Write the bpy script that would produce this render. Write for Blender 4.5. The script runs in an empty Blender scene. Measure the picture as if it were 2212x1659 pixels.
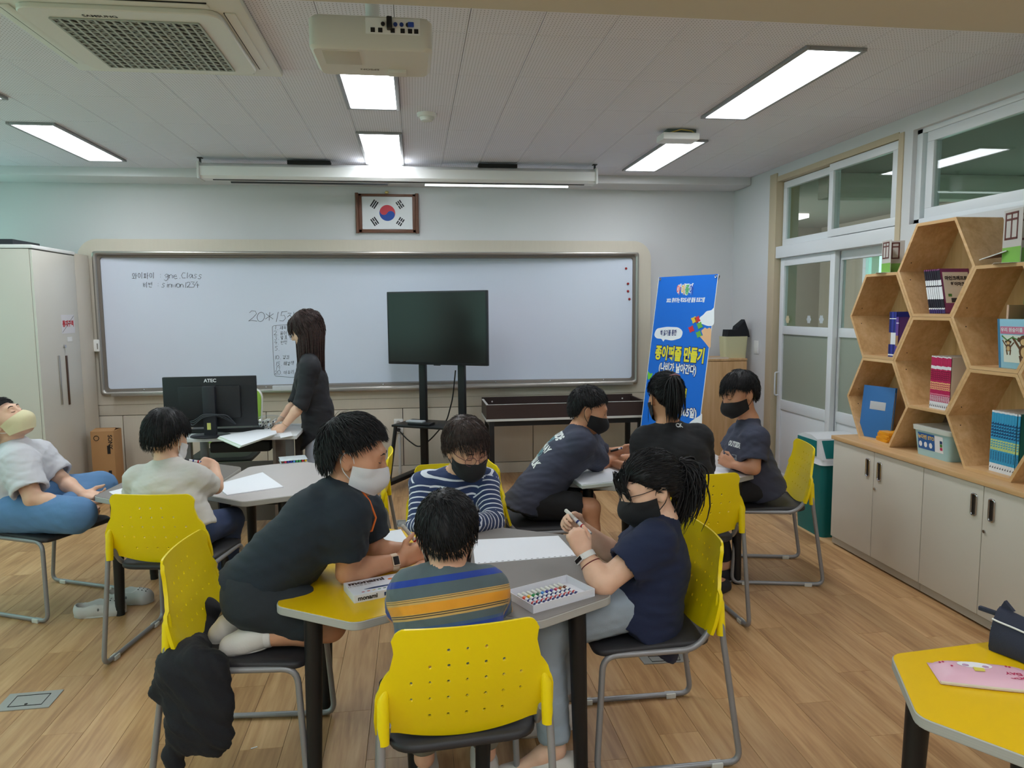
import bpy, bmesh, math, random
import numpy as np
from mathutils import Vector, Matrix, Quaternion
from mathutils.bvhtree import BVHTree

random.seed(7)
rng = np.random.default_rng(7)
scene = bpy.context.scene
COL = scene.collection
PI = math.pi

# ------------------------------------------------------------------ camera
CAM_H = 1.55
YAW, PITCH, ROLL, FPX = 0.1315, 0.10265, -0.00837, 1574.45

def cam_axes():
    cy, sy, cp, sp = math.cos(YAW), math.sin(YAW), math.cos(PITCH), math.sin(PITCH)
    f = Vector((sy * cp, cy * cp, -sp)); r = Vector((cy, -sy, 0)); u = r.cross(f)
    cr, sr = math.cos(ROLL), math.sin(ROLL)
    return cr * r + sr * u, -sr * r + cr * u, f
CR, CU, CF = cam_axes()
cam_data = bpy.data.cameras.new('camera')
cam = bpy.data.objects.new('camera', cam_data)
COL.objects.link(cam)
cam_data.sensor_fit = 'HORIZONTAL'; cam_data.sensor_width = 36.0
cam_data.lens = FPX / 2212 * 36.0
cam_data.clip_start = 0.05
M = Matrix((CR, CU, -CF)).transposed().to_4x4()
M.translation = (0, 0, CAM_H)
cam.matrix_world = M
scene.camera = cam

def P(px, py, X=None, Y=None, Z=None):
    """photo pixel -> point on the plane X=, Y= or Z= that the thing touches"""
    d = CF + (px - 1106) / FPX * CR - (py - 829.5) / FPX * CU
    t = X / d.x if X is not None else (Y / d.y if Y is not None else (Z - CAM_H) / d.z)
    return Vector((0, 0, CAM_H)) + t * d

# ------------------------------------------------------------------ world, exposure
W = bpy.data.worlds.new('world'); scene.world = W; W.use_nodes = True
bg = W.node_tree.nodes['Background']
bg.inputs['Color'].default_value = (0.78, 0.92, 0.95, 1)
bg.inputs['Strength'].default_value = 2.4
scene.view_settings.view_transform = 'Standard'
scene.view_settings.look = 'None'
scene.view_settings.gamma = 1.0
scene.view_settings.use_curve_mapping = False
scene.view_settings.exposure = 0.40
PANEL_STRENGTH = 12.5

# ------------------------------------------------------------------ materials
def lin(c):
    c = c / 255.0
    return c / 12.92 if c <= 0.04045 else ((c + 0.055) / 1.055) ** 2.4
def rgb(r, g, b): return (lin(r), lin(g), lin(b), 1.0)
MATS = {}
def mat(name, col, rough=0.5, metal=0.0, spec=0.5, noise=0.0, nscale=8.0, bump=0.0, bscale=60.0, emit=None, estr=0.0,
        alpha=1.0, trans=0.0, coat=0.0, sheen=0.0, stretch=None, ior=1.45):
    if name in MATS: return MATS[name]
    m = bpy.data.materials.new(name); m.use_nodes = True
    nt = m.node_tree; b = nt.nodes['Principled BSDF']
    b.inputs['Base Color'].default_value = col
    b.inputs['Roughness'].default_value = rough
    b.inputs['Metallic'].default_value = metal
    b.inputs['Specular IOR Level'].default_value = spec
    b.inputs['IOR'].default_value = ior
    if coat: b.inputs['Coat Weight'].default_value = coat
    if sheen: b.inputs['Sheen Weight'].default_value = sheen
    if trans: b.inputs['Transmission Weight'].default_value = trans
    if alpha < 1: b.inputs['Alpha'].default_value = alpha
    if emit:
        b.inputs['Emission Color'].default_value = emit
        b.inputs['Emission Strength'].default_value = estr
    if noise or bump:
        tc = nt.nodes.new('ShaderNodeTexCoord'); mp = nt.nodes.new('ShaderNodeMapping')
        nt.links.new(tc.outputs['Object'], mp.inputs['Vector'])
        if stretch: mp.inputs['Scale'].default_value = stretch
    if noise:
        n = nt.nodes.new('ShaderNodeTexNoise'); n.inputs['Scale'].default_value = nscale; n.inputs['Detail'].default_value = 5
        nt.links.new(mp.outputs['Vector'], n.inputs['Vector'])
        mx = nt.nodes.new('ShaderNodeMix'); mx.data_type = 'RGBA'
        c = np.array(col[:3])
        mx.inputs[6].default_value = (*(c * (1 - noise)), 1)
        mx.inputs[7].default_value = (*np.minimum(c * (1 + noise), 1), 1)
        nt.links.new(n.outputs['Fac'], mx.inputs[0]); nt.links.new(mx.outputs[2], b.inputs['Base Color'])
    if bump:
        n2 = nt.nodes.new('ShaderNodeTexNoise'); n2.inputs['Scale'].default_value = bscale; n2.inputs['Detail'].default_value = 3
        nt.links.new(mp.outputs['Vector'], n2.inputs['Vector'])
        bp = nt.nodes.new('ShaderNodeBump'); bp.inputs['Strength'].default_value = bump; bp.inputs['Distance'].default_value = 0.004
        nt.links.new(n2.outputs['Fac'], bp.inputs['Height']); nt.links.new(bp.outputs['Normal'], b.inputs['Normal'])
    MATS[name] = m
    return m

def nodes_of(name):
    m = bpy.data.materials.new(name); m.use_nodes = True
    MATS[name] = m
    return m, m.node_tree, m.node_tree.nodes['Principled BSDF']
def mth(nt, op, a, b=None, c=None):
    n = nt.nodes.new('ShaderNodeMath'); n.operation = op
    for i, x in enumerate((a, b, c)):
        if x is None: continue
        if isinstance(x, (int, float)): n.inputs[i].default_value = x
        else: nt.links.new(x, n.inputs[i])
    return n.outputs[0]
def ramp(nt, fac, stops, interp='LINEAR'):
    n = nt.nodes.new('ShaderNodeValToRGB'); n.color_ramp.interpolation = interp
    el = n.color_ramp.elements
    while len(el) < len(stops): el.new(0.5)
    for e, (p, c) in zip(el, stops): e.position = p; e.color = c
    nt.links.new(fac, n.inputs[0])
    return n.outputs[0]

def wood_mat(name, cdark, cmid, clight, axis=1, scale=1.0, rough=0.4, vary=0.12, bump=0.05, coat=0.0):
    """grain stretched along one object axis, tone varying from piece to piece"""
    m, nt, b = nodes_of(name)
    tc = nt.nodes.new('ShaderNodeTexCoord'); oi = nt.nodes.new('ShaderNodeObjectInfo')
    add = nt.nodes.new('ShaderNodeVectorMath'); add.operation = 'ADD'
    sc3 = nt.nodes.new('ShaderNodeVectorMath'); sc3.operation = 'SCALE'
    cx = nt.nodes.new('ShaderNodeCombineXYZ')
    for i in range(3): nt.links.new(oi.outputs['Random'], cx.inputs[i])
    nt.links.new(cx.outputs[0], sc3.inputs[0]); sc3.inputs['Scale'].default_value = 37.0
    nt.links.new(tc.outputs['Object'], add.inputs[0]); nt.links.new(sc3.outputs[0], add.inputs[1])
    mp = nt.nodes.new('ShaderNodeMapping'); s = [14 * scale] * 3; s[axis] = 1.1 * scale
    mp.inputs['Scale'].default_value = s
    nt.links.new(add.outputs[0], mp.inputs['Vector'])
    n = nt.nodes.new('ShaderNodeTexNoise'); n.inputs['Scale'].default_value = 1.0; n.inputs['Detail'].default_value = 6; n.inputs['Distortion'].default_value = 0.8
    nt.links.new(mp.outputs['Vector'], n.inputs['Vector'])
    n2 = nt.nodes.new('ShaderNodeTexNoise'); n2.inputs['Scale'].default_value = 5.0; n2.inputs['Detail'].default_value = 4
    nt.links.new(mp.outputs['Vector'], n2.inputs['Vector'])
    f = mth(nt, 'MULTIPLY_ADD', n2.outputs['Fac'], 0.35, mth(nt, 'MULTIPLY', n.outputs['Fac'], 0.65))
    col = ramp(nt, f, [(0.33, cdark), (0.5, cmid), (0.68, clight)])
    hsv = nt.nodes.new('ShaderNodeHueSaturation')
    nt.links.new(col, hsv.inputs['Color'])
    nt.links.new(mth(nt, 'MULTIPLY_ADD', oi.outputs['Random'], 2 * vary, 1 - vary), hsv.inputs['Value'])
    nt.links.new(hsv.outputs[0], b.inputs['Base Color'])
    b.inputs['Roughness'].default_value = rough
    if coat: b.inputs['Coat Weight'].default_value = coat; b.inputs['Coat Roughness'].default_value = 0.25
    if bump:
        bp = nt.nodes.new('ShaderNodeBump'); bp.inputs['Strength'].default_value = bump; bp.inputs['Distance'].default_value = 0.002
        nt.links.new(f, bp.inputs['Height']); nt.links.new(bp.outputs['Normal'], b.inputs['Normal'])
    return m

# ------------------------------------------------------------------ mesh building
class MB:
    def __init__(s): s.v = []; s.f = []; s.m = []; s.cur = 0
    def add(s, vs, fs):
        o = len(s.v); s.v += [tuple(x) for x in vs]
        for f in fs: s.f.append(tuple(i + o for i in f)); s.m.append(s.cur)
        return s
    def box(s, x0, x1, y0, y1, z0, z1, b=0.0, M=None):
        if b <= 0:
            vs = [(x, y, z) for z in (z0, z1) for y in (y0, y1) for x in (x0, x1)]
            fs = [(0, 2, 3, 1), (4, 5, 7, 6), (0, 1, 5, 4), (2, 6, 7, 3), (0, 4, 6, 2), (1, 3, 7, 5)]
        else:
            b = min(b, abs(x1 - x0) * .49, abs(y1 - y0) * .49, abs(z1 - z0) * .49)
            bm = bmesh.new()
            bmesh.ops.create_cube(bm, size=1.0)
            for v in bm.verts:
                v.co = ((x0 + x1) / 2 + v.co.x * (x1 - x0), (y0 + y1) / 2 + v.co.y * (y1 - y0), (z0 + z1) / 2 + v.co.z * (z1 - z0))
            bmesh.ops.bevel(bm, geom=list(bm.edges), offset=b, segments=2, affect='EDGES', profile=0.6)
            bm.verts.index_update()
            vs = [v.co.copy() for v in bm.verts]; fs = [[v.index for v in f.verts] for f in bm.faces]; bm.free()
        if M is not None: vs = [M @ Vector(v) for v in vs]
        return s.add(vs, fs)
    def obox(s, c, ax, ay, az, sx, sy, sz, b=0.0):
        """box centred at c with its own axes"""
        M = Matrix((Vector(ax).normalized(), Vector(ay).normalized(), Vector(az).normalized())).transposed().to_4x4(); M.translation = c
        return s.box(-sx / 2, sx / 2, -sy / 2, sy / 2, -sz / 2, sz / 2, b, M)
    def prism(s, poly, z0, z1, M=None, b=0.0):
        """poly: xy points counter-clockwise"""
        n = len(poly)
        if b > 0:
            c = Vector((sum(p[0] for p in poly) / n, sum(p[1] for p in poly) / n))
            def ins(k):
                out = []
                for p in poly:
                    d = (c - Vector(p[:2])); L = d.length
                    out.append(Vector(p[:2]) + d * (min(k * 1.15, L * .9) / L))
                return out
            inner = ins(b)
            vs = [(p[0], p[1], z0) for p in inner] + [(p[0], p[1], z0 + b) for p in poly] + [(p[0], p[1], z1 - b) for p in poly] + [(p[0], p[1], z1) for p in inner]
            rings = 4
        else:
            vs = [(p[0], p[1], z0) for p in poly] + [(p[0], p[1], z1) for p in poly]; rings = 2
        fs = [tuple(reversed(range(n))), tuple(range((rings - 1) * n, rings * n))]
        for r in range(rings - 1):
            for i in range(n):
                j = (i + 1) % n
                fs.append((r * n + i, r * n + j, (r + 1) * n + j, (r + 1) * n + i))
        if M is not None: vs = [M @ Vector(v) for v in vs]
        return s.add(vs, fs)
    def tube(s, pts, r, n=10, caps=True, closed=False, flat=None):
        pts = [Vector(p) for p in pts]; N = len(pts)
        rs = r if isinstance(r, (list, tuple)) else [r] * N
        tang = []
        for i in range(N):
            a = pts[i - 1] if (i > 0 or closed) else pts[i]; c = pts[(i + 1) % N] if (i < N - 1 or closed) else pts[i]
            t = (c - a); tang.append(t.normalized() if t.length > 1e-9 else Vector((0, 0, 1)))
        t0 = tang[0]; up = Vector((0, 0, 1)) if abs(t0.z) < 0.9 else Vector((1, 0, 0))
        nrm = (up - t0 * up.dot(t0)).normalized()
        vs = []; fs = []
        for i in range(N):
            t = tang[i]; nrm = (nrm - t * nrm.dot(t))
            nrm = nrm.normalized() if nrm.length > 1e-6 else t.orthogonal().normalized()
            bn = t.cross(nrm)
            for k in range(n):
                a = 2 * PI * k / n
                vs.append(pts[i] + rs[i] * (math.cos(a) * nrm + math.sin(a) * bn * (flat or 1.0)))
        for i in range(N if closed else N - 1):
            i2 = (i + 1) % N
            for k in range(n):
                k2 = (k + 1) % n
                fs.append((i * n + k, i * n + k2, i2 * n + k2, i2 * n + k))
        if caps and not closed:
            fs.append(tuple(reversed(range(n)))); fs.append(tuple(range((N - 1) * n, N * n)))
        return s.add(vs, fs)
    def cyl(s, a, b, r, n=20, r2=None): return s.tube([a, b], [r, r if r2 is None else r2], n)
    def lathe(s, prof, n=24, M=None):
        """prof: (radius, z) from bottom to top"""
        vs = []; fs = []
        for r, z in prof:
            for k in range(n): vs.append((r * math.cos(2 * PI * k / n), r * math.sin(2 * PI * k / n), z))
        for i in range(len(prof) - 1):
            for k in range(n):
                k2 = (k + 1) % n; fs.append((i * n + k, i * n + k2, (i + 1) * n + k2, (i + 1) * n + k))
        fs.append(tuple(reversed(range(n)))); fs.append(tuple(range((len(prof) - 1) * n, len(prof) * n)))
        if M is not None: vs = [M @ Vector(v) for v in vs]
        return s.add(vs, fs)
    def ball(s, c, r, n=12, m=8, sc=(1, 1, 1)):
        prof = [(r * max(math.sin(PI * i / m), 1e-4), -r * math.cos(PI * i / m)) for i in range(m + 1)]
        M = Matrix.Diagonal((*sc, 1)); M.translation = c
        return s.lathe(prof, n, M)
    def quad(s, a, b, c, d): return s.add([a, b, c, d], [(0, 1, 2, 3)])
    def grid(s, G, closed_u=False):
        """G[i][j] points -> quads"""
        nu, nv = len(G), len(G[0]); vs = [p for row in G for p in row]; fs = []
        for i in range(nu if closed_u else nu - 1):
            for j in range(nv - 1):
                i2 = (i + 1) % nu
                fs.append((i * nv + j, i2 * nv + j, i2 * nv + j + 1, i * nv + j + 1))
        return s.add(vs, fs)
    def mesh(s, name, mats=None, smooth=None):
        me = bpy.data.meshes.new(name); me.from_pydata(s.v, [], s.f); me.validate(); me.update()
        if mats is not None:
            for m in (mats if isinstance(mats, (list, tuple)) else [mats]): me.materials.append(m)
            if len(s.m) == len(me.polygons) and max(s.m, default=0): me.polygons.foreach_set('material_index', s.m)
        if smooth is not None:
            me.polygons.foreach_set('use_smooth', [True] * len(me.polygons))
            if smooth < 179: me.set_sharp_from_angle(angle=math.radians(smooth))
        return me

def root_matrix(o):
    return Matrix.Translation(o.location) @ o.rotation_euler.to_matrix().to_4x4() @ Matrix.Diagonal((*o.scale, 1))
def obj(name, mb, m, parent=None, world=False, smooth=40, kind=None):
    me = mb if isinstance(mb, bpy.types.Mesh) else mb.mesh(name, m, smooth)
    o = bpy.data.objects.new(name, me); COL.objects.link(o)
    if parent is not None:
        o.parent = parent
        if world:
            Mx = root_matrix(parent)
            if parent.parent is not None: Mx = root_matrix(parent.parent) @ parent.matrix_parent_inverse @ Mx
            o.matrix_parent_inverse = Mx.inverted()
    if kind: o['kind'] = kind
    return o
def tag(o, label, cat, group=None):
    o['label'] = label; o['category'] = cat
    if group: o['group'] = group
    return o
def thing(name, label, cat, loc=(0, 0, 0), rz=0.0, group=None):
    o = bpy.data.objects.new(name, None); COL.objects.link(o)
    o.empty_display_size = 0.1; o.location = loc; o.rotation_euler = (0, 0, rz)
    return tag(o, label, cat, group)
def struct(name, mb, m, parent=None, smooth=40):
    o = obj(name, mb, m, parent, smooth=smooth)
    if parent is None: o['kind'] = 'structure'
    return o
def dup(root, loc, rz, label=None, group=None, parent=None):
    r = root.copy(); COL.objects.link(r)
    if parent is None:
        r.location = loc; r.rotation_euler = (0, 0, rz)
    else: r.parent = parent
    if label: r['label'] = label
    if group: r['group'] = group
    for ch in list(root.children): dup(ch, None, None, parent=r)
    return r
def fillet(pts, r, n=5, closed=False):
    pts = [Vector(p) for p in pts]; N = len(pts); out = []
    for i in range(N):
        if not closed and i in (0, N - 1): out.append(pts[i]); continue
        a, p, c = pts[i - 1], pts[i], pts[(i + 1) % N]
        d1 = (a - p).normalized(); d2 = (c - p).normalized()
        rr = r[i] if isinstance(r, (list, tuple)) else r
        L = min(rr, (a - p).length * .48, (c - p).length * .48)
        for k in range(n + 1):
            t = k / n
            out.append((1 - t) ** 2 * (p + d1 * L) + 2 * t * (1 - t) * p + t * t * (p + d2 * L))
    return out
def basis(ax, ay, az, o):
    M = Matrix((Vector(ax), Vector(ay), Vector(az))).transposed().to_4x4(); M.translation = o
    return M

# ------------------------------------------------------------------ lettering
def text_mesh(s, size=1.0, bold=0.0, M=None, align='CENTER', depth=0.0, shear=0.0, sx=1.0, res=3):
    cu = bpy.data.curves.new('txt', 'FONT'); cu.body = s; cu.size = size; cu.align_x = align; cu.align_y = 'CENTER'
    cu.offset = bold; cu.extrude = depth; cu.shear = shear; cu.resolution_u = res
    o = bpy.data.objects.new('txt', cu)
    me = bpy.data.meshes.new_from_object(o)
    bpy.data.objects.remove(o); bpy.data.curves.remove(cu)
    me.transform(Matrix.Diagonal((sx, 1, 1, 1)))
    if M is not None: me.transform(M)
    return me
def text_obj(name, s, m, parent, size, M, bold=0.0, align='CENTER', depth=0.0, shear=0.0, sx=1.0, world=True):
    me = text_mesh(s, size, bold, M, align, depth, shear, sx)
    me.materials.clear(); me.materials.append(m)
    o = bpy.data.objects.new(name, me); COL.objects.link(o)
    if parent is not None:
        o.parent = parent
        if world:
            Mx = root_matrix(parent)
            if parent.parent is not None: Mx = root_matrix(parent.parent) @ parent.matrix_parent_inverse @ Mx
            o.matrix_parent_inverse = Mx.inverted()
    return o
# =================================================================== ROOM
XL, XR, YF, YB, CZ = -3.95, 3.115, 6.90, -2.5, 2.74
YM = 6.77          # front face of the whiteboard millwork

wall_m = mat('wall_paint', rgb(214, 214, 216), 0.75, noise=0.02, nscale=3, bump=0.05, bscale=120)
cream_m = mat('beam_paint', rgb(204, 198, 182), 0.8, noise=0.03, nscale=4, bump=0.06, bscale=150)
mill_m = mat('millwork_laminate', rgb(206, 197, 182), 0.45, noise=0.035, nscale=5, stretch=(12, 12, 1))
pvc_m = mat('white_pvc', rgb(226, 228, 232), 0.35)
jamb_m = mat('beige_jamb', rgb(196, 180, 152), 0.55, noise=0.05, nscale=5)
metal_m = mat('brushed_aluminium', rgb(176, 172, 166), 0.33, 0.85, noise=0.05, nscale=30, stretch=(0.05, 4, 4))
white_m = mat('white_plastic', rgb(232, 232, 230), 0.4)
black_m = mat('black_metal', rgb(24, 24, 26), 0.42)
dark_m = mat('dark_gap', rgb(32, 30, 30), 0.8)
chrome_m = mat('chrome', rgb(190, 190, 192), 0.18, 1.0)

floor_m = wood_mat('oak_floor', rgb(154, 112, 72), rgb(186, 145, 100), rgb(206, 168, 122), axis=1, scale=1.0, rough=0.36, vary=0.09, bump=0.04)

def glass_mat(name, tint, gloss=1.0):
    m = bpy.data.materials.new(name); m.use_nodes = True; nt = m.node_tree
    nt.nodes.remove(nt.nodes['Principled BSDF'])
    tr = nt.nodes.new('ShaderNodeBsdfTransparent'); tr.inputs[0].default_value = tint
    gl = nt.nodes.new('ShaderNodeBsdfGlossy'); gl.inputs['Roughness'].default_value = 0.02
    fr = nt.nodes.new('ShaderNodeLayerWeight'); fr.inputs[0].default_value = 0.5
    mx = nt.nodes.new('ShaderNodeMixShader')
    nt.links.new(mth(nt, 'MULTIPLY_ADD', mth(nt, 'POWER', fr.outputs['Facing'], 5.0), .9 * gloss, .04 * gloss), mx.inputs[0])
    nt.links.new(tr.outputs[0], mx.inputs[1]); nt.links.new(gl.outputs[0], mx.inputs[2])
    nt.links.new(mx.outputs[0], nt.nodes['Material Output'].inputs[0])
    MATS[name] = m; return m
glass_m = glass_mat('window_glass', (0.86, 0.88, 0.86, 1))
green_day_m = glass_mat('green_daylight_glass', (0.68, 0.90, 0.82, 1))  # pane tint added so that the daylight comes in green
clear_m = glass_mat('clear_plastic', (0.93, 0.94, 0.94, 1))
frost_m = mat('frosted_glass', rgb(176, 182, 168), 0.35, trans=0.35)

# ---- floor: slab and planks
fl = struct('floor', MB().box(XL - .1, XR + .3, YB - .1, YF + .1, -0.12, -0.006), mat('floor_joint', rgb(104, 78, 52), 0.7))
PW, PL = 0.15, 0.9
proto = None; plank_far = MB()
ncol = int((XR - XL) / PW) + 1
rr = random.Random(3)
pm = MB().box(-PW / 2 + .0006, PW / 2 - .0006, -PL / 2 + .0006, PL / 2 - .0006, -0.006, 0.0, 0.0008).mesh('plank', floor_m)
for c in range(ncol):
    x = XL + PW * (c + .5)
    if x + PW / 2 > XR + .02: continue
    y = 1.75 + [0.0, .55, .25, .8, .4, .1, .65][c % 7] * PL * .9 - .55
    y0 = y
    while y < YF - .02:
        y1 = min(y + PL, YM + .05)
        if y1 - y > 0.05:
            if abs(y1 - y - PL) < 1e-4:
                o = bpy.data.objects.new('plank', pm)
            else:
                o = bpy.data.objects.new('plank', MB().box(-PW / 2 + .0006, PW / 2 - .0006, -(y1 - y) / 2 + .0006, (y1 - y) / 2 - .0006, -0.006, 0.0).mesh('plank', floor_m))
            COL.objects.link(o); o.parent = fl; o.location = (x, (y + y1) / 2, 0)
        y += PL
    yy = y0
    while yy > YB:
        a = max(yy - PL, YB); plank_far.box(x - PW / 2 + .0006, x + PW / 2 - .0006, a + .0006, yy - .0006, -0.006, 0.0); yy -= PL
obj('plank_field', plank_far, floor_m, fl, kind='stuff')

# ---- ceiling: slab, tiles
ce = struct('ceiling', MB().box(XL - .1, XR + .3, YB - .1, YF + .1, CZ + .012, CZ + .12), mat('ceiling_joint', rgb(150, 148, 146), 0.9))
m, nt, b = nodes_of('perforated_tile')
tc = nt.nodes.new('ShaderNodeTexCoord'); sp = nt.nodes.new('ShaderNodeSeparateXYZ'); nt.links.new(tc.outputs['Object'], sp.inputs[0])
fx = mth(nt, 'SUBTRACT', mth(nt, 'FRACT', mth(nt, 'MULTIPLY', sp.outputs[0], 1 / .0150)), 0.5)
fy = mth(nt, 'SUBTRACT', mth(nt, 'FRACT', mth(nt, 'MULTIPLY', sp.outputs[1], 1 / .0190)), 0.5)
d = mth(nt, 'SQRT', mth(nt, 'ADD', mth(nt, 'MULTIPLY', fx, fx), mth(nt, 'MULTIPLY', fy, fy)))
hole = mth(nt, 'LESS_THAN', d, 0.17)
mx = nt.nodes.new('ShaderNodeMix'); mx.data_type = 'RGBA'
mx.inputs[6].default_value = rgb(228, 227, 236); mx.inputs[7].default_value = rgb(150, 148, 152)
nt.links.new(hole, mx.inputs[0]); nt.links.new(mx.outputs[2], b.inputs['Base Color']); b.inputs['Roughness'].default_value = 0.85
tile_m = m
TW, TL_ = 0.3055, 0.577
tm = MB().box(-TW / 2 + .0012, TW / 2 - .0012, -TL_ / 2 + .0016, TL_ / 2 - .0016, 0.0, 0.012, 0.0015).mesh('ceiling_tile', tile_m)
tile_rest = MB()
for i in range(-15, 12):
    x0 = 0.25 + i * TW
    if x0 + TW < XL or x0 > XR: continue
    for j in range(-10, 6):
        y0 = 3.286 + j * TL_
        if y0 > 6.55: continue
        a, e = max(x0, XL), min(x0 + TW, XR); f0, f1 = y0, min(y0 + TL_, 6.56)
        if y0 < 2.0:
            if y0 > YB: tile_rest.box(a + .001, e - .001, f0 + .001, f1 - .001, CZ, CZ + .012)
            continue
        full = abs(e - a - TW) < 1e-4 and abs(f1 - f0 - TL_) < 1e-4
        me = tm if full else MB().box(-(e - a) / 2 + .0012, (e - a) / 2 - .0012, -(f1 - f0) / 2 + .0008, (f1 - f0) / 2 - .0008, 0, .012).mesh('ceiling_tile', tile_m)
        o = bpy.data.objects.new('ceiling_tile', me); COL.objects.link(o); o.parent = ce; o.location = ((a + e) / 2, (f0 + f1) / 2, CZ)
obj('ceiling_tile_field', tile_rest, tile_m, ce, kind='stuff')
struct('trim_1', MB().box(XL, XR, 1.5, 2.045, 2.35, CZ + .01, .012), cream_m)                    # beam across the ceiling
struct('trim_2', MB().box(XL, XR, 6.54, YF, 2.665, CZ + .01, .02), wall_m)                      # soffit along the front wall

# ---- walls
struct('wall_front', MB().box(XL - .1, XR + .3, YF, YF + .1, 0, CZ + .1), wall_m)
struct('wall_back', MB().box(XL - .1, XR + .3, YB - .1, YB, 0, CZ + .1), wall_m)
# left wall with window openings
wl = MB(); LW = [(-2.2, .2), (.6, 3.0), (3.5, 5.0), (5.25, 6.72)]
wl.box(XL - .2, XL, YB, YF, 0, .92); wl.box(XL - .2, XL, YB, YF, 2.5, CZ + .1)
ys = [YB] + [v for w in LW for v in w] + [YF]
for k in range(0, len(ys), 2): wl.box(XL - .2, XL, ys[k], ys[k + 1], .92, 2.5)
struct('wall_left', wl, wall_m)
# right wall with door opening and high window
DY0, DY1 = 4.45, 6.04; DTOP = 2.63
WY0, WY1, WZ0, WZ1 = 1.0, 4.32, 2.06, 2.64
wr = MB()
wr.box(XR, XR + .2, 6.16, YF, 0, CZ + .1)
wr.box(XR, XR + .2, DY0 - .05, 6.16, DTOP + .02, CZ + .1)
wr.box(XR, XR + .2, WY1, DY0 - .05, 0, CZ + .1)
wr.box(XR, XR + .2, YB, WY1, WZ1, CZ + .1)
wr.box(XR, XR + .2, YB, WY1, 0, WZ0)
wr.box(XR, XR + .2, YB, WY0, WZ0, WZ1)
struct('wall_right', wr, wall_m)
jb = MB().box(XR - .012, XR + .2, 6.04, 6.16, 0, 2.69, .004).box(XR - .008, XR + .2, DY0 - .05, DY0, 0, 2.65, .004).box(XR - .006, XR + .2, DY0, 6.04, 2.615, 2.66, .004)
struct('trim_3', jb, jamb_m)
struct('trim_4', MB().box(XR - .004, XR + .16, DY0, DY1, 1.965, 2.065, .006).box(XR + .0, XR + .16, DY0, DY1, 0, .022, .004), pvc_m)

def sash(name, y0, y1, z0, z1, xo, fw, pane_m, structure=True, parent=None, extra=None):
    """framed pane in the right wall"""
    f = MB()
    f.box(xo, xo + .04, y0, y1, z0, z0 + fw, .004).box(xo, xo + .04, y0, y1, z1 - fw, z1, .004)
    f.box(xo, xo + .04, y0, y0 + fw, z0 + fw, z1 - fw, .003).box(xo, xo + .04, y1 - fw, y1, z0 + fw, z1 - fw, .003)
    o = struct(name, f, pvc_m, parent)
    p = MB().box(xo + .016, xo + .021, y0 + fw, y1 - fw, z0 + fw, z1 - fw)
    obj('pane', p, pane_m, o)
    return o
sash('window_1', 5.24, 6.03, 2.07, 2.61, XR + .05, .055, glass_m)
sash('window_2', DY0 + .005, 5.25, 2.07, 2.61, XR + .0, .055, glass_m)
wf = MB()
wf.box(XR + .03, XR + .13, WY0, WY1, WZ0, WZ0 + .03, .003).box(XR + .03, XR + .13, WY0, WY1, WZ1 - .03, WZ1, .003).box(XR + .03, XR + .13, WY1 - .05, WY1, WZ0, WZ1, .003)
struct('trim_5', wf, pvc_m)
sash('window_3', 2.75, 4.24, WZ0 + .03, WZ1 - .03, XR + .04, .06, glass_m)
sash('window_4', 1.2, 2.8, WZ0 + .03, WZ1 - .03, XR + .08, .06, glass_m)
for k, (y0, y1) in enumerate(LW):
    f = MB(); w = .06; ym = (y0 + y1) / 2
    for a, c in ((y0, ym + .03), (ym - .03, y1)):
        f.box(XL - .14, XL - .08, a, c, .92, .92 + w).box(XL - .14, XL - .08, a, c, 2.5 - w, 2.5)
        f.box(XL - .14, XL - .08, a, a + w, .92, 2.5).box(XL - .14, XL - .08, c - w, c, .92, 2.5)
    o = struct('window_%d' % (k + 5), f, pvc_m)
    obj('pane', MB().box(XL - .112, XL - .108, y0 + w, y1 - w, .92 + w, 2.5 - w), green_day_m, o)

# sliding doors
def door(name, y0, y1, xo):
    f = MB(); w = .065
    f.box(xo, xo + .04, y0, y0 + w, .022, 1.965, .004).box(xo, xo + .04, y1 - w, y1, .022, 1.965, .004)
    for a, c in ((.022, .10), (.66, .745), (1.315, 1.385), (1.895, 1.965)): f.box(xo, xo + .04, y0 + w, y1 - w, a, c, .004)
    o = struct(name, f, pvc_m)
    obj('window_pane', MB().box(xo + .016, xo + .021, y0 + w, y1 - w, 1.385, 1.895), glass_m, o)
    obj('frosted_pane', MB().box(xo + .014, xo + .022, y0 + w, y1 - w, .745, 1.315), frost_m, o)
    obj('lower_panel', MB().box(xo + .010, xo + .03, y0 + w, y1 - w, .10, .66, .003), pvc_m, o)
    return o
d1 = door('door_1', 5.19, 6.02, XR + .035)
obj('handle', MB().tube(fillet([(XR + .03, 5.985, .78), (XR - .005, 5.985, .78), (XR - .005, 5.985, .98), (XR + .03, 5.985, .98)], .015), .007), pvc_m, d1)
d2 = door('door_2', 4.46, 5.25, XR + .085)
# paper stickers on the door glass
stk_m = mat('sticker_paper', rgb(196, 202, 206), 0.7); stk2_m = mat('sticker_cream', rgb(214, 198, 160), 0.7)
for k, (px, py, mm) in enumerate([(1748, 690, stk_m), (1775, 690, stk_m), (1702, 690, stk2_m)]):
    c = P(px, py, X=XR + .045)
    poly = [(.030 * (1 + .12 * math.cos(6 * a)) * math.cos(a), .032 * (1 + .12 * math.cos(6 * a)) * math.sin(a)) for a in [2 * PI * i / 36 for i in range(36)]]
    obj('glass_sticker', MB().prism(poly, 0, .001, basis((0, 1, 0), (0, 0, 1), (1, 0, 0), c + Vector((-.004, 0, 0)))), mm, d1)

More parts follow.
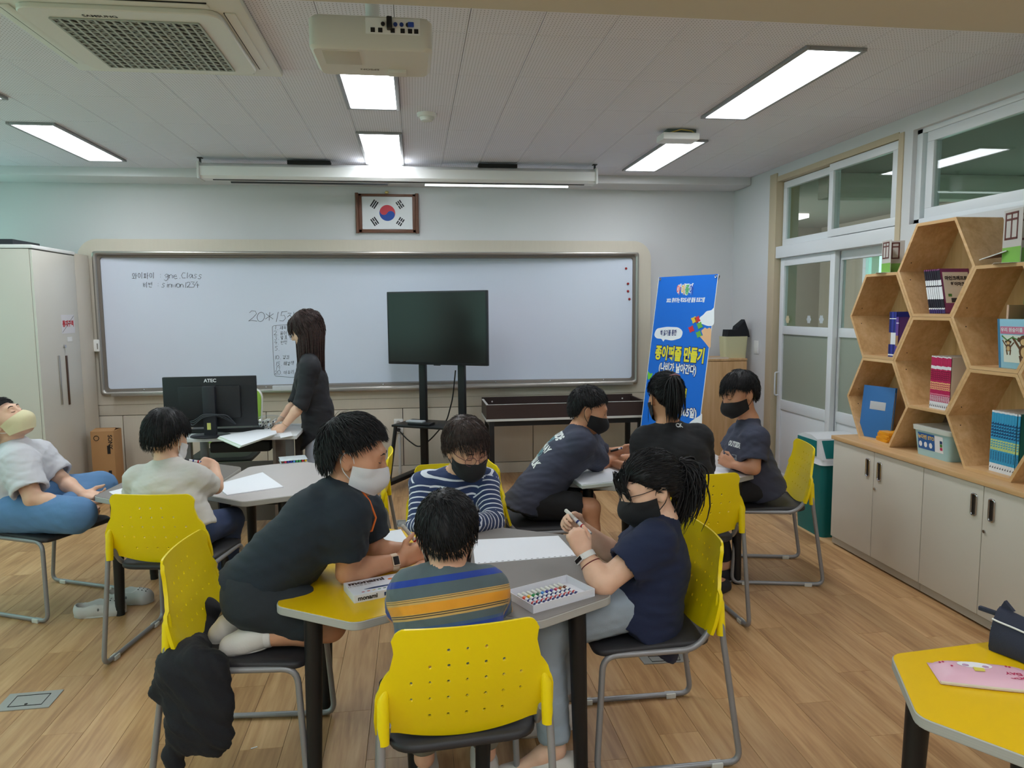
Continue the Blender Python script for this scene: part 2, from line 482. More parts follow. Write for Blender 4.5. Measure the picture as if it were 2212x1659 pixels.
# corridor beyond the right wall
CX = 5.55
struct('floor_corridor', MB().box(XR + .2, CX, -1, 9.5, -.1, 0), mat('terrazzo', rgb(150, 142, 130), 0.4, noise=.1, nscale=80))
struct('ceiling_corridor', MB().box(XR + .2, CX + .2, -1, 9.5, 2.62, 2.74), mat('corridor_ceiling', rgb(150, 142, 130), 0.85))
cw = MB(); cwins = [(2.2, 3.9), (4.5, 6.2), (6.8, 8.5)]
cw.box(CX, CX + .2, -1, 9.5, 0, .95).box(CX, CX + .2, -1, 9.5, 2.25, 2.7)
ys = [-1] + [v for w in cwins for v in w] + [9.5]
for k in range(0, len(ys), 2): cw.box(CX, CX + .2, ys[k], ys[k + 1], .95, 2.25)
cw.box(XR + .2, CX + .2, 9.5, 9.6, 0, 2.7).box(XR + .2, CX + .2, -1.1, -1, 0, 2.7)
struct('wall_corridor', cw, mat('corridor_paint', rgb(170, 158, 142), 0.8))
struct('trim_6', MB().box(CX - .12, CX, 6.25, 6.75, 0, 2.62), mat('olive_pillar', rgb(150, 165, 100), 0.8))
struct('trim_7', MB().box(XR + .2, CX, 5.6, 5.75, 2.42, 2.62, .01), cream_m)
for k, (y0, y1) in enumerate(cwins):
    f = MB(); w = .06; ym = (y0 + y1) / 2
    for a, c in ((y0, ym + .03), (ym - .03, y1)):
        f.box(CX - .02, CX + .06, a, c, .95, .95 + w).box(CX - .02, CX + .06, a, c, 2.25 - w, 2.25).box(CX - .02, CX + .06, a, a + w, .95, 2.25).box(CX - .02, CX + .06, c - w, c, .95, 2.25).box(CX - .02, CX + .06, a, c, 1.62, 1.68)
    o = struct('window_%d' % (k + 9), f, pvc_m)
    obj('pane', MB().box(CX + .018, CX + .022, y0 + w, y1 - w, .95 + w, 2.25 - w), green_day_m, o)

# ---- front millwork: board surround, whiteboard, wainscot
mw = MB(); t0, t1 = YM - .004, YF
# surround with rounded upper corners, built as a frame around the board opening
BX0, BX1, BZ0, BZ1 = -2.73, 2.11, .828, 2.072
ox0, ox1, oz1 = -2.86, 2.235, 2.178
out = [(ox1, .66)] + [(p.x, p.y) for p in fillet([(ox1, .66, 0), (ox1, oz1, 0), (ox0, oz1, 0), (ox0, .66, 0)], .17, 8)[1:-1]] 
# top strip, sides, bottom strip
arcR = [(ox1 - .17 + .17 * math.cos(a), oz1 - .17 + .17 * math.sin(a)) for a in [PI / 2 * i / 8 for i in range(9)]]
arcL = [(ox0 + .17 - .17 * math.sin(a), oz1 - .17 + .17 * math.cos(a)) for a in [PI / 2 * i / 8 for i in range(9)]]
Mf = basis((1, 0, 0), (0, 0, 1), (0, -1, 0), (0, t1, 0))
th = t1 - t0
mw.prism([(BX1, BZ1 + .0)] + arcR + arcL + [(BX0, BZ1)], 0, th, Mf)
mw.prism([(BX1, .74), (ox1, .74)] + arcR[:1] + [(BX1, BZ1)], 0, th, Mf)
mw.prism([(ox0, .74), (BX0, .74), (BX0, BZ1), arcL[-1]], 0, th, Mf)
mw.box(BX0, BX1, t0, t1, .74, BZ0)
struct('trim_8', mw, mill_m)
wc = struct('trim_9', MB().box(-2.9, 3.1, YM + .03, YF - .002, 0, .735), dark_m)     # wainscot core, joints show dark
obj('rail', MB().box(-2.9, 3.1, YM, YM + .04, .645, .738, .003), mill_m, wc)
jx = [-2.9, -2.575, -1.352, -.129, 1.094, 2.33, 3.1]
for a, c in zip(jx, jx[1:]): obj('panel', MB().box(a + .003, c - .003, YM + .002, YM + .04, .105, .640, .003), mill_m, wc)
struct('baseboard_front', MB().box(-2.9, 3.1, YM - .012, YM + .04, 0, .10, .004), mill_m)

wb = thing('whiteboard', 'long curved white marker board in grey aluminium frame on front wall', 'whiteboard', ((BX0 + BX1) / 2, YM, BZ0))
fr = MB(); fw = .035
pts = fillet([(BX0, YM - .012, BZ0), (BX1, YM - .012, BZ0), (BX1, YM - .012, BZ1), (BX0, YM - .012, BZ1)], .03, 5, True)
sec = [(-.0, -.022), (.020, -.028), (.020, .03), (-.0, .03)]
def ring(inset, y):
    return [Vector((min(max(p.x, BX0), BX1) + (inset if p.x < 0 else -inset) * (1 if True else 0), y, p.z + (inset if p.z < (BZ0 + BZ1) / 2 else -inset))) for p in pts]
def frame_loop(mb, loops):
    n = len(loops[0]); vs = [p for L in loops for p in L]; fs = []
    for r in range(len(loops) - 1):
        for i in range(n):
            j = (i + 1) % n; fs.append((r * n + i, r * n + j, (r + 1) * n + j, (r + 1) * n + i))
    mb.add(vs, fs)
frame_loop(fr, [ring(0, YM), ring(0, YM - .03), ring(.008, YM - .036), ring(.02, YM - .034), ring(.028, YM - .026), ring(.03, YM + .02)])
obj('frame', fr, metal_m, wb, True, smooth=50)
rv = MB(); frame_loop(rv, [ring(.029, YM - .01), ring(.05, YM - .004), ring(.052, YF - .006)])
obj('reveal', rv, mat('frame_reveal', rgb(120, 112, 104), 0.45, 0.3), wb, True, smooth=30)
bo = MB(); G = []; bx0, bx1, bz0, bz1 = BX0 + .048, BX1 - .048, BZ0 + .045, BZ1 - .038
def board_y(x):
    t = (x - (bx0 + bx1) / 2) / ((bx1 - bx0) / 2); return YM + .012 + .10 * (1 - t * t)
for i in range(41):
    x = bx0 + (bx1 - bx0) * i / 40; G.append([(x, board_y(x), bz0), (x, board_y(x), bz1)])
bo.grid(G)
obj('board_surface', bo, mat('board_enamel', rgb(216, 224, 240), 0.22, coat=.3), wb, True, smooth=180)
tr = MB().box(BX0 + .1, BX1 - .06, YM - .075, YM - .012, BZ0 - .008, BZ0 + .006, .003).box(BX0 + .1, BX1 - .06, YM - .078, YM - .070, BZ0 - .008, BZ0 + .016, .003)
obj('pen_tray', tr, metal_m, wb, True)
for k in range(9):
    x = BX0 + .35 + k * .52
    obj('clip', MB().ball((x, YM - .004, BZ0 + .04), .008, 8, 5), chrome_m, wb, True)
tag(obj('board_eraser', MB().box(-1.275, -1.10, YM - .07, YM - .02, BZ0 + .0065, BZ0 + .055, .006), mat('eraser_grey', rgb(200, 202, 206), .6)),
    'pale grey block eraser lying on whiteboard tray', 'eraser')
red_m = mat('magnet_red', rgb(150, 20, 24), .35)
for px, py in ((1352, 580), (1356, 613), (1356, 629), (1359, 646)):
    q = P(px, py, Y=YM + .02)
    o = obj('magnet', MB().lathe([(.011, 0), (.012, .004), (.009, .011), (.003, .013)], 16), red_m)
    o.location = (q.x, board_y(q.x), q.z); o.rotation_euler = (PI / 2, 0, 0)
    tag(o, 'small round red magnet near right edge of whiteboard', 'magnet', 'red magnets on whiteboard')

# ---- ceiling lights
emit_m = mat('led_diffuser', (1, 1, 1, 1), .5, emit=(0.90, 0.95, 1.0, 1), estr=PANEL_STRENGTH)
lframe_m = mat('lamp_frame', rgb(150, 150, 152), .4, .3)
def panel(x0, x1, y0, y1, label):
    t = thing('ceiling_light', label, 'ceiling light', ((x0 + x1) / 2, (y0 + y1) / 2, CZ), 0, 'flat LED ceiling panels')
    f = MB(); w = .022; a, c = -(x1 - x0) / 2, (x1 - x0) / 2; e, g = -(y1 - y0) / 2, (y1 - y0) / 2
    f.box(a - w, a, e - w, g + w, -.016, 0, .003).box(c, c + w, e - w, g + w, -.016, 0, .003).box(a, c, e - w, e, -.016, 0, .003).box(a, c, g, g + w, -.016, 0, .003)
    obj('frame', f, lframe_m, t); obj('diffuser', MB().box(a, c, e, g, -.010, -.002), emit_m, t)
panel(-2.485, -2.24, 5.09, 6.21, 'long LED ceiling panel nearest the tall storage cabinet')
panel(-.343, -.08, 3.30, 4.495, 'long LED ceiling panel just beyond the hanging projector')
panel(-.343, -.08, 5.13, 6.25, 'long LED ceiling panel touching the projection screen housing')
panel(1.825, 2.085, 3.29, 4.495, 'long LED ceiling panel nearest the high corridor window')
panel(1.825, 2.085, 5.14, 6.245, 'long LED ceiling panel right beside small white ceiling box')
for x in (-2.36, -.21, 1.95):
    if x < -1: panel(x - .13, x + .13, 3.30, 4.495, 'long LED ceiling panel between air conditioner and window wall')
    panel(x - .13, x + .13, -.2, 1.0, 'long LED ceiling panel behind the ceiling beam')
    panel(x - .13, x + .13, -2.0, -.8, 'long LED ceiling panel by the back wall')
for y, l in ((3.0, 'corridor ceiling lamp seen through high window'), (8.6, 'corridor ceiling lamp at far corridor end')):
    tag(obj('corridor_lamp', MB().box(4.3, 4.55, y - .55, y + .55, 2.57, 2.618, .01), mat('corridor_led', (1, 1, 1, 1), .5, emit=(1, 1, 1, 1), estr=1.6)), l, 'ceiling light')

# ---- projection screen housing
t = thing('projection_screen', 'long white rolled projection screen housing hung below ceiling', 'screen', (-.05, 6.08, 2.56))
Y0 = 6.08; a = P(430, 360, Y=Y0).x; c = P(1287, 380, Y=Y0).x; zt, zb = 2.695, 2.575
hb = MB().prism([(Y0 - .07, zb + .02), (Y0 - .05, zb), (Y0 + .06, zb), (Y0 + .075, zb + .02), (Y0 + .075, zt), (Y0 - .03, zt), (Y0 - .07, zt - .03)][::-1], a + .02, c - .02, basis((0, 1, 0), (0, 0, 1), (1, 0, 0), (0, 0, 0)))
obj('housing', hb, white_m, t, True)
for x0, x1 in ((a, a + .02), (c - .02, c)): obj('end_cap', MB().box(x0, x1, Y0 - .078, Y0 + .083, zb - .006, zt + .006, .006), mat('end_cap_white', rgb(214, 214, 212), .5), t, True)
for x in (a + .01, c - .01):
    obj('hanger', MB().box(x - .006, x + .006, Y0 - .012, Y0 + .012, zt, CZ, 0).box(x - .018, x + .018, Y0 - .02, Y0 + .02, CZ - .006, CZ), black_m, t, True)
for p0, p1 in ((622, 714), (1033, 1116)):
    x0, x1 = P(p0, 352, Y=Y0).x, P(p1, 352, Y=Y0).x
    obj('mount_plate', MB().box(x0, x1, Y0 - .04, Y0 + .06, zt, zt + .03), dark_m, t, True)
obj('bottom_slot', MB().box(a + .1, c - .1, Y0 - .01, Y0 + .01, zb - .004, zb + .002), dark_m, t, True)

# ---- board lights on the wall
led_on = mat('board_led', (1, 1, 1, 1), .5, emit=(.85, 1, 1, 1), estr=4.0)
for (x0, x1, on, lab) in ((.114, 1.373, True, 'lit slim board lamp under the soffit right of the flag'), (-1.496, -.203, False, 'unlit slim board lamp under the soffit left of the flag')):
    t = thing('board_lamp', lab, 'lamp', ((x0 + x1) / 2, 6.5, 2.63))
    obj('lamp_body', MB().box(x0 - .01, x1 + .01, 6.47, 6.53, 2.628, 2.665, .008), metal_m, t, True)
    obj('lamp_tube', MB().tube([(x0, 6.49, 2.628), (x1, 6.49, 2.628)], .013, 10), led_on if on else mat('lamp_off', rgb(70, 74, 78), .3), t, True)

# ---- ceiling air conditioner
ax0, ax1, ay0, ay1, az = -1.575, -.625, 2.97, 3.90, CZ
ac = thing('air_conditioner', 'square white four-way ceiling cassette air conditioner', 'air conditioner', ((ax0 + ax1) / 2, (ay0 + ay1) / 2, az))
ac_m = mat('ac_white', rgb(224, 224, 216), .45)
mb = MB(); mb.box(ax0, ax1, ay0, ay1, az - .03, az, .012)
obj('panel_body', mb, ac_m, ac, True)
ip = MB()
ip.prism([(p.x, p.y) for p in fillet([(ax0 + .10, ay0 + .10, 0), (ax1 - .10, ay0 + .10, 0), (ax1 - .10, ay1 - .10, 0), (ax0 + .10, ay1 - .10, 0)], .07, 5, True)], az - .052, az - .03, None, .004)
obj('inner_panel', ip, ac_m, ac, True)
gx0, gx1, gy0, gy1 = ax0 + .20, ax1 - .20, ay0 + .19, ay1 - .16
obj('grille_back', MB().box(gx0, gx1, gy0, gy1, az - .0535, az - .0525), mat('grille_dark', rgb(44, 48, 44), .8), ac, True)
bars = MB(); n = 17
for k in range(n + 1):
    x = gx0 + (gx1 - gx0) * k / n; bars.box(x - .0045, x + .0045, gy0, gy1, az - .058, az - .054)
for k in range(14):
    y = gy0 + (gy1 - gy0) * k / 13; bars.box(gx0, gx1, y - .0035, y + .0035, az - .057, az - .053)
n = 26
for k in range(-13, 27):     # oblique webs between the bars
    x = gx0 + (gx1 - gx0) * k / 13; L = (gy1 - gy0)
    p0 = Vector((x, gy0, 0)); p1 = Vector((x + .55, gy1, 0))
    def clip_x(p, q):
        a_, c_ = 0.0, 1.0
        dx = q.x - p.x
        for lim, sgn in ((gx0, 1), (gx1, -1)):
            if abs(dx) > 1e-9:
                tt = (lim - p.x) / dx
                if dx * sgn > 0: a_ = max(a_, tt)
                else: c_ = min(c_, tt)
        return (p.lerp(q, a_), p.lerp(q, c_)) if a_ < c_ else None
    cc = clip_x(p0, p1)
    if cc:
        u = (cc[1] - cc[0]); 
        if u.length > .02: bars.obox((cc[0] + cc[1]) / 2 + Vector((0, 0, az - .0555)), u.normalized(), Vector((0, 0, 1)).cross(u.normalized()), (0, 0, 1), u.length, .004, .003)
obj('grille', bars, mat('grille_grey', rgb(176, 182, 174), .5), ac, True)
for (x0, x1, y0, y1) in ((ax0 + .13, ax1 - .13, ay0 + .045, ay0 + .085), (ax1 - .085, ax1 - .045, ay0 + .13, ay1 - .13), (ax0 + .13, ax1 - .13, ay1 - .085, ay1 - .045), (ax0 + .045, ax0 + .085, ay0 + .13, ay1 - .13)):
    lv = obj('louver', MB().box(x0, x1, y0, y1, az - .036, az - .0302, .002), ac_m, ac, True)
    obj('slot', MB().box(x0, x1, y0 - .004, y0, az - .0345, az - .0302) if x1 - x0 > y1 - y0 else MB().box(x0 - .004, x0, y0, y1, az - .0345, az - .0302), dark_m, lv, True)
text_obj('brand_lettering', 'SAMSUNG', dark_m, ac, .028, basis((1, 0, 0), (0, -1, 0), (0, 0, -1), ((ax0 + ax1) / 2 - .08, gy0 - .03, az - .0525)), .0008)

# ---- hanging projector (rear side towards the viewer)
pj = thing('projector', 'white ceiling-hung projector with rear connector panel', 'projector', (-.13, 2.75, 2.39))
pj_m = mat('projector_white', rgb(214, 212, 204), .5)
pz0, pz1 = 2.425, 2.535; yb = 2.60
a = P(664, 60, Y=yb).x; c = P(934, 60, Y=yb).x; 
poly = [(p.x, p.y) for p in fillet([(a, yb, 0), (c, yb, 0), (c - .005, yb + .29, 0), (a + .005, yb + .29, 0)], .035, 5, True)]
obj('case', MB().prism(poly, pz0, pz1, None, .012), pj_m, pj, True)
obj('mount_pole', MB().cyl(((a + c) / 2, yb + .17, pz1), ((a + c) / 2, yb + .17, CZ), .025, 16).box((a + c) / 2 - .09, (a + c) / 2 + .09, yb + .07, yb + .27, CZ - .012, CZ, .003), white_m, pj, True)
obj('lens', MB().cyl((c - .11, yb + .27, (pz0 + pz1) / 2), (c - .11, yb + .315, (pz0 + pz1) / 2), .035, 20), black_m, pj, True)
pw = c - a
obj('connector_panel', MB().box(a + .46 * pw, a + .90 * pw, yb - .002, yb + .004, pz0 + .05, pz1 - .008, .001), white_m, pj, True)
cols = [rgb(30, 30, 34), rgb(30, 30, 34), rgb(36, 60, 130), rgb(36, 60, 130), rgb(40, 40, 44)]
for k in range(5):
    obj('socket', MB().cyl((a + (.60 + .05 * k) * pw, yb - .006, pz1 - .028), (a + (.60 + .05 * k) * pw, yb, pz1 - .028), .007, 12), mat('socket_%d' % k, cols[k], .4), pj, True)
for k, xx in enumerate((.50, .56, .66, .74, .80, .85)):
    obj('port', MB().box(a + xx * pw, a + (xx + .035) * pw, yb - .004, yb, pz0 + .055, pz0 + .070, .001), dark_m, pj, True)
obj('video_plug', MB().box(a + .63 * pw, a + .675 * pw, yb - .03, yb, pz0 + .062, pz0 + .10, .004), black_m, pj, True)
obj('blue_plug', MB().box(a + .80 * pw, a + .85 * pw, yb - .012, yb, pz1 - .035, pz1 - .02, .003), mat('vga_blue', rgb(40, 70, 160), .4), pj, True)
obj('label_plate', MB().box(a + .10 * pw, a + .40 * pw, yb + .03, yb + .16, pz0 - .002, pz0 + .002, .001), mat('projector_plate', rgb(196, 192, 180), .6), pj, True)
obj('foot', MB().box(a + .62 * pw, a + .78 * pw, yb + .20, yb + .25, pz0 - .012, pz0 + .002, .003), pj_m, pj, True)
text_obj('brand_lettering', 'EPSON', mat('print_grey', rgb(120, 116, 108), .6), pj, .022, basis((-1, 0, 0), (0, 1, 0), (0, 0, -1), (a + .46 * pw, yb + .21, pz0 - .0005)), .0006)

# ---- smoke detector, small ceiling box, flag
sd = thing('smoke_detector', 'round white smoke detector on ceiling tiles', 'smoke detector', (.10, 4.62, CZ))
obj('base', MB().lathe([(.052, -.022), (.058, -.016), (.06, 0)], 28), white_m, sd); obj('sensor_cap', MB().lathe([(.018, -.048), (.036, -.043), (.042, -.03), (.044, -.022)], 28), mat('detector_cap', rgb(214, 216, 210), .5), sd)
sb = thing('ceiling_box', 'small white sensor box with loose wires on ceiling', 'sensor box', (1.80, 4.93, CZ))
q0, q1 = P(1428, 295, Y=4.85), P(1506, 295, Y=4.85)
obj('case', MB().box(q0.x, q1.x, 4.80, 4.95, CZ - .075, CZ - .03, .008), white_m, sb, True)
obj('mount_plate', MB().box(q0.x + .04, q1.x - .01, 4.84, 4.93, CZ - .03, CZ, .002), mat('box_plate', rgb(100, 110, 104), .6), sb, True)
obj('wire', MB().tube([(q0.x + .05, 4.83, CZ - .03), (q0.x + .12, 4.80, CZ - .012), (q1.x - .05, 4.82, CZ - .016), (q1.x - .01, 4.85, CZ - .03)], .004, 6), mat('wire_yellow', rgb(190, 170, 90), .5), sb, True)

fg = thing('framed_flag', 'framed national flag with red and blue circle in brown wood scroll frame', 'flag', (-.21, YF, 2.26))
Yw = YF - .03
A_, B_ = P(767, 418, Y=Yw), P(905, 503, Y=Yw); fx0, fx1, fz1, fz0 = A_.x, B_.x, A_.z, B_.z
wood_f = mat('flag_wood', rgb(112, 72, 54), .4, noise=.12, nscale=20, stretch=(6, 6, .6))
f = MB(); w = .03
f.box(fx0 + .02, fx1 - .02, Yw, YF, fz1 - .022, fz1, .004).box(fx0 + .02, fx1 - .02, Yw, YF, fz0, fz0 + .03, .004).box(fx0 + .02, fx0 + .055, Yw, YF, fz0, fz1, .003).box(fx1 - .055, fx1 - .02, Yw, YF, fz0, fz1, .003)
obj('frame', f, wood_f, fg, True)
for x in (fx0 + .013, fx1 - .013): obj('scroll_rod', MB().cyl((x, Yw - .002, fz0 - .006), (x, Yw - .002, fz1 + .006), .015, 14), wood_f, fg, True)
gx0, gx1, gz0, gz1 = fx0 + .057, fx1 - .056, fz0 + .032, fz1 - .024
sheet = obj('flag_sheet', MB().box(gx0, gx1, Yw + .006, Yw + .012, gz0, gz1), mat('flag_white', rgb(236, 238, 242), .5), fg, True)
cx, cz = (gx0 + gx1) / 2, (gz0 + gz1) / 2; R = (gz1 - gz0) / 4 * .98; tilt = math.radians(-30)
def taegeuk(sgn):
    pts = []
    for i in range(33): a_ = PI * i / 32; pts.append((R * math.cos(a_), R * math.sin(a_)))
    for i in range(1, 17): a_ = PI * i / 16; pts.append((-R / 2 - R / 2 * math.cos(a_), -R / 2 * math.sin(a_)))
    for i in range(1, 16): a_ = PI * i / 16; pts.append((R / 2 - R / 2 * math.cos(a_), R / 2 * math.sin(a_)))
    if sgn < 0: pts = [(-x, -y) for x, y in pts]
    ca, sa = math.cos(tilt), math.sin(tilt)
    return [(ca * x - sa * y, sa * x + ca * y) for x, y in pts]
Mfl = basis((1, 0, 0), (0, 0, 1), (0, -1, 0), (cx, Yw + .006, cz))
obj('red_half', MB().prism(taegeuk(1), .0005, .0015, Mfl), mat('flag_red', rgb(206, 58, 72), .5), sheet, True)
obj('blue_half', MB().prism(taegeuk(-1), .0005, .0015, Mfl), mat('flag_blue', rgb(20, 76, 168), .5), sheet, True)
trig = {(-1, 1): (1, 1, 1), (1, 1): (0, 1, 0), (-1, -1): (1, 0, 1), (1, -1): (0, 0, 0)}
ink_m = mat('flag_black', rgb(18, 22, 32), .5)
for (sx_, sz_), bits in trig.items():
    tb = MB(); c2 = Vector((sx_ * R * 1.62, sz_ * R * 1.08)); out_d = c2.normalized(); al = Vector((-out_d.y, out_d.x))
    for k, bt in enumerate(bits):
        off = (1 - k) * R * .26; cc = c2 + out_d * off
        segs = [(-.5, .5)] if bt else [(-.5, -.05), (.05, .5)]
        for s0, s1 in segs:
            L = R * 1.0; m0 = cc + al * (s0 + s1) / 2 * L
            tb.obox(Mfl @ Vector((m0.x, m0.y, .001)), Mfl.to_3x3() @ Vector((al.x, al.y, 0)), Mfl.to_3x3() @ Vector((out_d.x, out_d.y, 0)), Mfl.to_3x3() @ Vector((0, 0, 1)), (s1 - s0) * L, R * .165, .001)
    obj('trigram', tb, ink_m, sheet, True)
obj('hanger_knob', MB().ball(((fx0 + fx1) / 2, Yw, fz1 + .014), .014, 12, 8, (1.3, .8, 1)), mat('brass', rgb(200, 180, 120), .3, .6), fg, True)
# =================================================================== HANDWRITING
# strokes
JAMO = {
 'ㄱ': [[(.1, .85), (.85, .85), (.7, .1)]], 'ㄴ': [[(.15, .9), (.15, .2), (.9, .2)]], 'ㄷ': [[(.85, .85), (.15, .85), (.15, .15), (.9, .15)]],
 'ㄹ': [[(.15, .9), (.85, .9), (.85, .55), (.15, .5), (.15, .12), (.9, .12)]], 'ㅁ': [[(.15, .85), (.15, .15), (.85, .15), (.85, .85), (.15, .85)]],
 'ㅂ': [[(.15, .9), (.15, .1), (.85, .1)], [(.85, .9), (.85, .1)], [(.15, .5), (.85, .5)]], 'ㅅ': [[(.55, .95), (.4, .5), (.05, .1)], [(.48, .6), (.95, .1)]],
 'ㅇ': [[(.5 + .4 * math.cos(a), .5 + .42 * math.sin(a)) for a in [1.6 + 2 * PI * i / 14 for i in range(15)]]],
 'ㅈ': [[(.1, .9), (.88, .9), (.5, .5), (.08, .1)], [(.55, .5), (.95, .12)]], 'ㅊ': [[(.45, 1.08), (.6, .98)], [(.1, .85), (.88, .85), (.5, .48), (.08, .08)], [(.55, .48), (.95, .1)]],
 'ㅋ': [[(.1, .85), (.85, .85), (.7, .1)], [(.12, .5), (.8, .52)]], 'ㅌ': [[(.85, .9), (.15, .9), (.15, .12), (.9, .12)], [(.15, .5), (.8, .5)]],
 'ㅍ': [[(.08, .88), (.92, .88)], [(.32, .85), (.34, .15)], [(.68, .85), (.66, .15)], [(.05, .12), (.95, .12)]],
 'ㅎ': [[(.4, 1.05), (.62, 1.0)], [(.1, .8), (.9, .8)], [(.5 + .3 * math.cos(a), .36 + .3 * math.sin(a)) for a in [1.6 + 2 * PI * i / 12 for i in range(13)]]],
}
VOW = {  # vertical vowels: strokes in unit box; horizontal ones marked H
 'ㅏ': ('V', [[(.35, 1), (.35, 0)], [(.35, .52), (.85, .52)]]), 'ㅐ': ('V', [[(.2, .95), (.2, .05)], [(.2, .5), (.75, .5)], [(.75, 1), (.75, 0)]]),
 'ㅓ': ('V', [[(.7, 1), (.7, 0)], [(.15, .52), (.7, .52)]]), 'ㅔ': ('V', [[(.5, .95), (.5, .05)], [(.1, .5), (.5, .5)], [(.85, 1), (.85, 0)]]), 'ㅕ': ('V', [[(.7, 1), (.7, 0)], [(.15, .65), (.7, .65)], [(.15, .4), (.7, .4)]]),
 'ㅣ': ('V', [[(.5, 1), (.5, 0)]]), 'ㅗ': ('H', [[(.5, .9), (.5, .3)], [(.02, .3), (.98, .3)]]), 'ㅛ': ('H', [[(.35, .9), (.35, .3)], [(.65, .9), (.65, .3)], [(.02, .3), (.98, .3)]]),
 'ㅜ': ('H', [[(.02, .8), (.98, .8)], [(.52, .8), (.52, .05)]]), 'ㅡ': ('H', [[(.02, .5), (.98, .5)]]), 'ㅘ': ('X', 'ㅗㅏ'), 'ㅝ': ('X', 'ㅜㅓ'), 'ㅟ': ('X', 'ㅜㅣ'),
}
INI = 'ㄱㄲㄴㄷㄸㄹㅁㅂㅃㅅㅆㅇㅈㅉㅊㅋㅌㅍㅎ'; MED = 'ㅏㅐㅑㅒㅓㅔㅕㅖㅗㅘㅙㅚㅛㅜㅝㅞㅟㅠㅡㅢㅣ'; FIN = ' ㄱㄲㄳㄴㄵㄶㄷㄹㄺㄻㄼㄽㄾㄿㅀㅁㅂㅄㅅㅆㅇㅈㅊㅋㅌㅍㅎ'
LAT = {
 '0': [[(.5 + .42 * math.cos(a), .5 + .48 * math.sin(a)) for a in [1.6 + 2 * PI * i / 16 for i in range(17)]]], '1': [[(.55, 1), (.42, 0)]],
 '2': [[(.1, .8), (.3, .98), (.7, .95), (.8, .7), (.5, .35), (.08, .03), (.4, .1), (.95, .03)]], '3': [[(.1, .95), (.8, .95), (.4, .6), (.8, .45), (.7, .1), (.1, .03)]],
 '4': [[(.6, 1), (.08, .4), (.95, .4)], [(.65, .65), (.62, -.05)]], '5': [[(.3, .95), (.22, .55), (.6, .6), (.78, .3), (.55, .03), (.12, .05)], [(.3, .95), (.88, .98)]],
 '9': [[(.8, .7), (.5, .98), (.15, .75), (.4, .5), (.8, .75), (.72, 0)]], '*': [[(.5, .9), (.5, .1)], [(.1, .75), (.9, .25)], [(.1, .25), (.9, .75)]],
 '.': [[(.45, .0), (.55, .05)]], ':': [[(.5, .25), (.52, .3)], [(.5, .65), (.52, .7)]],
 'g': [[(.8, .65), (.5, .75), (.2, .55), (.4, .25), (.78, .5), (.8, .7), (.75, -.1), (.4, -.3), (.1, -.15)]], 'n': [[(.15, .65), (.18, .05)], [(.18, .45), (.5, .68), (.8, .5), (.8, .05)]],
 'e': [[(.15, .38), (.8, .42), (.6, .68), (.25, .6), (.15, .25), (.45, .02), (.85, .12)]], 'c': [[(.85, .85), (.45, .9), (.15, .5), (.4, .08), (.9, .1)]], 'l': [[(.5, 1.05), (.45, .05)]],
 'a': [[(.75, .62), (.4, .7), (.15, .35), (.4, .05), (.75, .5), (.78, .65), (.82, .05)]], 's': [[(.8, .62), (.45, .7), (.3, .5), (.7, .25), (.5, .03), (.12, .08)]],
 'i': [[(.5, .6), (.5, .05)], [(.5, .82), (.52, .86)]], 'w': [[(.02, .6), (.28, .05), (.5, .5), (.72, .05), (.98, .62)]], 'o': [[(.5 + .34 * math.cos(a), .35 + .32 * math.sin(a)) for a in [1.6 + 2 * PI * i / 12 for i in range(13)]]],
}
def glyph(ch):
    """-> list of polylines in a unit box, advance"""
    if ch == ' ': return [], .5
    if ch in LAT: return LAT[ch], (.84 if ch not in '.:1li' else .60)
    k = ord(ch) - 0xAC00
    if not 0 <= k < 11172: return [], .5
    a, b, c = INI[k // 588], MED[(k % 588) // 28], FIN[k % 28]
    out = []
    def put(strokes, x0, y0, x1, y1):
        for s in strokes: out.append([(x0 + (x1 - x0) * p[0], y0 + (y1 - y0) * p[1]) for p in s])
    bot = .36 if c != ' ' else 0.0
    kind, st = VOW.get(b, ('V', [[(.5, 1), (.5, 0)]]))
    if kind == 'V': put(JAMO.get(a, JAMO['ㅇ']), 0, bot + .08, .52, .92); put(st, .58, bot, .95, 1)
    elif kind == 'H': put(JAMO.get(a, JAMO['ㅇ']), .15, bot + .3 * (1 - bot), .85, 1); put(st, 0, bot - .02, 1, bot + .32 * (1 - bot))
    else:
        put(JAMO.get(a, JAMO['ㅇ']), .05, bot + .38 * (1 - bot), .55, .98); put(VOW[st[0]][1], 0, bot, .62, bot + .34 * (1 - bot)); put(VOW[st[1]][1], .62, bot, 1, 1)
    if c != ' ': put(JAMO.get(c, JAMO['ㄴ']), .12, -.02, .88, .3)
    return out, 1.08
ink2_m = mat('marker_ink', rgb(52, 54, 66), .6)
def write_board(s, px, py, hpx, name='handwriting', wx=.8, r=.0018, slant=.06, lift=0):
    """handwritten line: lower left pixel, letter height in pixels"""
    mb = MB(); x = 0.0; q = random.Random(len(s) * 7 + int(px))
    for ch in s + ' ':
        if ch == ' ' and mb.v: obj(name, mb, ink2_m, wb, True, smooth=180); mb = MB()
        st, adv = glyph(ch); jy = q.uniform(-.06, .06); js = q.uniform(.9, 1.06)
        for line in st:
            pts = []
            for (a, b) in line:
                u = x + a * wx * js + slant * b + q.uniform(-.012, .012); v = b * js + jy + lift * x
                w = P(px + u * hpx, py - v * hpx, Y=YM + .06); y = board_y(w.x)
                w = P(px + u * hpx, py - v * hpx, Y=y); pts.append((w.x, board_y(w.x) - .0012, w.z))
            if len(pts) > 1: mb.tube(pts, r, 5, True, False)
        x += adv * wx
write_board('와이파이 : gne.class', 285, 602, 13.5, wx=.86, slant=.0)
write_board('비번 : sinwon1234', 309, 621, 12.5, wx=.82, slant=.0)
